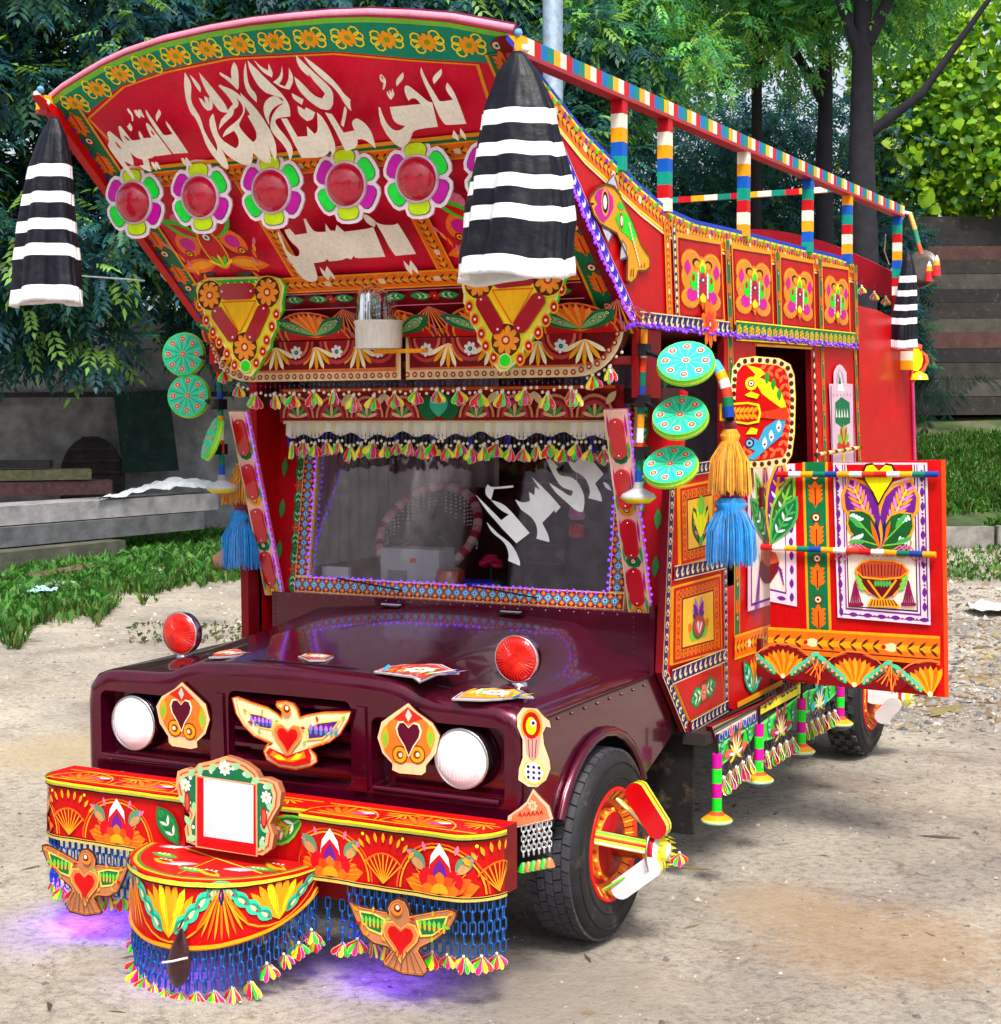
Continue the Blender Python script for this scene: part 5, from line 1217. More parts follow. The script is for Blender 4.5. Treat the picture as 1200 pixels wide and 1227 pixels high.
# siren lamp on its bracket
m = MB(); c0 = Vector((-.037,.86,2.19)); m.lathe(c0, (0,0,1), [(.092,0),(.094,.09),(.098,.1),(.098,.11)], C(225,222,215), 32); m.box((.04,.9,2.18), (.22,.05,.015), AMB); siren = T(m, 'siren_lamp')
m = MB(); m.lathe(c0+Vector((0,0,.11)), (0,0,1), [(.088,0),(.086,.1),(.076,.135),(.045,.155),(0,.16)], C(225,215,225), 32); m.lathe(c0+Vector((0,0,.11)), (0,0,1), [(.085,0),(.083,.1),(.073,.132),(.043,.151),(0,.156)], C(225,215,225), 32, caps=False); T(m, 'clear_dome', GLASS, siren)
m = MB(); m.box(c0+Vector((.0,0,.175)), (.06,.04,.10), C(40,34,44))
for k in range(3):
    for j in range(3): m.ball(c0+Vector((-.022+.022*j,-.027,.14+.034*k)), .006, C(220,220,230), 6)
T(m, 'lamp_core', REFL, siren)
# side rods with round studded discs
def disc_face(mb, c0, n, r):
    u, v, n = basis(n); P = Paint(mb, c0, u, n.cross(u), .001)
    P.up(); P.circ(0, 0, r*.9, C(50,215,170), 0, 26); P.up()
    for k in range(22): a = 2*PI*k/22; P.stroke([(0, 0), (math.cos(a)*r*.86, math.sin(a)*r*.86)], [.001, .004], C(130,240,160) if k % 2 else C(10,160,120))
    P.up()
    for k in range(9):
        a = 2*PI*k/8; x, y = (0, 0) if k == 8 else (math.cos(a)*r*.68, math.sin(a)*r*.68)
        P.circ(x, y, r*.135, C(235,200,190), 0, 10); P.circ(x, y, r*.11, C(215,40,60), 1, 10); P.circ(x, y, r*.06, C(250,190,120), 2, 8)
def rod(s, nrms, cs, rpx):
    p0, p1 = Vector((s*1.005,1.09,2.30)), Vector((s*.985,1.075,1.66)); m = MB()
    striped(m, p0, p1, .014, [C(10,120,90), C(240,150,30), WHT, C(210,60,30), C(10,110,90), C(20,70,170)], .055, 10)
    m.lathe(p1-Vector((0,0,.05)), (0,0,1), [(.0,-.03),(.045,-.02),(.07,.0),(.06,.015),(.02,.035),(.016,.06)], [C(200,60,40), C(225,215,50), C(190,190,200), C(190,190,200), GREY], 18)
    o = T(m, 'disc_rod')
    for k in range(3):
        z = (2.17,1.977,1.781)[k]; m = MB(); m.box((s*1.0,1.08,z), (.045,.06,.045), C(16,14,22)); c0 = Vector(cs[k]); m.tube([(s*1.0,1.08,z), c0-Vector(nrms[k]).normalized()*.03], .010, C(16,14,22)); T(m, 'clamp', RUBBER, o)
        m = plate_disc(c0, nrms[k], rpx[k], .028, C(80,225,120), C(120,220,60)); disc_face(m, c0, nrms[k], rpx[k]); T(m, 'studded_disc', PAINT, o)
rod(1, [(.20,-.70,.72),(.15,-.70,.72),(.05,-.68,.76)], [at(822,432,1,1.03), at(815,497,1,1.03), at(803,556,1,1.03)], [.110,.107,.106])
rod(-1, [(.30,-.95,.1),(.3,-.95,.12),(-.62,-.75,.35)], [at(219,424,1,1.05), at(225,474,1,1.05), at(251,525,1,1.05)], [.098,.098,.098])
# yarn tassels
def tassel(name, top, parts, label, sc=1., seed=1):
    rd2 = random.Random(seed); top = Vector(top); e = empty(name, top, label, 'tassel', 'two colour yarn tassels on the cab sides'); m = MB(); m.tube([top+Vector((0,0,.05)), top-Vector((0,0,sum(p[1] for p in parts)))], .006, C(60,10,30)); m.build('cord', YARN, e); z = 0
    for nm, L_, r0, r1, cc in parts:
        m = MB(); t0 = top-Vector((0,0,z))
        if nm == 'knot': m.lathe(t0, (0,0,-1), [(0,0),(r0,.01),(r1,L_*.5),(r0*.9,L_)], cc, 16)
        else:
            m.lathe(t0, (0,0,-1), [(r0*.3,0),(r0,.02),(r0*.8,.045),(r0*.9,.06),(r1*.8,L_*.9)], tuple(x*.7 for x in cc), 18)
            for k in range(330):
                a = rd2.uniform(0, 2*PI); q = rd2.uniform(.85,1.05); l = L_*rd2.uniform(.9,1.04); d = Vector((math.cos(a), math.sin(a), 0)); j = Vector((rd2.uniform(-.01,.01), rd2.uniform(-.01,.01), 0)); sh = rd2.uniform(.75,1.35)
                m.tube([t0+d*r0*.7-Vector((0,0,.005)), t0+d*r0*1.02-Vector((0,0,.03)), t0+d*r0*.85-Vector((0,0,.05)), t0+d*(r0*.35+r1*.68)*q-Vector((0,0,l*.5))+j*1.5, t0+d*r1*q-Vector((0,0,l))+j*1.6], [.003,.0035,.003,.0028,.0014], tuple(min(1, x*sh) for x in cc), 3, caps=False)
        m.build({'knot': 'knot'}.get(nm, 'yarn_skirt'), YARN, e); z += L_*(.95 if nm != 'knot' else .85)
GY, BYL, MR = C(240,160,20), C(10,140,220), C(120,8,45)
tt = at(877,500,0,1.2); tassel('yarn_tassel', tt, [('knot',.05,.03,.038,MR),('a',.26,.042,.078,GY),('knot',.03,.04,.045,MR),('b',.27,.062,.088,BYL)], 'gold over blue yarn tassel hanging below the mirror arm beside the open door', seed=3)
tt = at(290,553,1,1.25); tassel('yarn_tassel', tt, [('knot',.02,.02,.03,GY),('a',.17,.04,.08,GY),('knot',.04,.045,.045,MR),('b',.26,.058,.082,BYL)], 'gold over blue yarn tassel on the far cab side, in front of the grass', seed=5)
# cone shaped striped cloths
def cone_cloth(name, top, h, r, label, seed, npl=9, fl=.55, lean=0.):
    rd3 = random.Random(seed); ph = rd3.uniform(0, 6); top = Vector(top); m = MB(); bk, wh = C(10,11,26), C(236,236,242)
    bands = [(.262,.33),(.41,.47),(.555,.615),(.69,.755),(.915,1.01)]; tab = [(0,.06),(.03,.16),(.1,.36),(.26,.60),(.5,.76),(.75,.90),(1,1.0)]
    nu, nv = 108, 60
    def f(u, v):
        a = 2*PI*u; w = np.interp(v, [q[0] for q in tab], [q[1] for q in tab])*r; amp = .12*min(1, v*1.8+.1)
        w *= 1+amp*math.sin(npl*a+ph+1.1*math.sin(a*2+ph)+.8*math.sin(v*3+a))*(.75+.35*math.sin(2*a+ph))+.07*math.sin(3*a+ph*2)*v+.02*math.sin(23*a+v*6)*v
        w *= 1+.13*v*noise.noise(Vector((math.cos(a)*1.6+ph, math.sin(a)*1.6, v*2.2)))+.05*noise.noise(Vector((math.cos(a)*5, math.sin(a)*5+ph, v*7)))
        return top+Vector((math.cos(a)*w+lean*v+.02*math.sin(v*4+ph)*v, math.sin(a)*w*fl, -h*v+r*(.015*math.sin(npl*a+ph)*v+.07*math.sin(2*a+ph)*v)))
    def colr(u, v):
        return wh if any(a <= v <= b for a, b in bands) else bk
    cuts = [0]+[q for ab in bands for q in ab][:-1]+[1.]; rowv = []
    for q0, q1 in zip(cuts[:-1], cuts[1:]): k_ = max(2, int((q1-q0)*50)); rowv += [q0+(q1-q0)*i/k_ for i in range(k_)]
    rowv.append(1.); nr = len(rowv)
    m.add([f(i/nu, v) for v in rowv for i in range(nu+1)], [(j*(nu+1)+i, j*(nu+1)+i+1, (j+1)*(nu+1)+i+1, (j+1)*(nu+1)+i) for j in range(nr-1) for i in range(nu)], [colr((i+.5)/nu, (rowv[j]+rowv[j+1])/2) for j in range(nr-1) for i in range(nu)], True); 
    o = m.build(name, CLOTH, None, top, label=label, cat='cloth', group='striped cloth covers tied at the truck corners'); s_ = o.modifiers.new('thick', 'SOLIDIFY'); s_.thickness = .004
    return o
c = at(620,62,1,-.0); cone_cloth('striped_cloth', c, .71, .195, 'large black and white striped cloth hanging at the right headboard corner', 2, 7, .55, .0)
c = at(65,140,1,-.0); cone_cloth('striped_cloth', c, .69, .15, 'black and white striped cloth at the left headboard corner against dark leaves', 5, 6, .6, -.075)
c = at(1088,300,0,1.08); cone_cloth('striped_cloth', c, .56, .07, 'small black and white striped cloth at the rear right corner of the truck', 8, 7, .8)
# white knots and wire hoop at the corners
for c_ in (Vector((1.0,.05,3.12)), Vector((-1.0,.03,3.13))):
    m = MB()
    for k in range(5): m.ball(c_+Vector((.03*math.cos(k*1.3), .02*math.sin(k), .012*k-.03)), .015, [WHT, C(60,110,190), C(210,190,120), WHT, C(90,150,200)][k], 8)
    T(m, 'corner_knot', CLOTH)
# ================================================================== striped roof rails
RC = [C(10,150,130), C(20,90,190), C(245,165,20), C(238,232,215), C(200,20,30)]
def rail(a, b, w, step=.055, cols=RC, nm='roof_rail', off=0):
    a, b = Vector(a), Vector(b); L_ = (b-a).length; k = max(2, int(round(L_/step))); m = MB(); d = (b-a).normalized()
    up = Vector((0,0,1)) if abs(d.z) < .9 else Vector((0,1,0)); s_ = d.cross(up).normalized()*w/2; t_ = s_.cross(d).normalized()*w/2
    vs = []; 
    for i in range(k+1): p = a+(b-a)*(i/k); vs += [p-s_-t_, p+s_-t_, p+s_+t_, p-s_+t_]
    for i in range(k):
        for j in range(4): m.add([vs[4*i+j], vs[4*i+(j+1)%4], vs[4*i+4+(j+1)%4], vs[4*i+4+j]], [(0,1,2,3)], (C(190,50,60) if (j == 2 and abs(d.z) < .5 and w > .045 and False) else cols[(i+off) % len(cols)]))
    m.add(vs[:4], [(0,1,2,3)], cols[0]); m.add(vs[-4:], [(3,2,1,0)], cols[0]); return T(m, nm)
def ztop(y):
    ys = [a for a, b in tp]; zs = [b for a, b in tp]; return float(np.interp(y, ys, zs))
RC2 = [C(245,180,30), C(240,232,215), C(205,20,40), C(10,120,190), C(10,140,120)]
for s in (-1, 1):
    rail((s*1.0,.03,3.105), (s*1.0,4.93,3.105), .05, .048, RC2)
    m = MB(); m.box((s*1.0,2.48,3.072), (.055,4.9,.014), C(175,50,60)); T(m, 'rail_underside')
    for y, o_ in ((.86,0),(1.30,3),(2.21,2),(3.14,0),(3.83,1),(4.87,3)):
        zb = ztop(y) if y < 3.95 else 2.63
        rail((s*1.0, y, zb-.02), (s*1.0, y, 3.065), .046, .05, RC, 'rail_post', o_)
    rail((s*1.03,5.0,2.18), (s*1.03,5.0,2.40), .06, .05, RC, 'rail_post', 2)
rail((-1.0,3.80,3.10), (.98,3.80,3.10), .03, .075, [C(240,232,215), C(10,140,120), C(205,20,40), C(245,180,30)], 'cross_rail')
rail((-1.0,1.30,3.10), (.2,1.30,3.10), .03, .075, [C(240,232,215), C(10,140,120), C(205,20,40), C(245,180,30)], 'cross_rail')
# rear corner: metal dish, bent arm, heart plaque, small bells
m = MB(); m.lathe(at(1106,322,1,5.15), (-.3,-.9,.1), [(0,0),(.06,-.01),(.10,.005),(.11,.012),(.06,.004),(0,.008)], C(120,112,105), 28); dish = T(m, 'metal_dish', DULL)
m = MB(); pa = [at(x, y, 1, 5.05) for x, y in ((1080,262),(1083,254),(1091,256),(1097,275),(1101,292),(1105,305))]; m.tube([pa[0]+(pa[-1]-pa[0])*0]+pa[1:], .014, [WHT, WHT, C(225,170,90), C(60,140,110), C(200,90,60)], 8); T(m, 'bent_arm')
m = MB(); pw = [at(x, y, 1, 5.02) for x, y in ((1062,280),(1060,300),(1066,318),(1074,312),(1066,328))]; m.tube(pw, .005, C(190,180,185), 6); T(m, 'wire_hook', CHROME)
mb = MB(); P = Paint(mb, (0,5.04,0), (1,0,0), (0,0,1)); hq = Zm(1000,220,4.09,[(380,800),(400,780),(430,790),(425,815),(455,840),(462,875),(440,920),(400,960),(380,985)]); q = P.px(hq)
mb.prism([(a,5.04,b) for a, b in q], (0,.02,0), C(225,110,70)) ; P.up(); P.poly([((a-1.12)*.8+1.10, (b-2.3)*.8+2.3) for a, b in q], C(160,10,20)) if False else None
cc_ = (sum(a for a, b in q)/len(q), sum(b for a, b in q)/len(q)); P.poly([((a-cc_[0])*.72+cc_[0], (b-cc_[1])*.72+cc_[1]) for a, b in q], C(160,10,20)); P.circ(cc_[0]-.02, cc_[1], .04, YEL, 1, 10, ry=.07); T(mb, 'heart_plaque')
for x, y in ((1033,343),(1048,350),(1062,356)):
    p = at(x, y, 1, 4.99); o = place('bead_string', BS[2], p+Vector((0,0,.05)), truck); place('pendant', PENDS[(x) % 8], p, o, 0, 1.2)
for x, y in ((1114,325),(1123,318)):
    p = at(x, y, 1, 5.1); m = MB(); m.tube([p+Vector((0,0,.06)), p+Vector((0,0,.03)), p, p-Vector((0,0,.06))], [.004,.016,.02,.026], [WHT, AMB, C(210,20,30)], 10); T(m, 'metal_bell', FOIL, dish)
m = MB(); p = at(1102,455,1,5.05); m.lathe(p, (0,0,1), [(.055,0),(.045,.03),(.01,.05)], YEL, 10); T(m, 'metal_bell', FOIL)
# ================================================================== mirror plate, arm
MY = 1.50; z10 = lambda p: Zm(860,400,4,p)
mb = MB(); P = Paint(mb, (0,MY,0), (1,0,0), (0,0,1))
out = [(75,230),(80,160),(110,120),(180,110),(300,120),(345,145),(362,190),(370,300),(365,480),(350,590),(330,625),(200,645),(110,640),(80,600),(70,480),(70,330)]
q = P.px(z10(out)); mb.prism([(a,MY,b) for a, b in q], (0,.02,0), AMB, BRN); P.up(); cx_ = sum(a for a, b in q)/len(q); cz_ = sum(b for a, b in q)/len(q); sc = lambda k: [((a-cx_)*k+cx_, (b-cz_)*k+cz_) for a, b in q]
P.dots(sc(.94), .028, CRM, BRN, YEL, 1.1, closed=True, r=.34); P.poly(sc(.87), C(205,10,14)); P.up()
for x, y, a in P.along([p for p in sc(.76)][3:14], .032):
    for sg in (-1, 1): P.leaf(x, y, a+sg*.7, .032, .014, C(240,110,60))
P.up()
tip = P.px(z10([(345,388)]))[0]
P.pxpoly(z10([(140,150),(205,165),(230,190),(205,210),(270,235),(310,280),(345,385),(260,320),(215,285),(190,240),(170,215),(185,195)]), YEL); P.circ(*P.px(z10([(165,238)]))[0], .026, YEL, 1, 12); P.up(2)
for x, y in ((240,215),(270,245),(300,295)): a, b = P.px(z10([(x, y)]))[0]; P.leaf(a, b-.02, PI/2, .05, .018, C(30,160,50))
P.eye(*P.px(z10([(165,238)]))[0], .014, C(200,30,20), WHT, NAVY); P.up(3)
P.pxpoly(z10([(145,600),(185,560),(150,545),(135,520),(165,495),(200,510),(230,450),(290,410),(338,392),(320,450),(310,490),(260,530),(215,570),(180,605)]), SKYB); P.up()
for x, y in ((230,528),(262,495),(298,450)): a, b = P.px(z10([(x, y)]))[0]; P.leaf(a, b-.02, PI/2, .05, .02, WHT); P.circ(a, b, .005, RED, 1, 6)
P.eye(*P.px(z10([(157,522)]))[0], .02, NAVY, C(150,190,210), NAVY); P.up(3)
for pt in ([(135,290),(165,275),(205,290),(195,310),(150,300)], [(140,480),(165,448),(198,455),(190,480)]): P.pxpoly(z10(pt), YEL)
P.pxpoly(z10([(190,380),(335,350),(345,388),(335,415),(190,400)]), C(225,60,30)); P.up(); P.pxpoly(z10([(15,335),(150,325),(205,335),(215,380),(205,425),(150,435),(15,415)]), YEL); P.up(); P.pxpoly(z10([(25,345),(150,335),(195,345),(205,380),(195,415),(150,425),(25,405)]), C(190,20,20)); P.up()
for k in range(7): a, b = P.px(z10([(45+k*21,380)]))[0]; P.leaf(a, b, .8, .035, .014, AMB); P.leaf(a, b, -.8, .035, .014, AMB)
mir = T(mb, 'mirror_board')
m = MB(); pa = [at(866,452,0,1.02), at(866,440,1,1.46)+Vector((0,0,0)), at(867,470,1,1.47), at(871,500,1,1.48)]; pts = [pa[0]]+[pa[1]+(pa[3]-pa[1])*(k/6) for k in range(7)]
m.tube([(XS,1.62,2.14)]+[at(x, y, 1, 1.47) for x, y in ((858,437),(863,446),(867,455),(870,465),(872,476),(873,487),(874,500))], .022, [C(20,100,160), SKYB, AMB, WHT, C(200,60,40), GRN, C(20,60,160), BLK], 10); m.tube([at(874,500,1,1.47), at(876,497,1,1.49)], .02, BLK); T(m, 'mirror_arm', PAINT, mir)

# ================================================================== wheels
def wheel(x, y, s, full=True):
    R, w = .352, .18; e = MB(); xo = x
    prof = [(.20,.0),(.225,-.012),(.28,-.016),(.318,-.010),(.338,.008),(.343,.03),(.343,w-.03),(.338,w-.008),(.318,w+.0),(.28,w+.006),(.22,w),(.20,w-.01)]
    e.lathe((x, y, R-.004), (-s, 0, 0), prof+[prof[0]], C(34,34,37), 72, caps=False)
    for r_ in (.245,.30): e.lathe((x, y, R-.004), (-s,0,0), [(r_,-.0145),(r_+.003,-.018),(r_+.006,-.0145)], C(34,34,36), 72, caps=False)
    ty = T(e, 'tyre', RUBBER)
    tb = MB(); nb = 46
    for rib in range(5):
        x0 = .010+rib*.0325; wd = .0285
        for k in range(nb):
            if not full and k % 2: continue
            a = 2*PI*(k+(.5 if rib % 2 else 0))/nb; da = 2*PI/nb*.44; r0, r1 = .34, .354
            if rib in (0, 4): r1 = .351
            vs = []
            for rr_ in (r0, r1):
                for aa, xx in ((a-da, x0), (a+da, x0), (a+da*1.0, x0+wd), (a-da, x0+wd)):
                    sk = .02*(1 if rib % 2 else -1)*(xx-x0)/wd
                    vs.append((x-s*xx, y+math.cos(aa+sk)*rr_, R-.004+math.sin(aa+sk)*rr_))
            tb.add(vs, [(4,5,6,7),(0,1,5,4),(1,2,6,5),(2,3,7,6),(3,0,4,7)], C(66,66,72))
    o = T(tb, 'tread', RUBBER, ty); o['kind'] = 'stuff'
    # dished rim
    rm = MB(); c0 = Vector((x, y, R-.004)); rm.lathe(c0, (s,0,0), [(.205,-.06),(.212,.008),(.203,.014),(.19,.0),(.15,-.035),(.13,-.03),(.12,.0),(.06,.02),(0,.02)], [C(215,20,16), C(225,30,20), C(235,60,20), C(240,110,20), C(205,15,15), C(240,150,30), C(160,10,20), C(120,8,20)], 48)
    rim = T(rm, 'rim', PAINT, ty)
    P = Paint(MB(), c0+Vector((s*.006,0,0)), (0,s,0), (0,0,1)); pm = MB(); 
    for k in range(48):
        a = 2*PI*k/48; p_ = lambda r_, h: c0+Vector((s*h, math.cos(a)*r_, math.sin(a)*r_))
        pm.tube([p_(.195,.0045), p_(.165,-.021)], .0022, C(30,10,10) if k % 2 else C(250,200,60), 4)
    for k in range(24):
        a = 2*PI*k/24; pm.ball(c0+Vector((s*-.012, math.cos(a)*.125, math.sin(a)*.125)), .009, C(245,200,80) if k % 2 else C(225,60,40), 6)
    T(pm, 'rim_painting', PAINT, rim) if False else pm.build('rim_decoration', PAINT, rim, kind='stuff')
    hb = MB(); hb.lathe(c0, (s,0,0), [(.045,0),(.04,.12),(.05,.14),(.062,.165),(.062,.185),(.05,.2),(.035,.215),(.03,.225),(.0,.23)], [C(140,10,20), C(190,20,25), C(230,190,40), C(180,20,30), C(220,220,220), C(240,225,40), C(250,240,80), C(240,240,220)], 18)
    for k in range(16):
        a = 2*PI*k/16; hb.add([c0+Vector((s*.205, math.cos(a-.15)*.06, math.sin(a-.15)*.06)), c0+Vector((s*.205, math.cos(a+.15)*.06, math.sin(a+.15)*.06)), c0+Vector((s*.235, math.cos(a)*.055, math.sin(a)*.055))], [(0,1,2)], C(245,235,30))
    ho = T(hb, 'hub_cap', REFL, ty)
    wr = MB(); wr.tube([c0+Vector((s*.17, math.cos(t)*.085, math.sin(t)*.085)) for t in [2*PI*k/24 for k in range(25)]], .004, C(200,200,200), 6, caps=False); T(wr, 'wire_ring', CHROME, ty)
    if full:
        for k in range(4):
            a = [2.75, 1.2, -.35, -1.9][k]; d = Vector((0, math.cos(a), math.sin(a))); t_ = Vector((0, -math.sin(a), math.cos(a))); am = MB()
            for j, cc in enumerate([LTG, YEL, C(200,30,20), YEL, C(240,240,180)]):
                o_ = t_*(-.02+.01*j); am.tube([c0+d*.165+Vector((s*.0,0,0))+o_, c0+d*.05+Vector((s*.165,0,0))+o_], .0062, cc, 6)
            T(am, 'spoke', REFL, ty)
        # oblong plates on the spokes
        for (px0, py0, px1, py1, cc, w_) in ((762,952,786,992,C(205,10,18),.042),(744,1065,780,1040,C(225,225,232),.04)):
            YP = y-.06; a_, b_ = at(px0, py0, 1, YP), at(px1, py1, 1, YP); d = (b_-a_); l = d.length; d.normalize(); up = Vector((0,-1,0)).cross(d); pm = MB()
            for j, c2 in enumerate((cc, LEM, C(200,60,30), LEM)):
                pts = []
                for q in range(16):
                    t = 2*PI*q/16; pts.append(a_+d*((l if math.cos(t) > 0 else 0)+w_*math.cos(t))+up*w_*math.sin(t)+Vector((.0,.012*j,0)))
                pm.prism(pts if True else pts[::-1], (0,.012,0), c2, c2 if j else C(235,225,60))
            T(pm, 'spoke_plate', REFL, ty)
        cb = MB(); cp = c0+Vector((s*.235,0,0)); T(cb, 'x') if False else None
        p1 = place('pendant', PEND[3], cp+Vector((s*.03,-.0,-.0)), ty, .6, .9)
    return ty
wheel(1.012, .77, 1); wheel(-1.012, .77, -1, False)
wheel(1.0, 4.40, 1, False); wheel(-1.0, 4.40, -1, False)
m = MB(); 
p_ = at(1050,862,0,1.2)
for (px0, py0, px1, py1, cc) in ((1046,834,1066,836,C(230,228,230)),(1058,858,1070,846,C(205,200,200))):
    a_, b_ = at(px0, py0, 1, 4.3), at(px1, py1, 1, 4.3); d = b_-a_; l = d.length; d.normalize(); up = Vector((0,-1,0)).cross(d); w_ = .045
    for j, c2 in enumerate((cc, LEM, C(225,200,40))): m.prism([a_+d*((l if math.cos(t) > 0 else 0)+w_*math.cos(t))+up*w_*math.sin(t)+Vector((0,.012*j,0)) for t in [2*PI*q/16 for q in range(16)]], (0,.012,0), c2)
T(m, 'spoke_plate', REFL)

# ================================================================== side step below the flank
XB = 1.09; z11 = lambda p: Zm(780,780,3.243,p)
def sidepx(p, col, name, x=XB, th=.03, bk=None): mb, P = side(z11(p), col, x, th, bk); return mb, P
mb, P = sidepx([(240,295),(500,180),(580,110),(705,65),(722,75),(585,130),(415,225),(246,318)], C(170,165,120), 'x'); P.stroke(P.px(z11([(244,308),(420,215),(584,120),(715,72)])), .012, C(60,55,50)); T(mb, 'step_edge')
mb, P = sidepx([(246,318),(415,225),(418,270),(258,362)], C(50,60,160), 'x'); q = P.px(z11([(262,340),(405,255)]))
for x, y, a in P.along(q, .06): P.ring(x, y, .018, .006, C(190,195,230), 0, 8); P.leaf(x+.01, y, a+.8, .04, .012, C(190,195,230))
P.stroke(P.px(z11([(250,325),(412,234)])), .01, CRM); T(mb, 'blue_name_board')
mb, P = sidepx([(418,224),(583,120),(584,165),(420,252)], C(235,220,20), 'x', XB+.012)
# painted lettering: IOA 2022
(ux0, uz0), (ux1, uz1) = P.px(z11([(432,230),(574,142)])); Lx = math.hypot(ux1-ux0, uz1-uz0); ca, sa_ = (ux1-ux0)/Lx, (uz1-uz0)/Lx
GL = {'I': [[(0,0),(.0,1)],[(-.25,0),(.25,0)],[(-.25,1),(.25,1)]], 'O': [[(.5*math.cos(t), .5+.5*math.sin(t)) for t in [2*PI*k/10 for k in range(11)]]], 'A': [[(-.45,0),(0,1),(.45,0)],[(-.25,.4),(.25,.4)]], '2': [[(-.4,.75),(-.2,.97),(.2,.97),(.38,.75),(.3,.5),(-.4,.02),(.42,.02)]], '0': [[(.38*math.cos(t), .5+.5*math.sin(t)) for t in [2*PI*k/10 for k in range(11)]]]}
hh = .062; wx = .06
for i, ch in enumerate('IOA 2022'):
    if ch == ' ': continue
    cxp = .05+i*(Lx-.08)/7.2
    for st_ in GL[ch]:
        pts = []
        for a, b in st_: X_, Y_ = cxp+a*wx, .004+b*hh; pts.append((ux0+X_*ca, uz0+X_*sa_+Y_))
        P.stroke(pts, .011, BLK)
P.up(); P.stroke(P.px(z11([(420,227),(582,124)])), .006, C(120,100,30)); T(mb, 'yellow_name_board')
flaps = [([(262,372),(415,278),(405,310),(385,350),(330,395),(275,440)], C(230,100,80), (330,355)), ([(425,290),(580,175),(545,270),(548,290),(500,330),(440,345)], C(200,30,90), (505,275)), ([(588,172),(605,158),(715,132),(720,160),(690,190),(640,225),(598,240)], C(30,190,180), (655,175))]
for fp, cc, ce in flaps:
    mb, P = sidepx(fp, C(30,215,40), 'x', XB, .01); P.stroke(P.px(z11(fp)), .01, C(120,235,120), True); P.up(); a, b = P.px(z11([ce]))[0]
    for k in range(9):
        t_ = -PI*.1+k*PI*1.2/8; P.leaf(a, b-.05, t_, .16 if k % 2 else .13, .045, cc if k % 2 else C(60,15,50), 0)
        P.leaf(a, b-.05, t_, .09, .016, [YEL, WHT][k % 2], 1)
    P.up(2); P.stroke([(a-.16,b-.05),(a-.1,b+.02),(a,b+.045),(a+.1,b+.05),(a+.16,b+.01)], .006, C(20,110,40))
    for q_ in (-.17,.17): P.feather(a+q_, b-.04, PI/2, .1, .04, TEAL, GRN)
    T(mb, 'green_flap')
for (x0, y0, x1, y1, n) in ((282,440,405,345,6),(450,345,575,280,6),(600,240,715,190,6)):
    a, b = at(780+x0/3.243, 780+y0/3.243, 0, XB+.01), at(780+x1/3.243, 780+y1/3.243, 0, XB+.01); 
    for k in range(n):
        p = a+(b-a)*(k/(n-1)); ch = place('chain', chain_mesh(2, .03, .014, .0022, C(90,85,90)), p, truck, PI/2); o = place('pendant', PENDS[pk % 8], p-Vector((-.005,0,.062)), ch, 0, 1.75); o.rotation_euler = (0,0,PI/2-.5+rd.uniform(-.3,.3)); pk += 1
# hanging posts with bowls
for (tx, ty_, by) in ((258,400,680),(422,285,525),(587,185,415),(738,140,310)):
    a, b = at(780+tx/3.243, 780+ty_/3.243, 0, XB+.03), at(780+(tx)/3.243, 780+(by-55)/3.243, 0, XB+.03); b = Vector((a.x, a.y, b.z)); m = MB()
    m.tube([a, a+Vector((0,0,.08))], .006, C(30,26,28))
    n_ = 4 if tx < 600 else 3; striped(m, a, b, .021, [MAG, C(30,225,40)], (a-b).length/n_-.001, 14)
    m.lathe(b+Vector((0,0,.005)), (0,0,-1), [(.02,0),(.035,.015),(.06,.032),(.066,.04),(.062,.047),(.05,.06),(.025,.072),(0,.074)], [C(235,80,40), AMB, C(220,215,120), C(150,200,210), C(90,110,110), C(110,70,40), C(90,60,40)], 22)
    T(m, 'hanging_post')
m = MB(); m.box((XB-.06, 2.5, .60), (.1, 1.9, .05), C(40,30,28)); T(m, 'step_beam', DARKI)
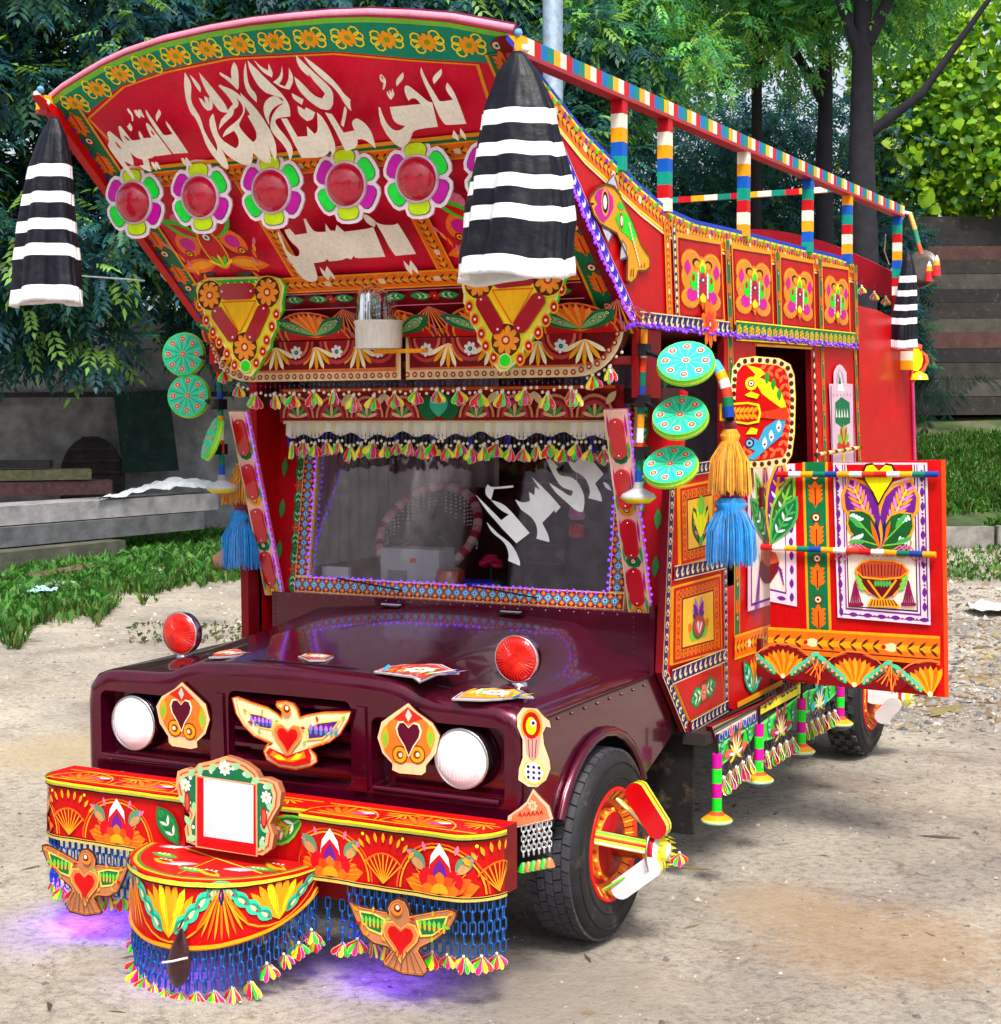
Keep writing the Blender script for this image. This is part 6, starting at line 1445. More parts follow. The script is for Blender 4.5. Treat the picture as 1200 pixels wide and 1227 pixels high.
# ================================================================== plaques on the front
def bird(parent_y, zf, outpx, name, heart, wings, body, eye_, extra=None, th=.008):
    mb = MB(); P = Paint(mb, (0,parent_y,0), (1,0,0), (0,0,1)); q = P.px(zf(outpx)); mb.prism([(a,parent_y,b) for a, b in q], (0,th,0), body[0], BRN)
    P.up(); P.stroke(q, .005, body[1], True); P.up(); cx_ = sum(a for a, b in q)/len(q); cz_ = sum(b for a, b in q)/len(q); P.stroke([((a-cx_)*.93+cx_, (b-cz_)*.93+cz_) for a, b in q], .003, body[2], True); P.up()
    for w_, base_, cols in wings:
        P.pxpoly(zf(w_), YEL if body[0] == CRM else C(235,210,90)); P.up(); qq = P.px(zf(w_)); gx = sum(a for a, b in qq)/len(qq); gz = sum(b for a, b in qq)/len(qq)
        P.poly([((a-gx)*.84+gx, (b-gz)*.8+gz) for a, b in qq], base_); P.up(); x0, x1 = min(a for a, b in qq), max(a for a, b in qq)
        for k in range(6):
            x = x0+(x1-x0)*(k+1)/7; P.leaf(x, gz-.012, PI/2, .03, (x1-x0)*.11, cols[0]); P.leaf(x, gz-.02, PI/2, .02, (x1-x0)*.08, cols[1], 1)
        P.up(2)
    for w_, base_, cols in wings:
        qq = P.px(zf(w_)); gx = sum(a for a, b in qq)/len(qq); gz = sum(b for a, b in qq)/len(qq)
        for a, b in qq: P.leaf(a, b, math.atan2(b-gz, a-gx), .022, .010, [AMB, RED, LTG][int(abs(a*997)) % 3])
        P.up()
    (hx_, hz_), r = P.px(zf([heart[0]]))[0], heart[1]
    for k_, cc in ((1.45, C(230,170,80)), (1.3, C(240,120,60)), (1., C(200,8,14))):
        P.poly([(hx_+a*r*k_/.088, hz_+b*r*k_/.1) for a, b in hp_][::-1], cc); P.up()
    a, b = P.px(zf([eye_]))[0]; P.circ(a, b, .022, C(240,130,40), 0, 12); P.circ(a+.003, b+.004, .014, C(120,20,10), 1, 10); P.circ(a+.004, b+.007, .008, WHT, 2, 8); P.up(3)
    if extra: extra(P, zf)
    return mb
zg = lambda p: Zm(100,700,4,p)
gb = [(715,545),(740,540),(800,565),(880,590),(930,620),(950,640),(955,605),(925,578),(930,565),(975,562),(1010,572),(1030,600),(1040,640),(1075,628),(1160,612),(1282,612),(1270,650),(1230,720),(1180,755),(1110,778),(1085,790),(1115,820),(1120,850),(1090,872),(1020,886),(940,875),(880,840),(865,800),(880,770),(905,765),(820,730),(770,680),(735,620)]
def bowl(P, zf):
    P.pxpoly(zf([(880,805),(900,780),(985,822),(1085,785),(1100,820),(1095,850),(1020,868),(940,858)]), C(200,20,20)); P.up(); P.pxpoly(zf([(900,815),(915,795),(985,835),(1065,800),(1075,830),(1010,850),(940,842)]), C(240,130,30)); P.pxpoly(zf([(920,820),(950,815),(980,840),(940,838)]), YEL, 1); P.pxpoly(zf([(1060,815),(1030,812),(1000,842),(1040,838)]), YEL, 1); P.up(2)
mb = bird(.135, zg, gb, 'g', ((985,735), .046), [([(790,612),(860,625),(920,655),(905,700),(850,690),(815,660)], C(90,30,130), (C(170,120,220), C(60,110,190))), ([(1070,690),(1130,660),(1240,645),(1200,700),(1150,740),(1075,750)], C(90,30,130), (C(170,120,220), C(40,150,190)))], (C(242,222,170), C(200,70,30), AMB), (980,603), bowl)
T(mb, 'dove_plaque', PAINT, gp)
zb = lambda p: Zm(320,900,3.75,p)
bb_ = [(365,675),(395,690),(420,700),(480,712),(530,722),(550,740),(545,700),(560,672),(590,660),(620,672),(638,705),(645,745),(700,732),(770,718),(830,710),(852,722),(850,745),(820,800),(760,850),(690,885),(680,905),(725,985),(700,1010),(610,1002),(520,960),(565,900),(540,880),(480,865),(430,825),(400,760)]
def tail(P, zf):
    for k in range(6): P.stroke(P.px(zf([(590+k*14,895),(540+k*34,975+k*5)])), .004, C(110,70,50))
    P.up()
def bumper_bird(mir):
    pl = -.165; P0 = Paint(MB(), (0,pl,0), (1,0,0), (0,0,1))
    mb = bird(pl, zb, bb_, 'b', ((605,840), .05), [([(415,715),(480,725),(535,755),(520,830),(460,805),(430,770)], C(20,110,60), (LTG, C(240,170,40))), ([(672,760),(750,745),(818,738),(800,790),(745,830),(690,835)], C(20,110,60), (LTG, C(240,170,40)))], (C(190,120,80), C(60,40,40), C(245,140,60)), (590,708), tail)
    m_ = MB(); m_.v = [((-x if mir else x), y, z) for x, y, z in mb.v]; m_.f = [tuple(reversed(f)) if mir else f for f in mb.f]; m_.c = mb.c; m_.s = mb.s; T(m_, 'bird_plaque')
bumper_bird(False); bumper_bird(True)
# heart plaques beside the headlamps
zh = lambda p: Zm(380,700,3.75,p)
def heartp(mir):
    hy = .15; mb = MB(); P = Paint(mb, (0,hy,0), (1,0,0), (0,0,1)); out = [(410,535),(450,575),(520,625),(552,680),(535,760),(490,815),(488,845),(470,858),(370,850),(338,835),(340,808),(295,760),(272,690),(290,620),(345,580)]
    q = P.px(zh(out)); mb.prism([(a,hy,b) for a, b in q], (0,.008,0), C(240,200,150), BRN); P.up(); P.pxpoly(zh([(410,550),(500,625),(530,690),(510,760),(475,800),(345,800),(305,750),(288,680),(320,620)]), C(235,120,40)); P.up()
    P.pxpoly(zh([(410,552),(480,605),(420,625),(405,625),(345,605)]), C(205,40,25)); P.pxpoly(zh([(412,560),(428,590),(412,620),(398,590)]), C(180,200,190), 1)
    for sx in (375, 452):
        a, b = P.px(zh([(sx,765)]))[0]; P.circ(a, b, .033, C(120,50,20), 1, 12); P.circ(a, b, .028, AMB, 2, 12); P.circ(a, b, .015, C(140,60,20), 3, 10); P.circ(a+.003, b, .008, C(240,225,200), 4, 8)
    for sx in (308, 512): a, b = P.px(zh([(sx,695)]))[0]; P.leaf(a, b-.03, PI/2, .06, .02, LTG, 1); P.leaf(a, b-.04, PI/2, .09, .035, AMB, 0)
    P.up(5); a, b = P.px(zh([(415,680)]))[0]
    P.poly([(a+x*.055/.088, b+y*.066/.1) for x, y in hp_][::-1], C(245,225,190)); P.up(); P.poly([(a+x*.047/.088, b+y*.058/.1) for x, y in hp_][::-1], MAR); P.up()
    m_ = MB(); m_.v = [((-x+.045 if mir else x), y, z) for x, y, z in mb.v]; m_.f = [tuple(reversed(f)) if mir else f for f in mb.f]; m_.c = mb.c; m_.s = mb.s; T(m_, 'heart_plaque', PAINT, gp)
heartp(False); heartp(True)
# parrot plaque on the front corner and the little board with chains under it
mb = MB(); PY = .15; P = Paint(mb, (0,PY,0), (1,0,0), (0,0,1)); q = P.px(zh([(925,555),(990,560),(1020,595),(1045,615),(1052,645),(1030,640),(1015,670),(1020,720),(1045,790),(1050,830),(1030,880),(990,912),(950,910),(905,880),(908,830),(925,780),(925,700),(900,640),(900,590)]))
mb.prism([(a,PY,b) for a, b in q], (0,.01,0), C(238,200,160), BRN); P.up(); a, b = P.px(zh([(965,635)]))[0]; P.circ(a, b, .04, AMB, 0, 16, ry=.055); P.circ(a, b, .033, C(190,10,10), 1, 16, ry=.045); P.circ(a, b-.002, .02, YEL, 2, 12, ry=.03); P.circ(a+.008, b+.008, .012, WHT, 3, 8); P.circ(a+.008, b+.008, .006, BLK, 4, 8)
a, b = P.px(zh([(975,845)]))[0]; P.circ(a, b, .042, YEL, 0, 14); P.circ(a, b, .036, C(225,220,225), 1, 14)
for k in range(9): P.circ(a-.02+.02*(k % 3), b-.018+.018*(k//3), .006, NAVY, 2, 6)
a, b = P.px(zh([(970,750)]))[0]; P.poly([(a-.03,b+.05),(a+.03,b+.05),(a+.02,b-.01),(a,b-.04),(a-.02,b-.01)], C(225,150,140)); 
for k in range(3): P.stroke([(a-.015+.015*k,b+.04),(a-.01+.01*k,b-.02)], .003, C(80,50,60), dl=1)
T(mb, 'parrot_plaque')
mb = MB(); zc_ = lambda p: Zm(600,820,3.833,p); PY = .14; P = Paint(mb, (0,PY,0), (1,0,0), (0,0,1)); q = P.px(zc_([(150,480),(185,520),(225,560),(242,620),(60,662),(30,640),(35,605),(85,570),(120,540)])); mb.prism([(a,PY,b) for a, b in q], (0,.01,0), C(232,190,160), BRN); P.up()
P.poly([((a-q[0][0])*.84+q[0][0], (b-.6)*.84+.6) for a, b in q], C(235,120,80)); P.up(); a, b = P.px(zc_([(148,558)]))[0]; P.rose(a, b, .02, C(240,190,150), RED, CRM, 7); P.up(3)
for k in range(6): a, b = P.px(zc_([(90+k*20,608-k*2)]))[0]; P.stroke([(a-.006,b),(a,b+.012),(a+.006,b)], .004, C(190,10,20))
T(mb, 'small_board')
for k in range(6):
    p = at(600+(105+k*24)/3.833, 820+(655-k*5)/3.833, 1, .145); ch = place('chain', chain_mesh(6, .022, .014, .0024, C(215,215,220)), p, truck, 0)
    m = MB(); m.lathe((0,0,0), (0,0,-1), [(.006,0),(.012,.008),(.018,.024),(.02,.03)], C(40,190,50) if k % 2 == 0 else C(190,110,60), 10); place('metal_bell', m.mesh('metal_bell', FOIL), p-Vector((0,0,.122)), ch)
# plaques lying on the hood
def hoodpoly(zf, pts, z, nm, fish=False):
    mb = MB(); P = Paint(mb, (0,0,z), (1,0,0), (0,1,0)); q = P.px(zf(pts)); mb.prism([(a,b,z) for a, b in q], (0,0,-.006), C(235,205,215), GREY); P.up()
    cx_ = sum(a for a, b in q)/len(q); cy_ = sum(b for a, b in q)/len(q); w = max(a for a, b in q)-min(a for a, b in q); h = max(b for a, b in q)-min(b for a, b in q); P.stroke([((a-cx_)*.93+cx_, (b-cy_)*.9+cy_) for a, b in q], .004, BLK, True); P.up()
    inner = [((a-cx_)*.86+cx_, (b-cy_)*.8+cy_) for a, b in q]; P.poly(inner, C(200,60,50) if not fish else AMB); P.up()
    r4 = random.Random(len(pts))
    for k in range(16):
        t = (k+.5)/16; x = cx_-w*.38+w*.76*t; P.leaf(x, cy_-h*.2, PI/2+r4.uniform(-.5,.5), h*.45, w*.055, [AMB, SKYB, YEL, RED, WHT, LTG, C(230,120,60), BLU][k % 8])
    P.up()
    for k in range(9): P.circ(cx_-w*.36+w*.09*k, cy_-h*.27, w*.014, [WHT, NAVY, YEL][k % 3], 0, 7)
    P.up(); P.rose(cx_, cy_+h*.02, min(w, h)*.2, WHT, RED, YEL, 8); P.up(3); return T(mb, nm, PAINT, hood)
hoodpoly(zh, [(255,392),(320,368),(440,355),(560,360),(640,398),(545,402),(460,438),(430,415)], 1.022, 'kite_plaque')
hoodpoly(zh, [(605,515),(650,485),(740,470),(800,465),(850,475),(900,470),(975,508),(905,505),(830,515),(740,520)], .964, 'fish_plaque', True)
hoodpoly(zg, [(600,350),(640,325),(700,312),(775,310),(770,335),(720,345),(650,350)], 1.02, 'kite_plaque')
hoodpoly(zg, [(1030,345),(1090,330),(1180,335),(1200,350),(1160,365),(1080,365)], 1.03, 'kite_plaque')
# wipers
for x in (-.3, .35): m = MB(); m.tube([G(x,-.01,.05), G(x+.08,.05,.035), G(x-.25,.09,.03)], .004, BLK, 6); T(m, 'wiper', DARKI)
# hanging shoe under the step
zs = lambda p: Zm(30,880,3.72,p)
c = at(220,1178,1,-.44); m = MB(); top_ = Vector((c.x+.0, c.y-.02, .235))
def shoe(u, v):
    a = 2*PI*u; w = math.sin(PI*min(v*.97+.02, 1))**.55*(.028+.034*v); return Vector((top_.x+math.cos(a)*w+.02*(1-v)*1.2-.012, top_.y+math.sin(a)*w*.5, top_.z-.20*v))
m.grid(shoe, 16, 14, C(52,10,22)); e_ = m.build('hanging_shoe', LENS, None, (c.x, top_.y, .035), label='dark maroon shoe hanging on a strap below the half round bumper step', cat='shoe')
m = MB(); m.tube([top_+Vector((-.05,-.025,-.115)), top_+Vector((-.0,-.034,-.10)), top_+Vector((.05,-.02,-.085))], .004, C(240,235,230), 6); m.build('strap', CLOTH, e_); m = MB(); m.tube([top_, top_+Vector((.02,.02,.05))], .003, BLK, 4); m.build('cord', CLOTH, e_)
# purple lamps under the bumper
for i, (x, y, e_, r_) in enumerate(((-.85,-.02,14,.25),(-.15,-.34,20,.25),(.12,-.30,16,.3),(.5,.0,5,.2))):
    l = bpy.data.lights.new('under_lamp', 'AREA'); l.shape = 'DISK'; l.size = .12; l.energy = e_*.24; l.color = (.20,.05,1); l.spread = math.radians(120); o = bpy.data.objects.new('under_lamp', l); COL.objects.link(o); o.parent = truck; o.location = Vector((x, y, .30 if i != 1 else .22))-truck.location
m = MB(); 
for k in range(24): m.box((-.85+.05*k, -.02, .34), (.02,.012,.006), C(110,50,255))
T(m, 'lamp_strip', LED)
# ================================================================== THE SETTING
FH = Vector((F_.x, F_.y, 0)).normalized(); 
def wd(px, depth, z=0.): p = Vector((CP.x, CP.y, 0))+FH*depth+R0*((px-600)/FPX*depth); p.z = z; return p
def zat(py, depth): return 1.93-(py-496)/FPX*depth
def nodes_mat(name):
    m = bpy.data.materials.new(name); m.use_nodes = True; t = m.node_tree; return m, t.nodes, t.links, t.nodes['Principled BSDF']
# ground
m, n, L, p = nodes_mat('ground_dirt'); tc = n.new('ShaderNodeTexCoord')
def noise_(s, d=6, r=.6, dist=0.):
    a = n.new('ShaderNodeTexNoise'); a.inputs['Scale'].default_value = s; a.inputs['Detail'].default_value = d; a.inputs['Roughness'].default_value = r; a.inputs['Distortion'].default_value = dist; L.new(tc.outputs['Object'], a.inputs['Vector']); return a
def ramp(src, stops):
    r = n.new('ShaderNodeValToRGB'); e = r.color_ramp.elements; e[0].position, e[0].color = stops[0][0], (*stops[0][1], 1); e[1].position, e[1].color = stops[-1][0], (*stops[-1][1], 1)
    for s_ in stops[1:-1]: k = e.new(s_[0]); k.color = (*s_[1], 1)
    L.new(src, r.inputs[0]); return r
def mix(a, b, f, mode='MIX'):
    x = n.new('ShaderNodeMix'); x.data_type = 'RGBA'; x.blend_type = mode; 
    if isinstance(f, float): x.inputs['Factor'].default_value = f
    else: L.new(f, x.inputs['Factor'])
    for s_, k in ((a, 'A'), (b, 'B')):
        if isinstance(s_, tuple): x.inputs[k].default_value = (*s_, 1)
        else: L.new(s_, x.inputs[k])
    return x.outputs['Result']
base = ramp(noise_(.55, 8, .62, .6).outputs['Fac'], [(.3, (.19,.17,.16)), (.43, (.33,.295,.255)), (.56, (.44,.395,.335)), (.7, (.54,.48,.395))]).outputs[0]
warm = ramp(noise_(.9, 6, .6, 1.2).outputs['Fac'], [(.5, (0,0,0)), (.72, (1,1,1))]).outputs[0]; base = mix(base, (.46,.33,.19), warm) if False else mix(base, mix(base, (.42,.33,.22), .35), warm)
fine = ramp(noise_(26, 8, .75).outputs['Fac'], [(.3, (.42,.40,.38)), (.5, (1,1,1)), (.72, (1.2,1.18,1.12))]).outputs[0]; base = mix(base, fine, 1., 'MULTIPLY')
grit = ramp(noise_(150, 4, .8).outputs['Fac'], [(.32, (.55,.53,.5)), (.46, (1,1,1)), (.66, (1.25,1.22,1.16))]).outputs[0]; base = mix(base, grit, .85, 'MULTIPLY')
crk = ramp(noise_(3.2, 10, .78, 1.5).outputs['Fac'], [(.55, (1,1,1)), (.62, (.62,.58,.55)), (.7, (.45,.42,.4))]).outputs[0]; base = mix(base, crk, .8, 'MULTIPLY')
vo = n.new('ShaderNodeTexVoronoi'); vo.inputs['Scale'].default_value = 30; L.new(tc.outputs['Object'], vo.inputs['Vector']); pb = ramp(vo.outputs['Distance'], [(.0, (.55,.52,.5)), (.14, (1,1,1))]).outputs[0]
pbm = ramp(noise_(1.7, 4).outputs['Fac'], [(.5, (0,0,0)), (.62, (1,1,1))]).outputs[0]; base = mix(base, mix(base, pb, 1., 'MULTIPLY'), pbm)
for sx_, sy_, sr_, scol in ((1070,1140,.62,(.33,.20,.10)), (940,1090,.4,(.36,.25,.15)), (700,1200,.5,(.3,.25,.2)), (80,900,.7,(.47,.36,.2)), (1000,940,.35,(.22,.17,.14))):
    dq = 1.93*FPX/(sy_-496); q_ = wd(sx_, dq); mp = n.new('ShaderNodeVectorMath'); mp.operation = 'SUBTRACT'; mp.inputs[1].default_value = q_
    L.new(tc.outputs['Object'], mp.inputs[0]); ln_ = n.new('ShaderNodeVectorMath'); ln_.operation = 'LENGTH'; L.new(mp.outputs[0], ln_.inputs[0])
    nn_ = noise_(7.5, 12, .85, 1.5).outputs['Fac']; ad = n.new('ShaderNodeMath'); ad.operation = 'MULTIPLY_ADD'; L.new(nn_, ad.inputs[0]); ad.inputs[1].default_value = -2.4*sr_; L.new(ln_.outputs['Value'], ad.inputs[2])
    mr_ = n.new('ShaderNodeMapRange'); L.new(ad.outputs[0], mr_.inputs[0]); mr_.inputs[1].default_value = -sr_*.75; mr_.inputs[2].default_value = -sr_*.25; mr_.inputs[3].default_value = .62; mr_.inputs[4].default_value = 0
    base = mix(base, scol, mr_.outputs[0])
L.new(base, p.inputs['Base Color']); p.inputs['Roughness'].default_value = .93; p.inputs['Specular IOR Level'].default_value = .25
bp = n.new('ShaderNodeBump'); bp.inputs['Strength'].default_value = .9; bp.inputs['Distance'].default_value = .045; hm = mix(noise_(9, 10, .7).outputs['Fac'], noise_(60, 6, .7).outputs['Fac'], .4); L.new(hm, bp.inputs['Height']); L.new(bp.outputs[0], p.inputs['Normal'])
GROUND = m
def gh(x, y):
    r = math.hypot(x-.5, y-2)
    v = .018*noise.noise(Vector((x*.7, y*.7, 1)))+.012*noise.noise(Vector((x*2.3, y*2.3, 4)))+.006*noise.noise(Vector((x*7, y*7, 2)))
    return v*(.5 if r < 3 else 1)-.012
gb_ = bmesh = None
vs = []; fs = []; N1 = 170
xs = np.concatenate([np.linspace(-300,-20,14,endpoint=False), np.linspace(-20,12,N1), np.linspace(14,300,14)]); ys_ = np.concatenate([np.linspace(-60,-5,8,endpoint=False), np.linspace(-5,30,N1+20), np.linspace(34,400,16)])
for y in ys_:
    for x in xs: vs.append((x, y, gh(x, y) if abs(x) < 25 and y < 35 else -.012))
nx = len(xs); fs = [(j*nx+i, j*nx+i+1, (j+1)*nx+i+1, (j+1)*nx+i) for j in range(len(ys_)-1) for i in range(nx-1)]
g = MB(); g.add(vs, fs, GREY, True); g.build('ground', GROUND, None, kind='structure')

def qmesh(name, Q, colr, m, parent=None, smooth=False, **k):
    """Q: (M, n, 3) array of n-gons"""
    M_, n_, _ = Q.shape; me = bpy.data.meshes.new(name); me.vertices.add(M_*n_); me.vertices.foreach_set('co', Q.astype(np.float32).ravel())
    me.loops.add(M_*n_); me.loops.foreach_set('vertex_index', np.arange(M_*n_, dtype=np.int32)); me.polygons.add(M_)
    me.polygons.foreach_set('loop_start', np.arange(0, M_*n_, n_, dtype=np.int32)); me.polygons.foreach_set('loop_total', np.full(M_, n_, dtype=np.int32)); me.update(calc_edges=True)
    at_ = me.color_attributes.new('paint', 'FLOAT_COLOR', 'CORNER'); cc = np.concatenate([np.clip(colr, 0, 1), np.ones((M_, 1))], 1).astype(np.float32); at_.data.foreach_set('color', np.repeat(cc, n_, 0).ravel())
    me.materials.append(m); o = bpy.data.objects.new(name, me); COL.objects.link(o)
    if parent: o.parent = parent; o.location = -wloc(parent)
    return tagit(o, **k)
# loose stones, twigs and dry leaves
def scatter(nm, n_, size, cols, region, seed, flat=.6, kind='stuff', long=1.):
    r = np.random.default_rng(seed); P_ = region(r, n_); Q = []; cs = []
    tmpl = np.array([[1,0,0],[0,1,0],[-1,0,0],[0,-1,0],[0,0,1]]); F4 = [(0,1,4),(1,2,4),(2,3,4),(3,0,4)]
    s = size*r.lognormal(0, .5, n_); a = r.uniform(0, 2*PI, n_); out = []
    for i in range(n_):
        c_, d_ = math.cos(a[i]), math.sin(a[i]); v = tmpl*s[i]*np.array([long, r.uniform(.5, .9), flat])+r.normal(0, .12*s[i], (5, 3)); x = v[:,0]*c_-v[:,1]*d_; y = v[:,0]*d_+v[:,1]*c_
        w = np.stack([x+P_[i][0], y+P_[i][1], v[:,2]+P_[i][2]], 1); cc = np.array(cols[r.integers(len(cols))])*r.uniform(.7, 1.2)
        for f in F4: out.append(w[list(f)]); cs.append(cc)
    return qmesh(nm, np.array(out), np.array(cs), STONE, kind=kind)
def reg_rect(x0, x1, y0, y1):
    def f(r, n_):
        x = r.uniform(x0, x1, n_); y = r.uniform(y0, y1, n_); return [(a, b, gh(a, b)) for a, b in zip(x, y)]
    return f
def reg_px(px0, px1, py0, py1):
    def f(r, n_):
        o = []
        while len(o) < n_:
            px_ = r.uniform(px0, px1); d = 1/r.uniform((py0-496), (py1-496))*1.93*FPX; q = wd(px_, d); o.append((q.x, q.y, gh(q.x, q.y)))
        return o
    return f
scatter('gravel', 9000, .0075, [(.36,.33,.29),(.25,.23,.2),(.44,.4,.36),(.16,.15,.14)], reg_rect(-2.5,6,-3,12), 3)
scatter('gravel', 6500, .016, [(.34,.31,.28),(.22,.2,.19),(.42,.39,.36),(.13,.12,.12),(.28,.2,.12)], reg_px(1000,1300,680,880), 4)
scatter('twigs', 500, .03, [(.12,.07,.04),(.25,.16,.07),(.3,.24,.08)], reg_px(1080,1300,670,860), 14, .2, long=3.)
scatter('twigs', 500, .010, [(.12,.07,.04),(.2,.13,.07),(.07,.05,.04)], reg_rect(-2,6,-3,9), 5, .2, long=3.)
scatter('gravel', 1200, .012, [(.4,.36,.3),(.28,.22,.16),(.5,.45,.38)], reg_px(-50,420,690,840), 8)
# ---- leaves
def sprays(n_, centres, rad, L_, rng_, nl=9, wl=.055, ll=.14, droop=.6):
    ci = rng_.integers(len(centres), size=n_); C_ = np.array(centres)[ci]; v = rng_.normal(size=(n_, 3)); v /= np.linalg.norm(v, axis=1)[:, None]; rr_ = rng_.uniform(.35, 1, n_)**.6
    base = C_+v*(rr_*rad)[:, None]*np.array([1,1,.75]); d = v*.8+rng_.normal(0, .45, (n_, 3)); d[:, 2] -= droop; d /= np.linalg.norm(d, axis=1)[:, None]
    side = np.cross(d, np.array([0,0,1.])+rng_.normal(0, .25, (n_, 3))); side /= np.linalg.norm(side, axis=1)[:, None]+1e-9; up = np.cross(side, d)
    Ls = L_*rng_.uniform(.7, 1.25, n_); Q = []; idx = []
    for k in range(nl):
        t = (k//2+.6)/(nl/2+.3); sg = 1 if k % 2 else -1
        if k == nl-1: ld = d; t = 1.
        else: ld = d*.55+side*sg*.85-np.array([0,0,.25])
        ld = ld/np.linalg.norm(ld, axis=1)[:, None]; b = base+d*(Ls*t)[:, None]+np.array([0,0,-.12])*(Ls*t*t)[:, None]; w = np.cross(ld, up); w /= np.linalg.norm(w, axis=1)[:, None]+1e-9
        l = (ll*rng_.uniform(.75, 1.2, n_)*Ls/L_)[:, None]; ww = w*wl*.5; lift = up*wl*.18
        Q.append(np.stack([b, b+ld*l*.4+ww+lift, b+ld*l+up*(-.02), b+ld*l*.4-ww+lift], 1)); idx.append(np.arange(n_))
    return np.concatenate(Q), np.concatenate(idx), rr_
def clusters(c, rx, ry, rz, n_, rng_, hollow=.0):
    o = []
    while len(o) < n_:
        v = rng_.uniform(-1, 1, 3); l = np.linalg.norm(v)
        if hollow < l < 1: o.append((c[0]+v[0]*rx, c[1]+v[1]*ry, c[2]+v[2]*rz))
    return o
def limbs(m_, base, pts, r, n_=8, rd_=None):
    for q in pts:
        mid = (Vector(base)+Vector(q))/2+Vector((rd_.uniform(-.25,.25), rd_.uniform(-.25,.25), rd_.uniform(0,.3))); m_.tube([base, mid, q], [r, r*.6, r*.2], C(34,30,30), 6, caps=False)
def tree(px, depth, label, seed, zc, rx, rz, cols, nspr=3600, trunk=(.2,), ncl=46, group='trees behind the truck', tipcol=None, L_=.36, wl=.06, ll=.15, nl=9, droop=.6, tc_=C(32,28,32), lean=0., hollow=.0, ryf=.8, tipf=.16, clr=.55, tdep=None):
    r = np.random.default_rng(seed); rd_ = random.Random(seed); b = wd(px, tdep or depth); e = empty('leafy_tree', b, label, 'tree', group)
    cen = wd(px+lean, depth, zc); cl = clusters((cen.x, cen.y, cen.z), rx, rx*ryf, rz, ncl, r, hollow)
    m_ = MB(); top_ = Vector((cen.x, cen.y, zc-.1)); w = trunk[0]; f0 = b+Vector((rd_.uniform(-.15,.15), 0, zc-rz*.35)); m_.tube([b-Vector((0,0,.2)), b+Vector((rd_.uniform(-.1,.1),0,1.6)), f0, (f0+top_)/2+Vector((0,0,.3)), top_], [w*1.25, w, w*.85, w*.6, w*.4], tc_, 12); limbs(m_, f0, [Vector(c_) for c_ in cl[:14]], w*.45, rd_=rd_); m_.build('trunk', BARK, e)
    Q, idx, rr_ = sprays(nspr, cl, clr*rx/2.2, L_, r, nl, wl, ll, droop); cc = np.array(cols)[r.integers(len(cols), size=nspr)]*r.uniform(.7, 1.3, (nspr, 1))
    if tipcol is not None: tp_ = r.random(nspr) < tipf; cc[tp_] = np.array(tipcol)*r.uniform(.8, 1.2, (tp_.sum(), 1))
    qmesh('crown', Q, cc[idx], LEAFM, e); return e
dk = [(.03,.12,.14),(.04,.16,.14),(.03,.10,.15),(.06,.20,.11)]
for px, dp, sd, zc, rx, rz, lb in ((-150,21.5,1,5.6,2.3,3.2,'dark compound leaved tree at the far left edge of the photo'),
        (60,22,2,5.6,2.1,3.0,'dark tree behind the left striped cloth, sprays hanging over the grey wall'),
        (240,23,3,5.9,2.2,3.2,'dark tree above the leaning green board and the wall'),
        (430,24,4,6.2,2.5,3.4,'dark tree rising straight behind the headboard'),
        (600,25,5,6.4,2.4,3.6,'dark tree just left of the white lamp post')):
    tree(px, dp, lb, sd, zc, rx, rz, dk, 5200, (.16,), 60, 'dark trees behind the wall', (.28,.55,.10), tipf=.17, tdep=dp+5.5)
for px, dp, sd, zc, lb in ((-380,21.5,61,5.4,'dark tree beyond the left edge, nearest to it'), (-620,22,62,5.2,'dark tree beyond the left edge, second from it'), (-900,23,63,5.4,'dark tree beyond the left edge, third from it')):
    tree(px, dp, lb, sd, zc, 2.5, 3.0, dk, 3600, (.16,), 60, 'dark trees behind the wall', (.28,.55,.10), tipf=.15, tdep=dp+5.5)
md = [(.10,.38,.12),(.15,.48,.13),(.08,.30,.14),(.22,.56,.12)]
tree(720, 25, 'mid green tree with fine leaves spreading behind the roof rail, right of the lamp post', 11, 7.5, 2.2, 1.5, md, 4200, (.17,), 60, 'green trees behind the roof rail', (.36,.62,.08), .28, .045, .11, 9, .4)
tree(905, 27, 'tall green tree spreading high over the rear of the truck', 12, 9.0, 3.3, 1.5, md, 5200, (.1,), 80, 'green trees behind the roof rail', (.36,.62,.08), .28, .045, .11, 9, .4)
tree(830, 29, 'low dark tree filling the view under the rails', 13, 3.9, 2.7, 2.1, dk, 6500, (.15,), 60, 'low dark trees behind the roof rail', (.05,.14,.05), .3, .05, .12, 9, .4)
tree(970, 29, 'low dark tree between the two thick trunks', 14, 3.8, 2.0, 2.0, dk, 5000, (.15,), 50, 'low dark trees behind the roof rail', (.05,.14,.05), .3, .05, .12, 9, .4)
tree(700, 30, 'low dark tree behind the wing of the headboard', 16, 4.2, 2.4, 2.3, dk, 5000, (.15,), 50, 'low dark trees behind the roof rail', (.05,.14,.05), .3, .05, .12, 9, .4)
tree(790, 33, 'sparse tree with the bright sky showing through its leaves', 18, 6.4, 3.2, 2.0, dk, 2300, (.07,), 110, 'sparse trees against the sky', None, .3, .05, .12, 9, .4)
tree(955, 32, 'thin dark tree crossing the sky gap beside the thick trunk', 19, 6.4, 2.4, 1.9, dk, 2000, (.07,), 100, 'sparse trees against the sky', None, .3, .05, .12, 9, .4)
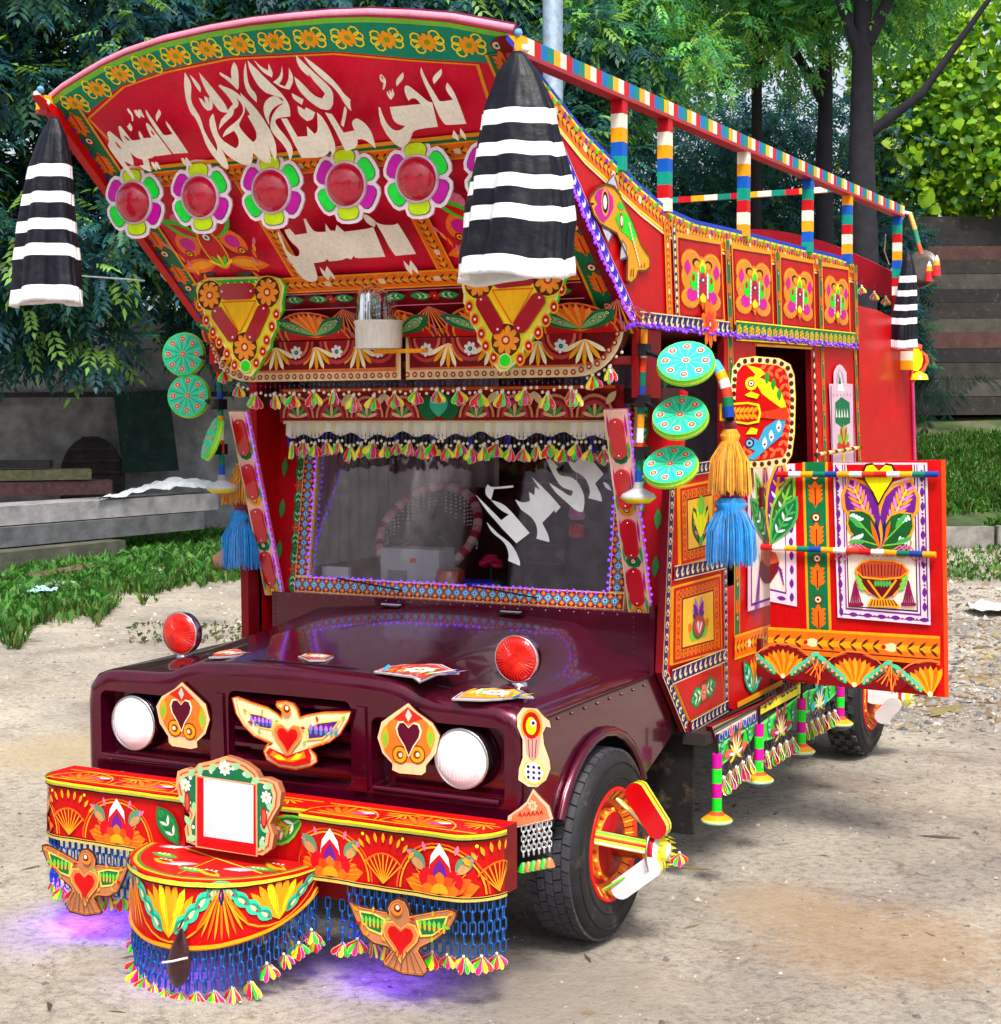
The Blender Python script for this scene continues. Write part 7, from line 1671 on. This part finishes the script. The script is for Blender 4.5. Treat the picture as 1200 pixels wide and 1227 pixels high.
# thick bare trunks with boughs on the right
def bigtrunk(px, depth, w, label, br, seed):
    e = empty('tall_tree', wd(px, depth), label, 'tree', 'tall trees with thick dark trunks'); m_ = MB(); b = wd(px, depth, -.2); rd_ = random.Random(seed)
    pts = [b+Vector((rd_.uniform(-.06,.06), 0, h)) for h in (0,1.5,3,4.5,6,7.5,9)]; m_.tube(pts, [w*1.25,w*1.05,w,w*.95,w*.88,w*.7,w*.5], C(34,32,42), 14)
    for (p0, p1, p2, r_) in br: m_.tube([wd(*p0), wd(*p1), wd(*p2)], [r_, r_*.7, r_*.35], C(34,32,42), 8)
    m_.build('trunk', BARK, e); r = np.random.default_rng(seed); cen = wd(px, depth, 9.6); cl = clusters((cen.x, cen.y, cen.z), 2.0, 2, 1.1, 40, r)
    Q, idx, _ = sprays(1500, cl, .6, .3, r, 9, .05, .12, .5); cc = np.array(md)[r.integers(4, size=2400)]; qmesh('crown', Q, cc[idx], LEAFM, e)
bigtrunk(1033, 24.5, .21, 'thick dark trunk right of the roof rail with a bough rising to the upper right', [((1040,24.5,zat(165,24.5)), (1100,24.3,zat(120,24.3)), (1200,24,zat(-20,24)), .09), ((1035,24.5,zat(60,24.5)), (1060,24.4,zat(10,24.4)), (1090,24.3,zat(-60,24.3)), .12), ((1025,24.5,zat(70,24.5)), (1005,24.4,zat(20,24.4)), (985,24.3,zat(-60,24.3)), .1)], 31)
bigtrunk(985, 27, .16, 'second dark trunk, just left of the thickest one', [((985,27,zat(130,27)), (950,27,zat(70,27)), (900,27,zat(30,27)), .1)], 32)
# lime backlit saplings with big round leaves
def lime_tree(px, depth, label, zc, rx, rz, n_, seed):
    r = np.random.default_rng(seed); rd_ = random.Random(seed); e = empty('broad_leaf_tree', wd(px, depth), label, 'tree', 'lime leaved trees above the dark wall'); cen = wd(px, depth, zc)
    m_ = MB(); 
    for k in range(5): a = wd(px+rd_.uniform(-20,20), depth); m_.tube([a, (a+cen)/2+Vector((rd_.uniform(-.3,.3),0,0)), cen+Vector((rd_.uniform(-rx,rx)*.7, 0, rd_.uniform(-rz,rz)*.8))], [.05,.035,.01], C(60,60,40), 6)
    m_.build('trunk', BARK, e)
    v = r.uniform(-1, 1, (n_, 3)); v = v[np.linalg.norm(v, axis=1) < 1.15]; n2 = len(v); P_ = np.array(cen)+v*np.array([rx, rx*.7, rz]); nn = r.normal(0, .6, (n2, 3))+np.array([.1,-.8,.5]); nn /= np.linalg.norm(nn, axis=1)[:, None]
    a = np.cross(nn, r.normal(size=(n2, 3))); a /= np.linalg.norm(a, axis=1)[:, None]; b = np.cross(nn, a); s = r.lognormal(math.log(.072), .3, n2)[:, None]
    pr = [(-1,0),(-.6,.62),(0,.85),(.6,.6),(1.15,0),(.6,-.6),(0,-.85),(-.6,-.62)]; Q = np.stack([P_+a*s*q[0]+b*s*q[1]+nn*s*(.25 if abs(q[1]) > .5 else 0) for q in pr], 1)
    pal = np.array([(.34,.62,.03),(.50,.74,.03),(.20,.46,.04),(.09,.25,.04)]); cc = pal[r.integers(4, size=n2)]*r.uniform(.8, 1.2, (n2, 1)); qmesh('crown', Q, cc, LEAFM, e)
lime_tree(1085, 31.5, 'lime green broad leaved tree left of the bough, above the dark wall', 8.0, 1.2, 2.0, 3600, 41); lime_tree(1195, 31, 'bright lime broad leaved tree at the upper right corner', 8.3, 1.8, 2.5, 6500, 42); lime_tree(1130, 32, 'lime leaved sapling low over the top beam of the dark wall', 6.6, 2.0, 1.2, 4200, 43)
for px, dp, sd, lb in ((1480,33,64,'green tree beyond the right edge, nearest to it'), (1740,34,65,'green tree beyond the right edge, second from it'), (2020,35,66,'green tree beyond the right edge, third from it')):
    tree(px, dp, lb, sd, 6.6, 3.4, 3.0, md, 3600, (.16,), 60, 'green trees beyond the right edge', (.36,.62,.08), .4, .09, .2, 9, .4)
lime_tree(1290, 32, 'lime leaved tree at the right edge of the photo', 7.6, 1.8, 2.2, 3600, 44)
# white lamp post
m = MB(); b = wd(664, 15); m.tube([b, b+Vector((0,0,10))], .093, C(165,185,205), 18); m.lathe(b, (0,0,1), [(.2,0),(.2,.04),(.1,.06)], C(150,165,180), 18); m.build('lamp_post', DULL, None, b, label='pale blue grey round lamp post rising behind the headboard', cat='post')
# ---- grey wall at the left, things leaning on it
def wallbox(px0, px1, dp, z0, z1, th, col, nm, m_=STONE, parent=None, dp1=None, **k):
    a, b = wd(px0, dp, 0), wd(px1, dp1 or dp, 0); d = (b-a).normalized(); nrm = Vector((-d.y, d.x, 0)); mb = MB(); q = [a, b, b+nrm*th, a+nrm*th]; org = (a+b)/2
    mb.prism([Vector((p_.x, p_.y, z0)) for p_ in q], (0, 0, z1-z0), col); return mb.build(nm, m_, parent, None if parent else Vector((org.x, org.y, z0)), **k)
wl_ = empty('boundary_wall', wd(200, 26), 'grey plastered boundary wall with a dark ledge behind the slabs', 'wall')
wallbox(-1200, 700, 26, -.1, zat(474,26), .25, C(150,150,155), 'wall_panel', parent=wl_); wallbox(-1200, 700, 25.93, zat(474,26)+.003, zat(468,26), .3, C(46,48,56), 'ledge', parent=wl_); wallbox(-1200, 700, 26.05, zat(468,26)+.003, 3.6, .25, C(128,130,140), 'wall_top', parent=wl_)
m_ = MB(); a = wd(110, 25.4); r_ = .50; u = R0
pts = [a+u*(r_*math.cos(t))+Vector((0,0,.95+r_*1.32*math.sin(t))) for t in [k*PI/16 for k in range(17)]]; pts = [a+u*r_+Vector((0,0,.2))]+pts+[a-u*r_+Vector((0,0,.2))]
m_.prism(pts, FH*.08, C(52,46,50)); 
for k in range(7): z = .5+.18*k; w = r_ if z < .95 else r_*math.sqrt(max(0, 1-((z-.95)/(r_*1.32))**2)); m_.tube([a-u*w*.97-FH*.01+Vector((0,0,z)), a+u*w*.97-FH*.01+Vector((0,0,z))], .03, C(62,54,56), 6)
m_.build('arched_cover', STONE, None, a, label='dark ribbed round topped cover leaning on the grey wall', cat='cover')
m_ = MB(); q = [wd(147,25.3,zat(565,25.3)), wd(214,25.3,zat(562,25.3)), wd(203,25.7,zat(466,25.7)), wd(138,25.7,zat(468,25.7))]; m_.prism(q, FH*.05, C(26,58,54), C(20,30,32)); m_.build('leaning_board', STONE, None, q[0], label='dark green board leaning against the grey wall', cat='board')
# slabs
SL = [('concrete_slab','long pale concrete slab on top of the lower slabs, edge facing the truck',-60,262,19.6,23.6,.56,.80,.75,C(150,148,150)),
      ('concrete_slab','grey concrete slab under the long pale one',-60,245,19.4,23.3,.30,.545,.6,C(96,98,102)),
      ('concrete_slab','lowest mossy slab lying in the grass at the left',-60,150,18.9,21.5,.02,.28,.6,C(84,84,74)),
      ('wooden_plank','reddish plank in the stack behind the slabs',-60,135,22.6,23.4,.80,1.0,.5,C(120,82,84)),
      ('wooden_plank','yellowish top plank of the stack behind the slabs',-60,110,22.6,23.2,1.02,1.17,.5,C(130,128,96)),
      ('wooden_plank','dark upper plank at the left end of the stack',-60,60,22.8,23.0,1.19,1.30,.4,C(60,58,60)),
      ('concrete_slab','short red brown slab half sunk in the grass below the pile',50,120,18.2,19.4,.04,.14,.3,C(110,78,66)),
      ('concrete_slab','pale flat stone in the grass below the pile',30,95,17.2,17.6,.02,.12,.3,C(150,150,140))]
for nm, lb, a_, b_, d0, d1, z0, z1, th, cc in SL: o = wallbox(a_, b_, d0, z0, z1, th, cc, nm, STONE if 'slab' in nm else WOODM, dp1=d1, label=lb, cat='slab' if 'slab' in nm else 'plank'); bv = o.modifiers.new('bevel', 'BEVEL'); bv.width = .015
m_ = MB(); P0, P1 = wd(118, 21.6, .83), wd(276, 24.0, .83)
def tarp(u, v):
    p_ = P0+(P1-P0)*u+FH*(v*.7-.1); h = .26*math.sin(PI*min(1, u*1.05))*(.35+u*.9)*math.sin(PI*(.15+.75*v)); return Vector((p_.x, p_.y, .82+h+.05*noise.noise(Vector((u*9, v*5, 0)))+.03*noise.noise(Vector((u*22, v*12, 3)))))
m_.grid(tarp, 44, 16, C(205,210,218)); m_.build('white_tarpaulin', CLOTH, None, P0, label='crumpled white sheet thrown over the right end of the slabs', cat='sheet')
m_ = MB(); c_ = wd(268, 19.5, .0); m_.lathe(c_+Vector((0,0,.17)), Vector((R0.x,R0.y,.25)), [(.10,-.12),(.17,.06),(.18,.1),(.185,.13),(.16,.13),(.0,.1)], C(120,86,66), 18); m_.build('clay_pot', STONE, None, c_, label='brown clay pot lying in the grass left of the blue tassel', cat='pot')
m_ = MB(); c_ = wd(48, 16.6, .03)
m_.grid(lambda u, v: c_+R0*(u-.5)*.26+FH*(v-.5)*.3+Vector((0,0,.12+.06*noise.noise(Vector((u*4,v*4,8))))), 8, 8, C(160,205,205)); m_.build('plastic_scrap', CLOTH, None, c_, label='pale plastic scrap lying in the grass at the left', cat='scrap')
m_ = MB(); c_ = wd(1196, 15.6, .01); m_.grid(lambda u, v: c_+R0*(u-.5)*.5+FH*(v-.5)*.5+Vector((0,0,.05+.07*noise.noise(Vector((u*4,v*4,1))))), 10, 8, C(220,222,225)); m_.build('plastic_scrap', CLOTH, None, c_, label='crumpled white scrap on the gravel at the right edge', cat='scrap')
# ---- retaining wall of stacked beams at the right
rw = empty('retaining_wall', wd(1150, 29.5), 'dark retaining wall of long stacked concrete beams at the right', 'wall'); rdw = random.Random(4)
ys2 = [500,478,457,437,420,400,383,362,345,326,308,290,270,252]
for k in range(len(ys2)-1):
    dp = 29.2+.14*k+rdw.uniform(-.1,.1); cc = [C(46,42,40),C(72,68,62),C(34,34,36),C(78,50,48),C(52,50,44)][[0,1,4,2,3,1,0,2,1,0,3,2,0][k % 13]]
    o = wallbox(880, 2200, dp, zat(ys2[k],29.3)+.012, zat(ys2[k+1],29.3), .6, cc, 'beam', parent=rw); bv = o.modifiers.new('bevel', 'BEVEL'); bv.width = .025
wallbox(880, 2200, 31.5, 0, 5.0, .3, C(30,32,32), 'wall_core', parent=rw)
# grassy bank with kerb
BKm, n, L, p = nodes_mat('bank_soil'); tc = n.new('ShaderNodeTexCoord'); L.new(ramp(noise_(1.5, 8).outputs['Fac'], [(.35, (.02,.035,.012)), (.55, (.05,.08,.02)), (.72, (.14,.11,.07))]).outputs[0], p.inputs['Base Color']); p.inputs['Roughness'].default_value = .95
bm_ = MB(); KD = 23.2
def bank_z(dp, px): t = max(0, min(1, (dp-KD)/6.3)); return .26+1.60*(t**1.15)+.06*noise.noise(Vector((px*.01, dp*.9, 0)))
bm_.grid(lambda u, v: (lambda dp, px: wd(px, dp, bank_z(dp, px)))(KD+v*7.5, 700+u*1500), 100, 24, C(60,90,30)); bm_.build('grass_bank', BKm, None, kind='structure')
for k in range(4):
    x0 = 1118+k*78
    o = wallbox(x0+2, x0+76, KD-.18+(k % 2)*.015, -.05, .30+(k % 3)*.008, .17, C(140,136,130), 'kerb_stone', label=['kerb stone just right of the open door, left of the joint', 'kerb stone at the right edge of the photo, right of the joint', 'kerb stone beyond the right edge, first in line', 'kerb stone beyond the right edge, last in line'][k], cat='kerb', group='kerb stones along the grass bank'); bv = o.modifiers.new('bevel', 'BEVEL'); bv.width = .02
# ---- grass
def grass(nm, n_, pos, hgt, cols, seed, wide=.012, broad=.25):
    r = np.random.default_rng(seed); P_ = np.array(pos(r, n_)); n_ = len(P_); a = r.uniform(0, 2*PI, n_); h = hgt*r.uniform(.4, 1.25, n_); ln = r.uniform(.1, .8, n_)*h; bl = r.random(n_) < broad
    w = np.where(bl, wide*2.6, wide)*r.uniform(.7, 1.3, n_); ax_ = np.stack([np.cos(a), np.sin(a), np.zeros(n_)], 1); sx = np.stack([-np.sin(a), np.cos(a), np.zeros(n_)], 1); up = np.array([0,0,1.])
    m1 = P_+ax_*(ln*.35)[:,None]+up*(h*.55)[:,None]; tp_ = P_+ax_*ln[:,None]+up*(h*np.where(bl,.75,.95))[:,None]
    Q = np.stack([P_-sx*w[:,None]*.4, m1-sx*w[:,None], tp_, m1+sx*w[:,None]], 1); cc = np.array(cols)[r.integers(len(cols), size=n_)]*r.uniform(.7,1.35,(n_,1)); return qmesh(nm, Q, cc, LEAFM, kind='stuff')
def reg_bound(px0, px1, fy0, fy1):
    def f(r, n_):
        o = []
        while len(o) < n_:
            px_ = r.uniform(px0, px1); y0, y1 = fy0(px_), fy1(px_); d0, d1 = 1.93*FPX/(y1-496), 1.93*FPX/(y0-496); dp = math.sqrt(r.uniform(d0*d0, d1*d1)); q = wd(px_, dp)
            if noise.noise(Vector((q.x*1.1, q.y*1.1, 3))) < .02-r.uniform(0,.3): continue
            o.append((q.x, q.y, gh(q.x, q.y)-.01))
        return o
    return f
gc = [(.05,.17,.02),(.07,.24,.03),(.04,.12,.02),(.12,.28,.04),(.16,.2,.05)]
edge = lambda x: np.interp(x, [-200,0,60,120,200,260,330,420], [790,772,752,735,708,694,688,680])+22*noise.noise(Vector((x*.03, 0, 0)))+10*noise.noise(Vector((x*.11, 0, 3)))
grass('grass_verge', 42000, reg_bound(-150, 430, lambda x: np.interp(x, [-200,0,250,430], [672,655,622,600]), edge), .17, gc, 51)
grass('weeds', 12000, reg_bound(-150, 400, lambda x: np.interp(x, [-200,0,250,430], [672,655,622,600]), lambda x: edge(x)-14), .22, [(.05,.2,.03),(.08,.28,.04),(.12,.32,.05)], 52, .019, .8)
def bankpos(r, n_):
    o = []
    while len(o) < n_:
        px_ = r.uniform(1000, 1330); dp = KD+r.uniform(0.05, 6.2)
        if noise.noise(Vector((px_*.012, dp*.7, 5))) < -.05-r.uniform(0,.3)+(.4 if dp > KD+4.8 else 0): continue
        q = wd(px_, dp, bank_z(dp, px_)-.02); o.append(tuple(q))
    return o
grass('bank_grass', 34000, bankpos, .2, gc, 53, .014, .3)
grass('weeds', 1600, reg_px(1090, 1300, 655, 700), .09, gc, 54); grass('weeds', 260, reg_px(150, 330, 745, 770), .05, [(.1,.16,.05),(.2,.18,.08)], 55)
# fern like plant at the foot of the dark wall
def palm(px, dp, z0, label, seed):
    r = random.Random(seed); b = wd(px, dp, z0); e = empty('wild_palm', b, label, 'plant', 'wild palms at the foot of the dark wall'); Q = []
    for k in range(13):
        a = r.uniform(0, 2*PI); d = Vector((math.cos(a), math.sin(a)*.5, 0)); Lf = r.uniform(.6,1.0)
        for j in range(14):
            t = j/14; c_ = b+d*Lf*t+Vector((0,0,.9*math.sin(PI*t*.8)*.75))
            for sg in (-1,1):
                l = d*.12+Vector((-d.y,d.x,0))*sg*.16+Vector((0,0,-.16)); w = Vector((0,0,.012)); Q.append([c_+w, c_+l*.5+w, c_+l, c_+l*.5-w])
    qmesh('frond', np.array([[tuple(v) for v in q] for q in Q]), np.tile(np.array([(.02,.07,.05)]), (len(Q),1)), LEAFM, e)
palm(1135, 28.6, zat(470,28.6)-.4, 'spiky dark palm right of the rear corner of the truck', 3); palm(1108, 28.2, zat(480,28.2)-.5, 'lower dark palm half hidden by the rear red panel', 4)
# thin wire between the left cloth and the truck
m_ = MB(); a = Vector((-1.05,.0,2.6)); b = Vector((-.95,.4,2.62)); m_.tube([wd(0,20,zat(322,20)), Vector((-1.0,.6,2.48))], .004, C(190,195,200), 4); m_.build('guy_wire', DULL, None, (-1.0,.6,2.48), label='thin pale wire running from the headboard into the dark leaves', cat='wire')

# the yard on the camera's side: seen only as reflections in the windscreen and lamps
for k, (x, y, h_) in enumerate(((-16.5,-14,8.),(-5.2,-19,8.),(-1.2,-20,7.),(4.5,-22,8.))):
    r = np.random.default_rng(90+k); e = empty('leafy_tree', (x, y, 0), 'tree across the yard behind the photographer, ' + ['far left, left of the building', 'tall one right of the building', 'second one right of the building', 'far right, standing alone'][k], 'tree', 'trees across the yard'); m_ = MB(); m_.tube([(x,y,-.1),(x+.2,y,h_*.3),(x,y,h_*.7)], [.25,.2,.1], C(34,30,30), 8); m_.build('trunk', BARK, e)
    cl = clusters((x, y, h_*.62), 2.2, 2., h_*.34, 34, r); Q, idx, _ = sprays(2600, cl, .7, .4, r, 7, .09, .18, .5); cc = np.array(md)[r.integers(4, size=2600)]; qmesh('crown', Q, cc[idx], LEAFM, e)
bd_ = empty('plaster_building', (-11, -18, 0), 'pale plastered building across the yard, mirrored in the windscreen', 'building')
m_ = MB(); m_.box((-12.1,-17,4.6), (2.1,2,9.2), C(232,222,226)); m_.build('stair_tower', STONE, bd_); m_ = MB(); m_.box((-8.6,-19.5,4.), (4.6,3,8.), C(205,196,210)); m_.build('wall', STONE, bd_); m_ = MB(); m_.box((-10.5,-18.6,3.8), (1.1,1.2,7.6), C(96,60,52)); m_.build('porch', STONE, bd_)
for x in (-9.8,-8.2): m_ = MB(); m_.box((x,-17.98,3.0), (.9,.06,1.3), C(50,56,66)); m_.build('window', REFL, bd_)
m_ = MB(); m_.box((-8.6,-19.5,8.1), (4.9,3.3,.2), C(170,165,170)); m_.build('parapet', STONE, bd_)
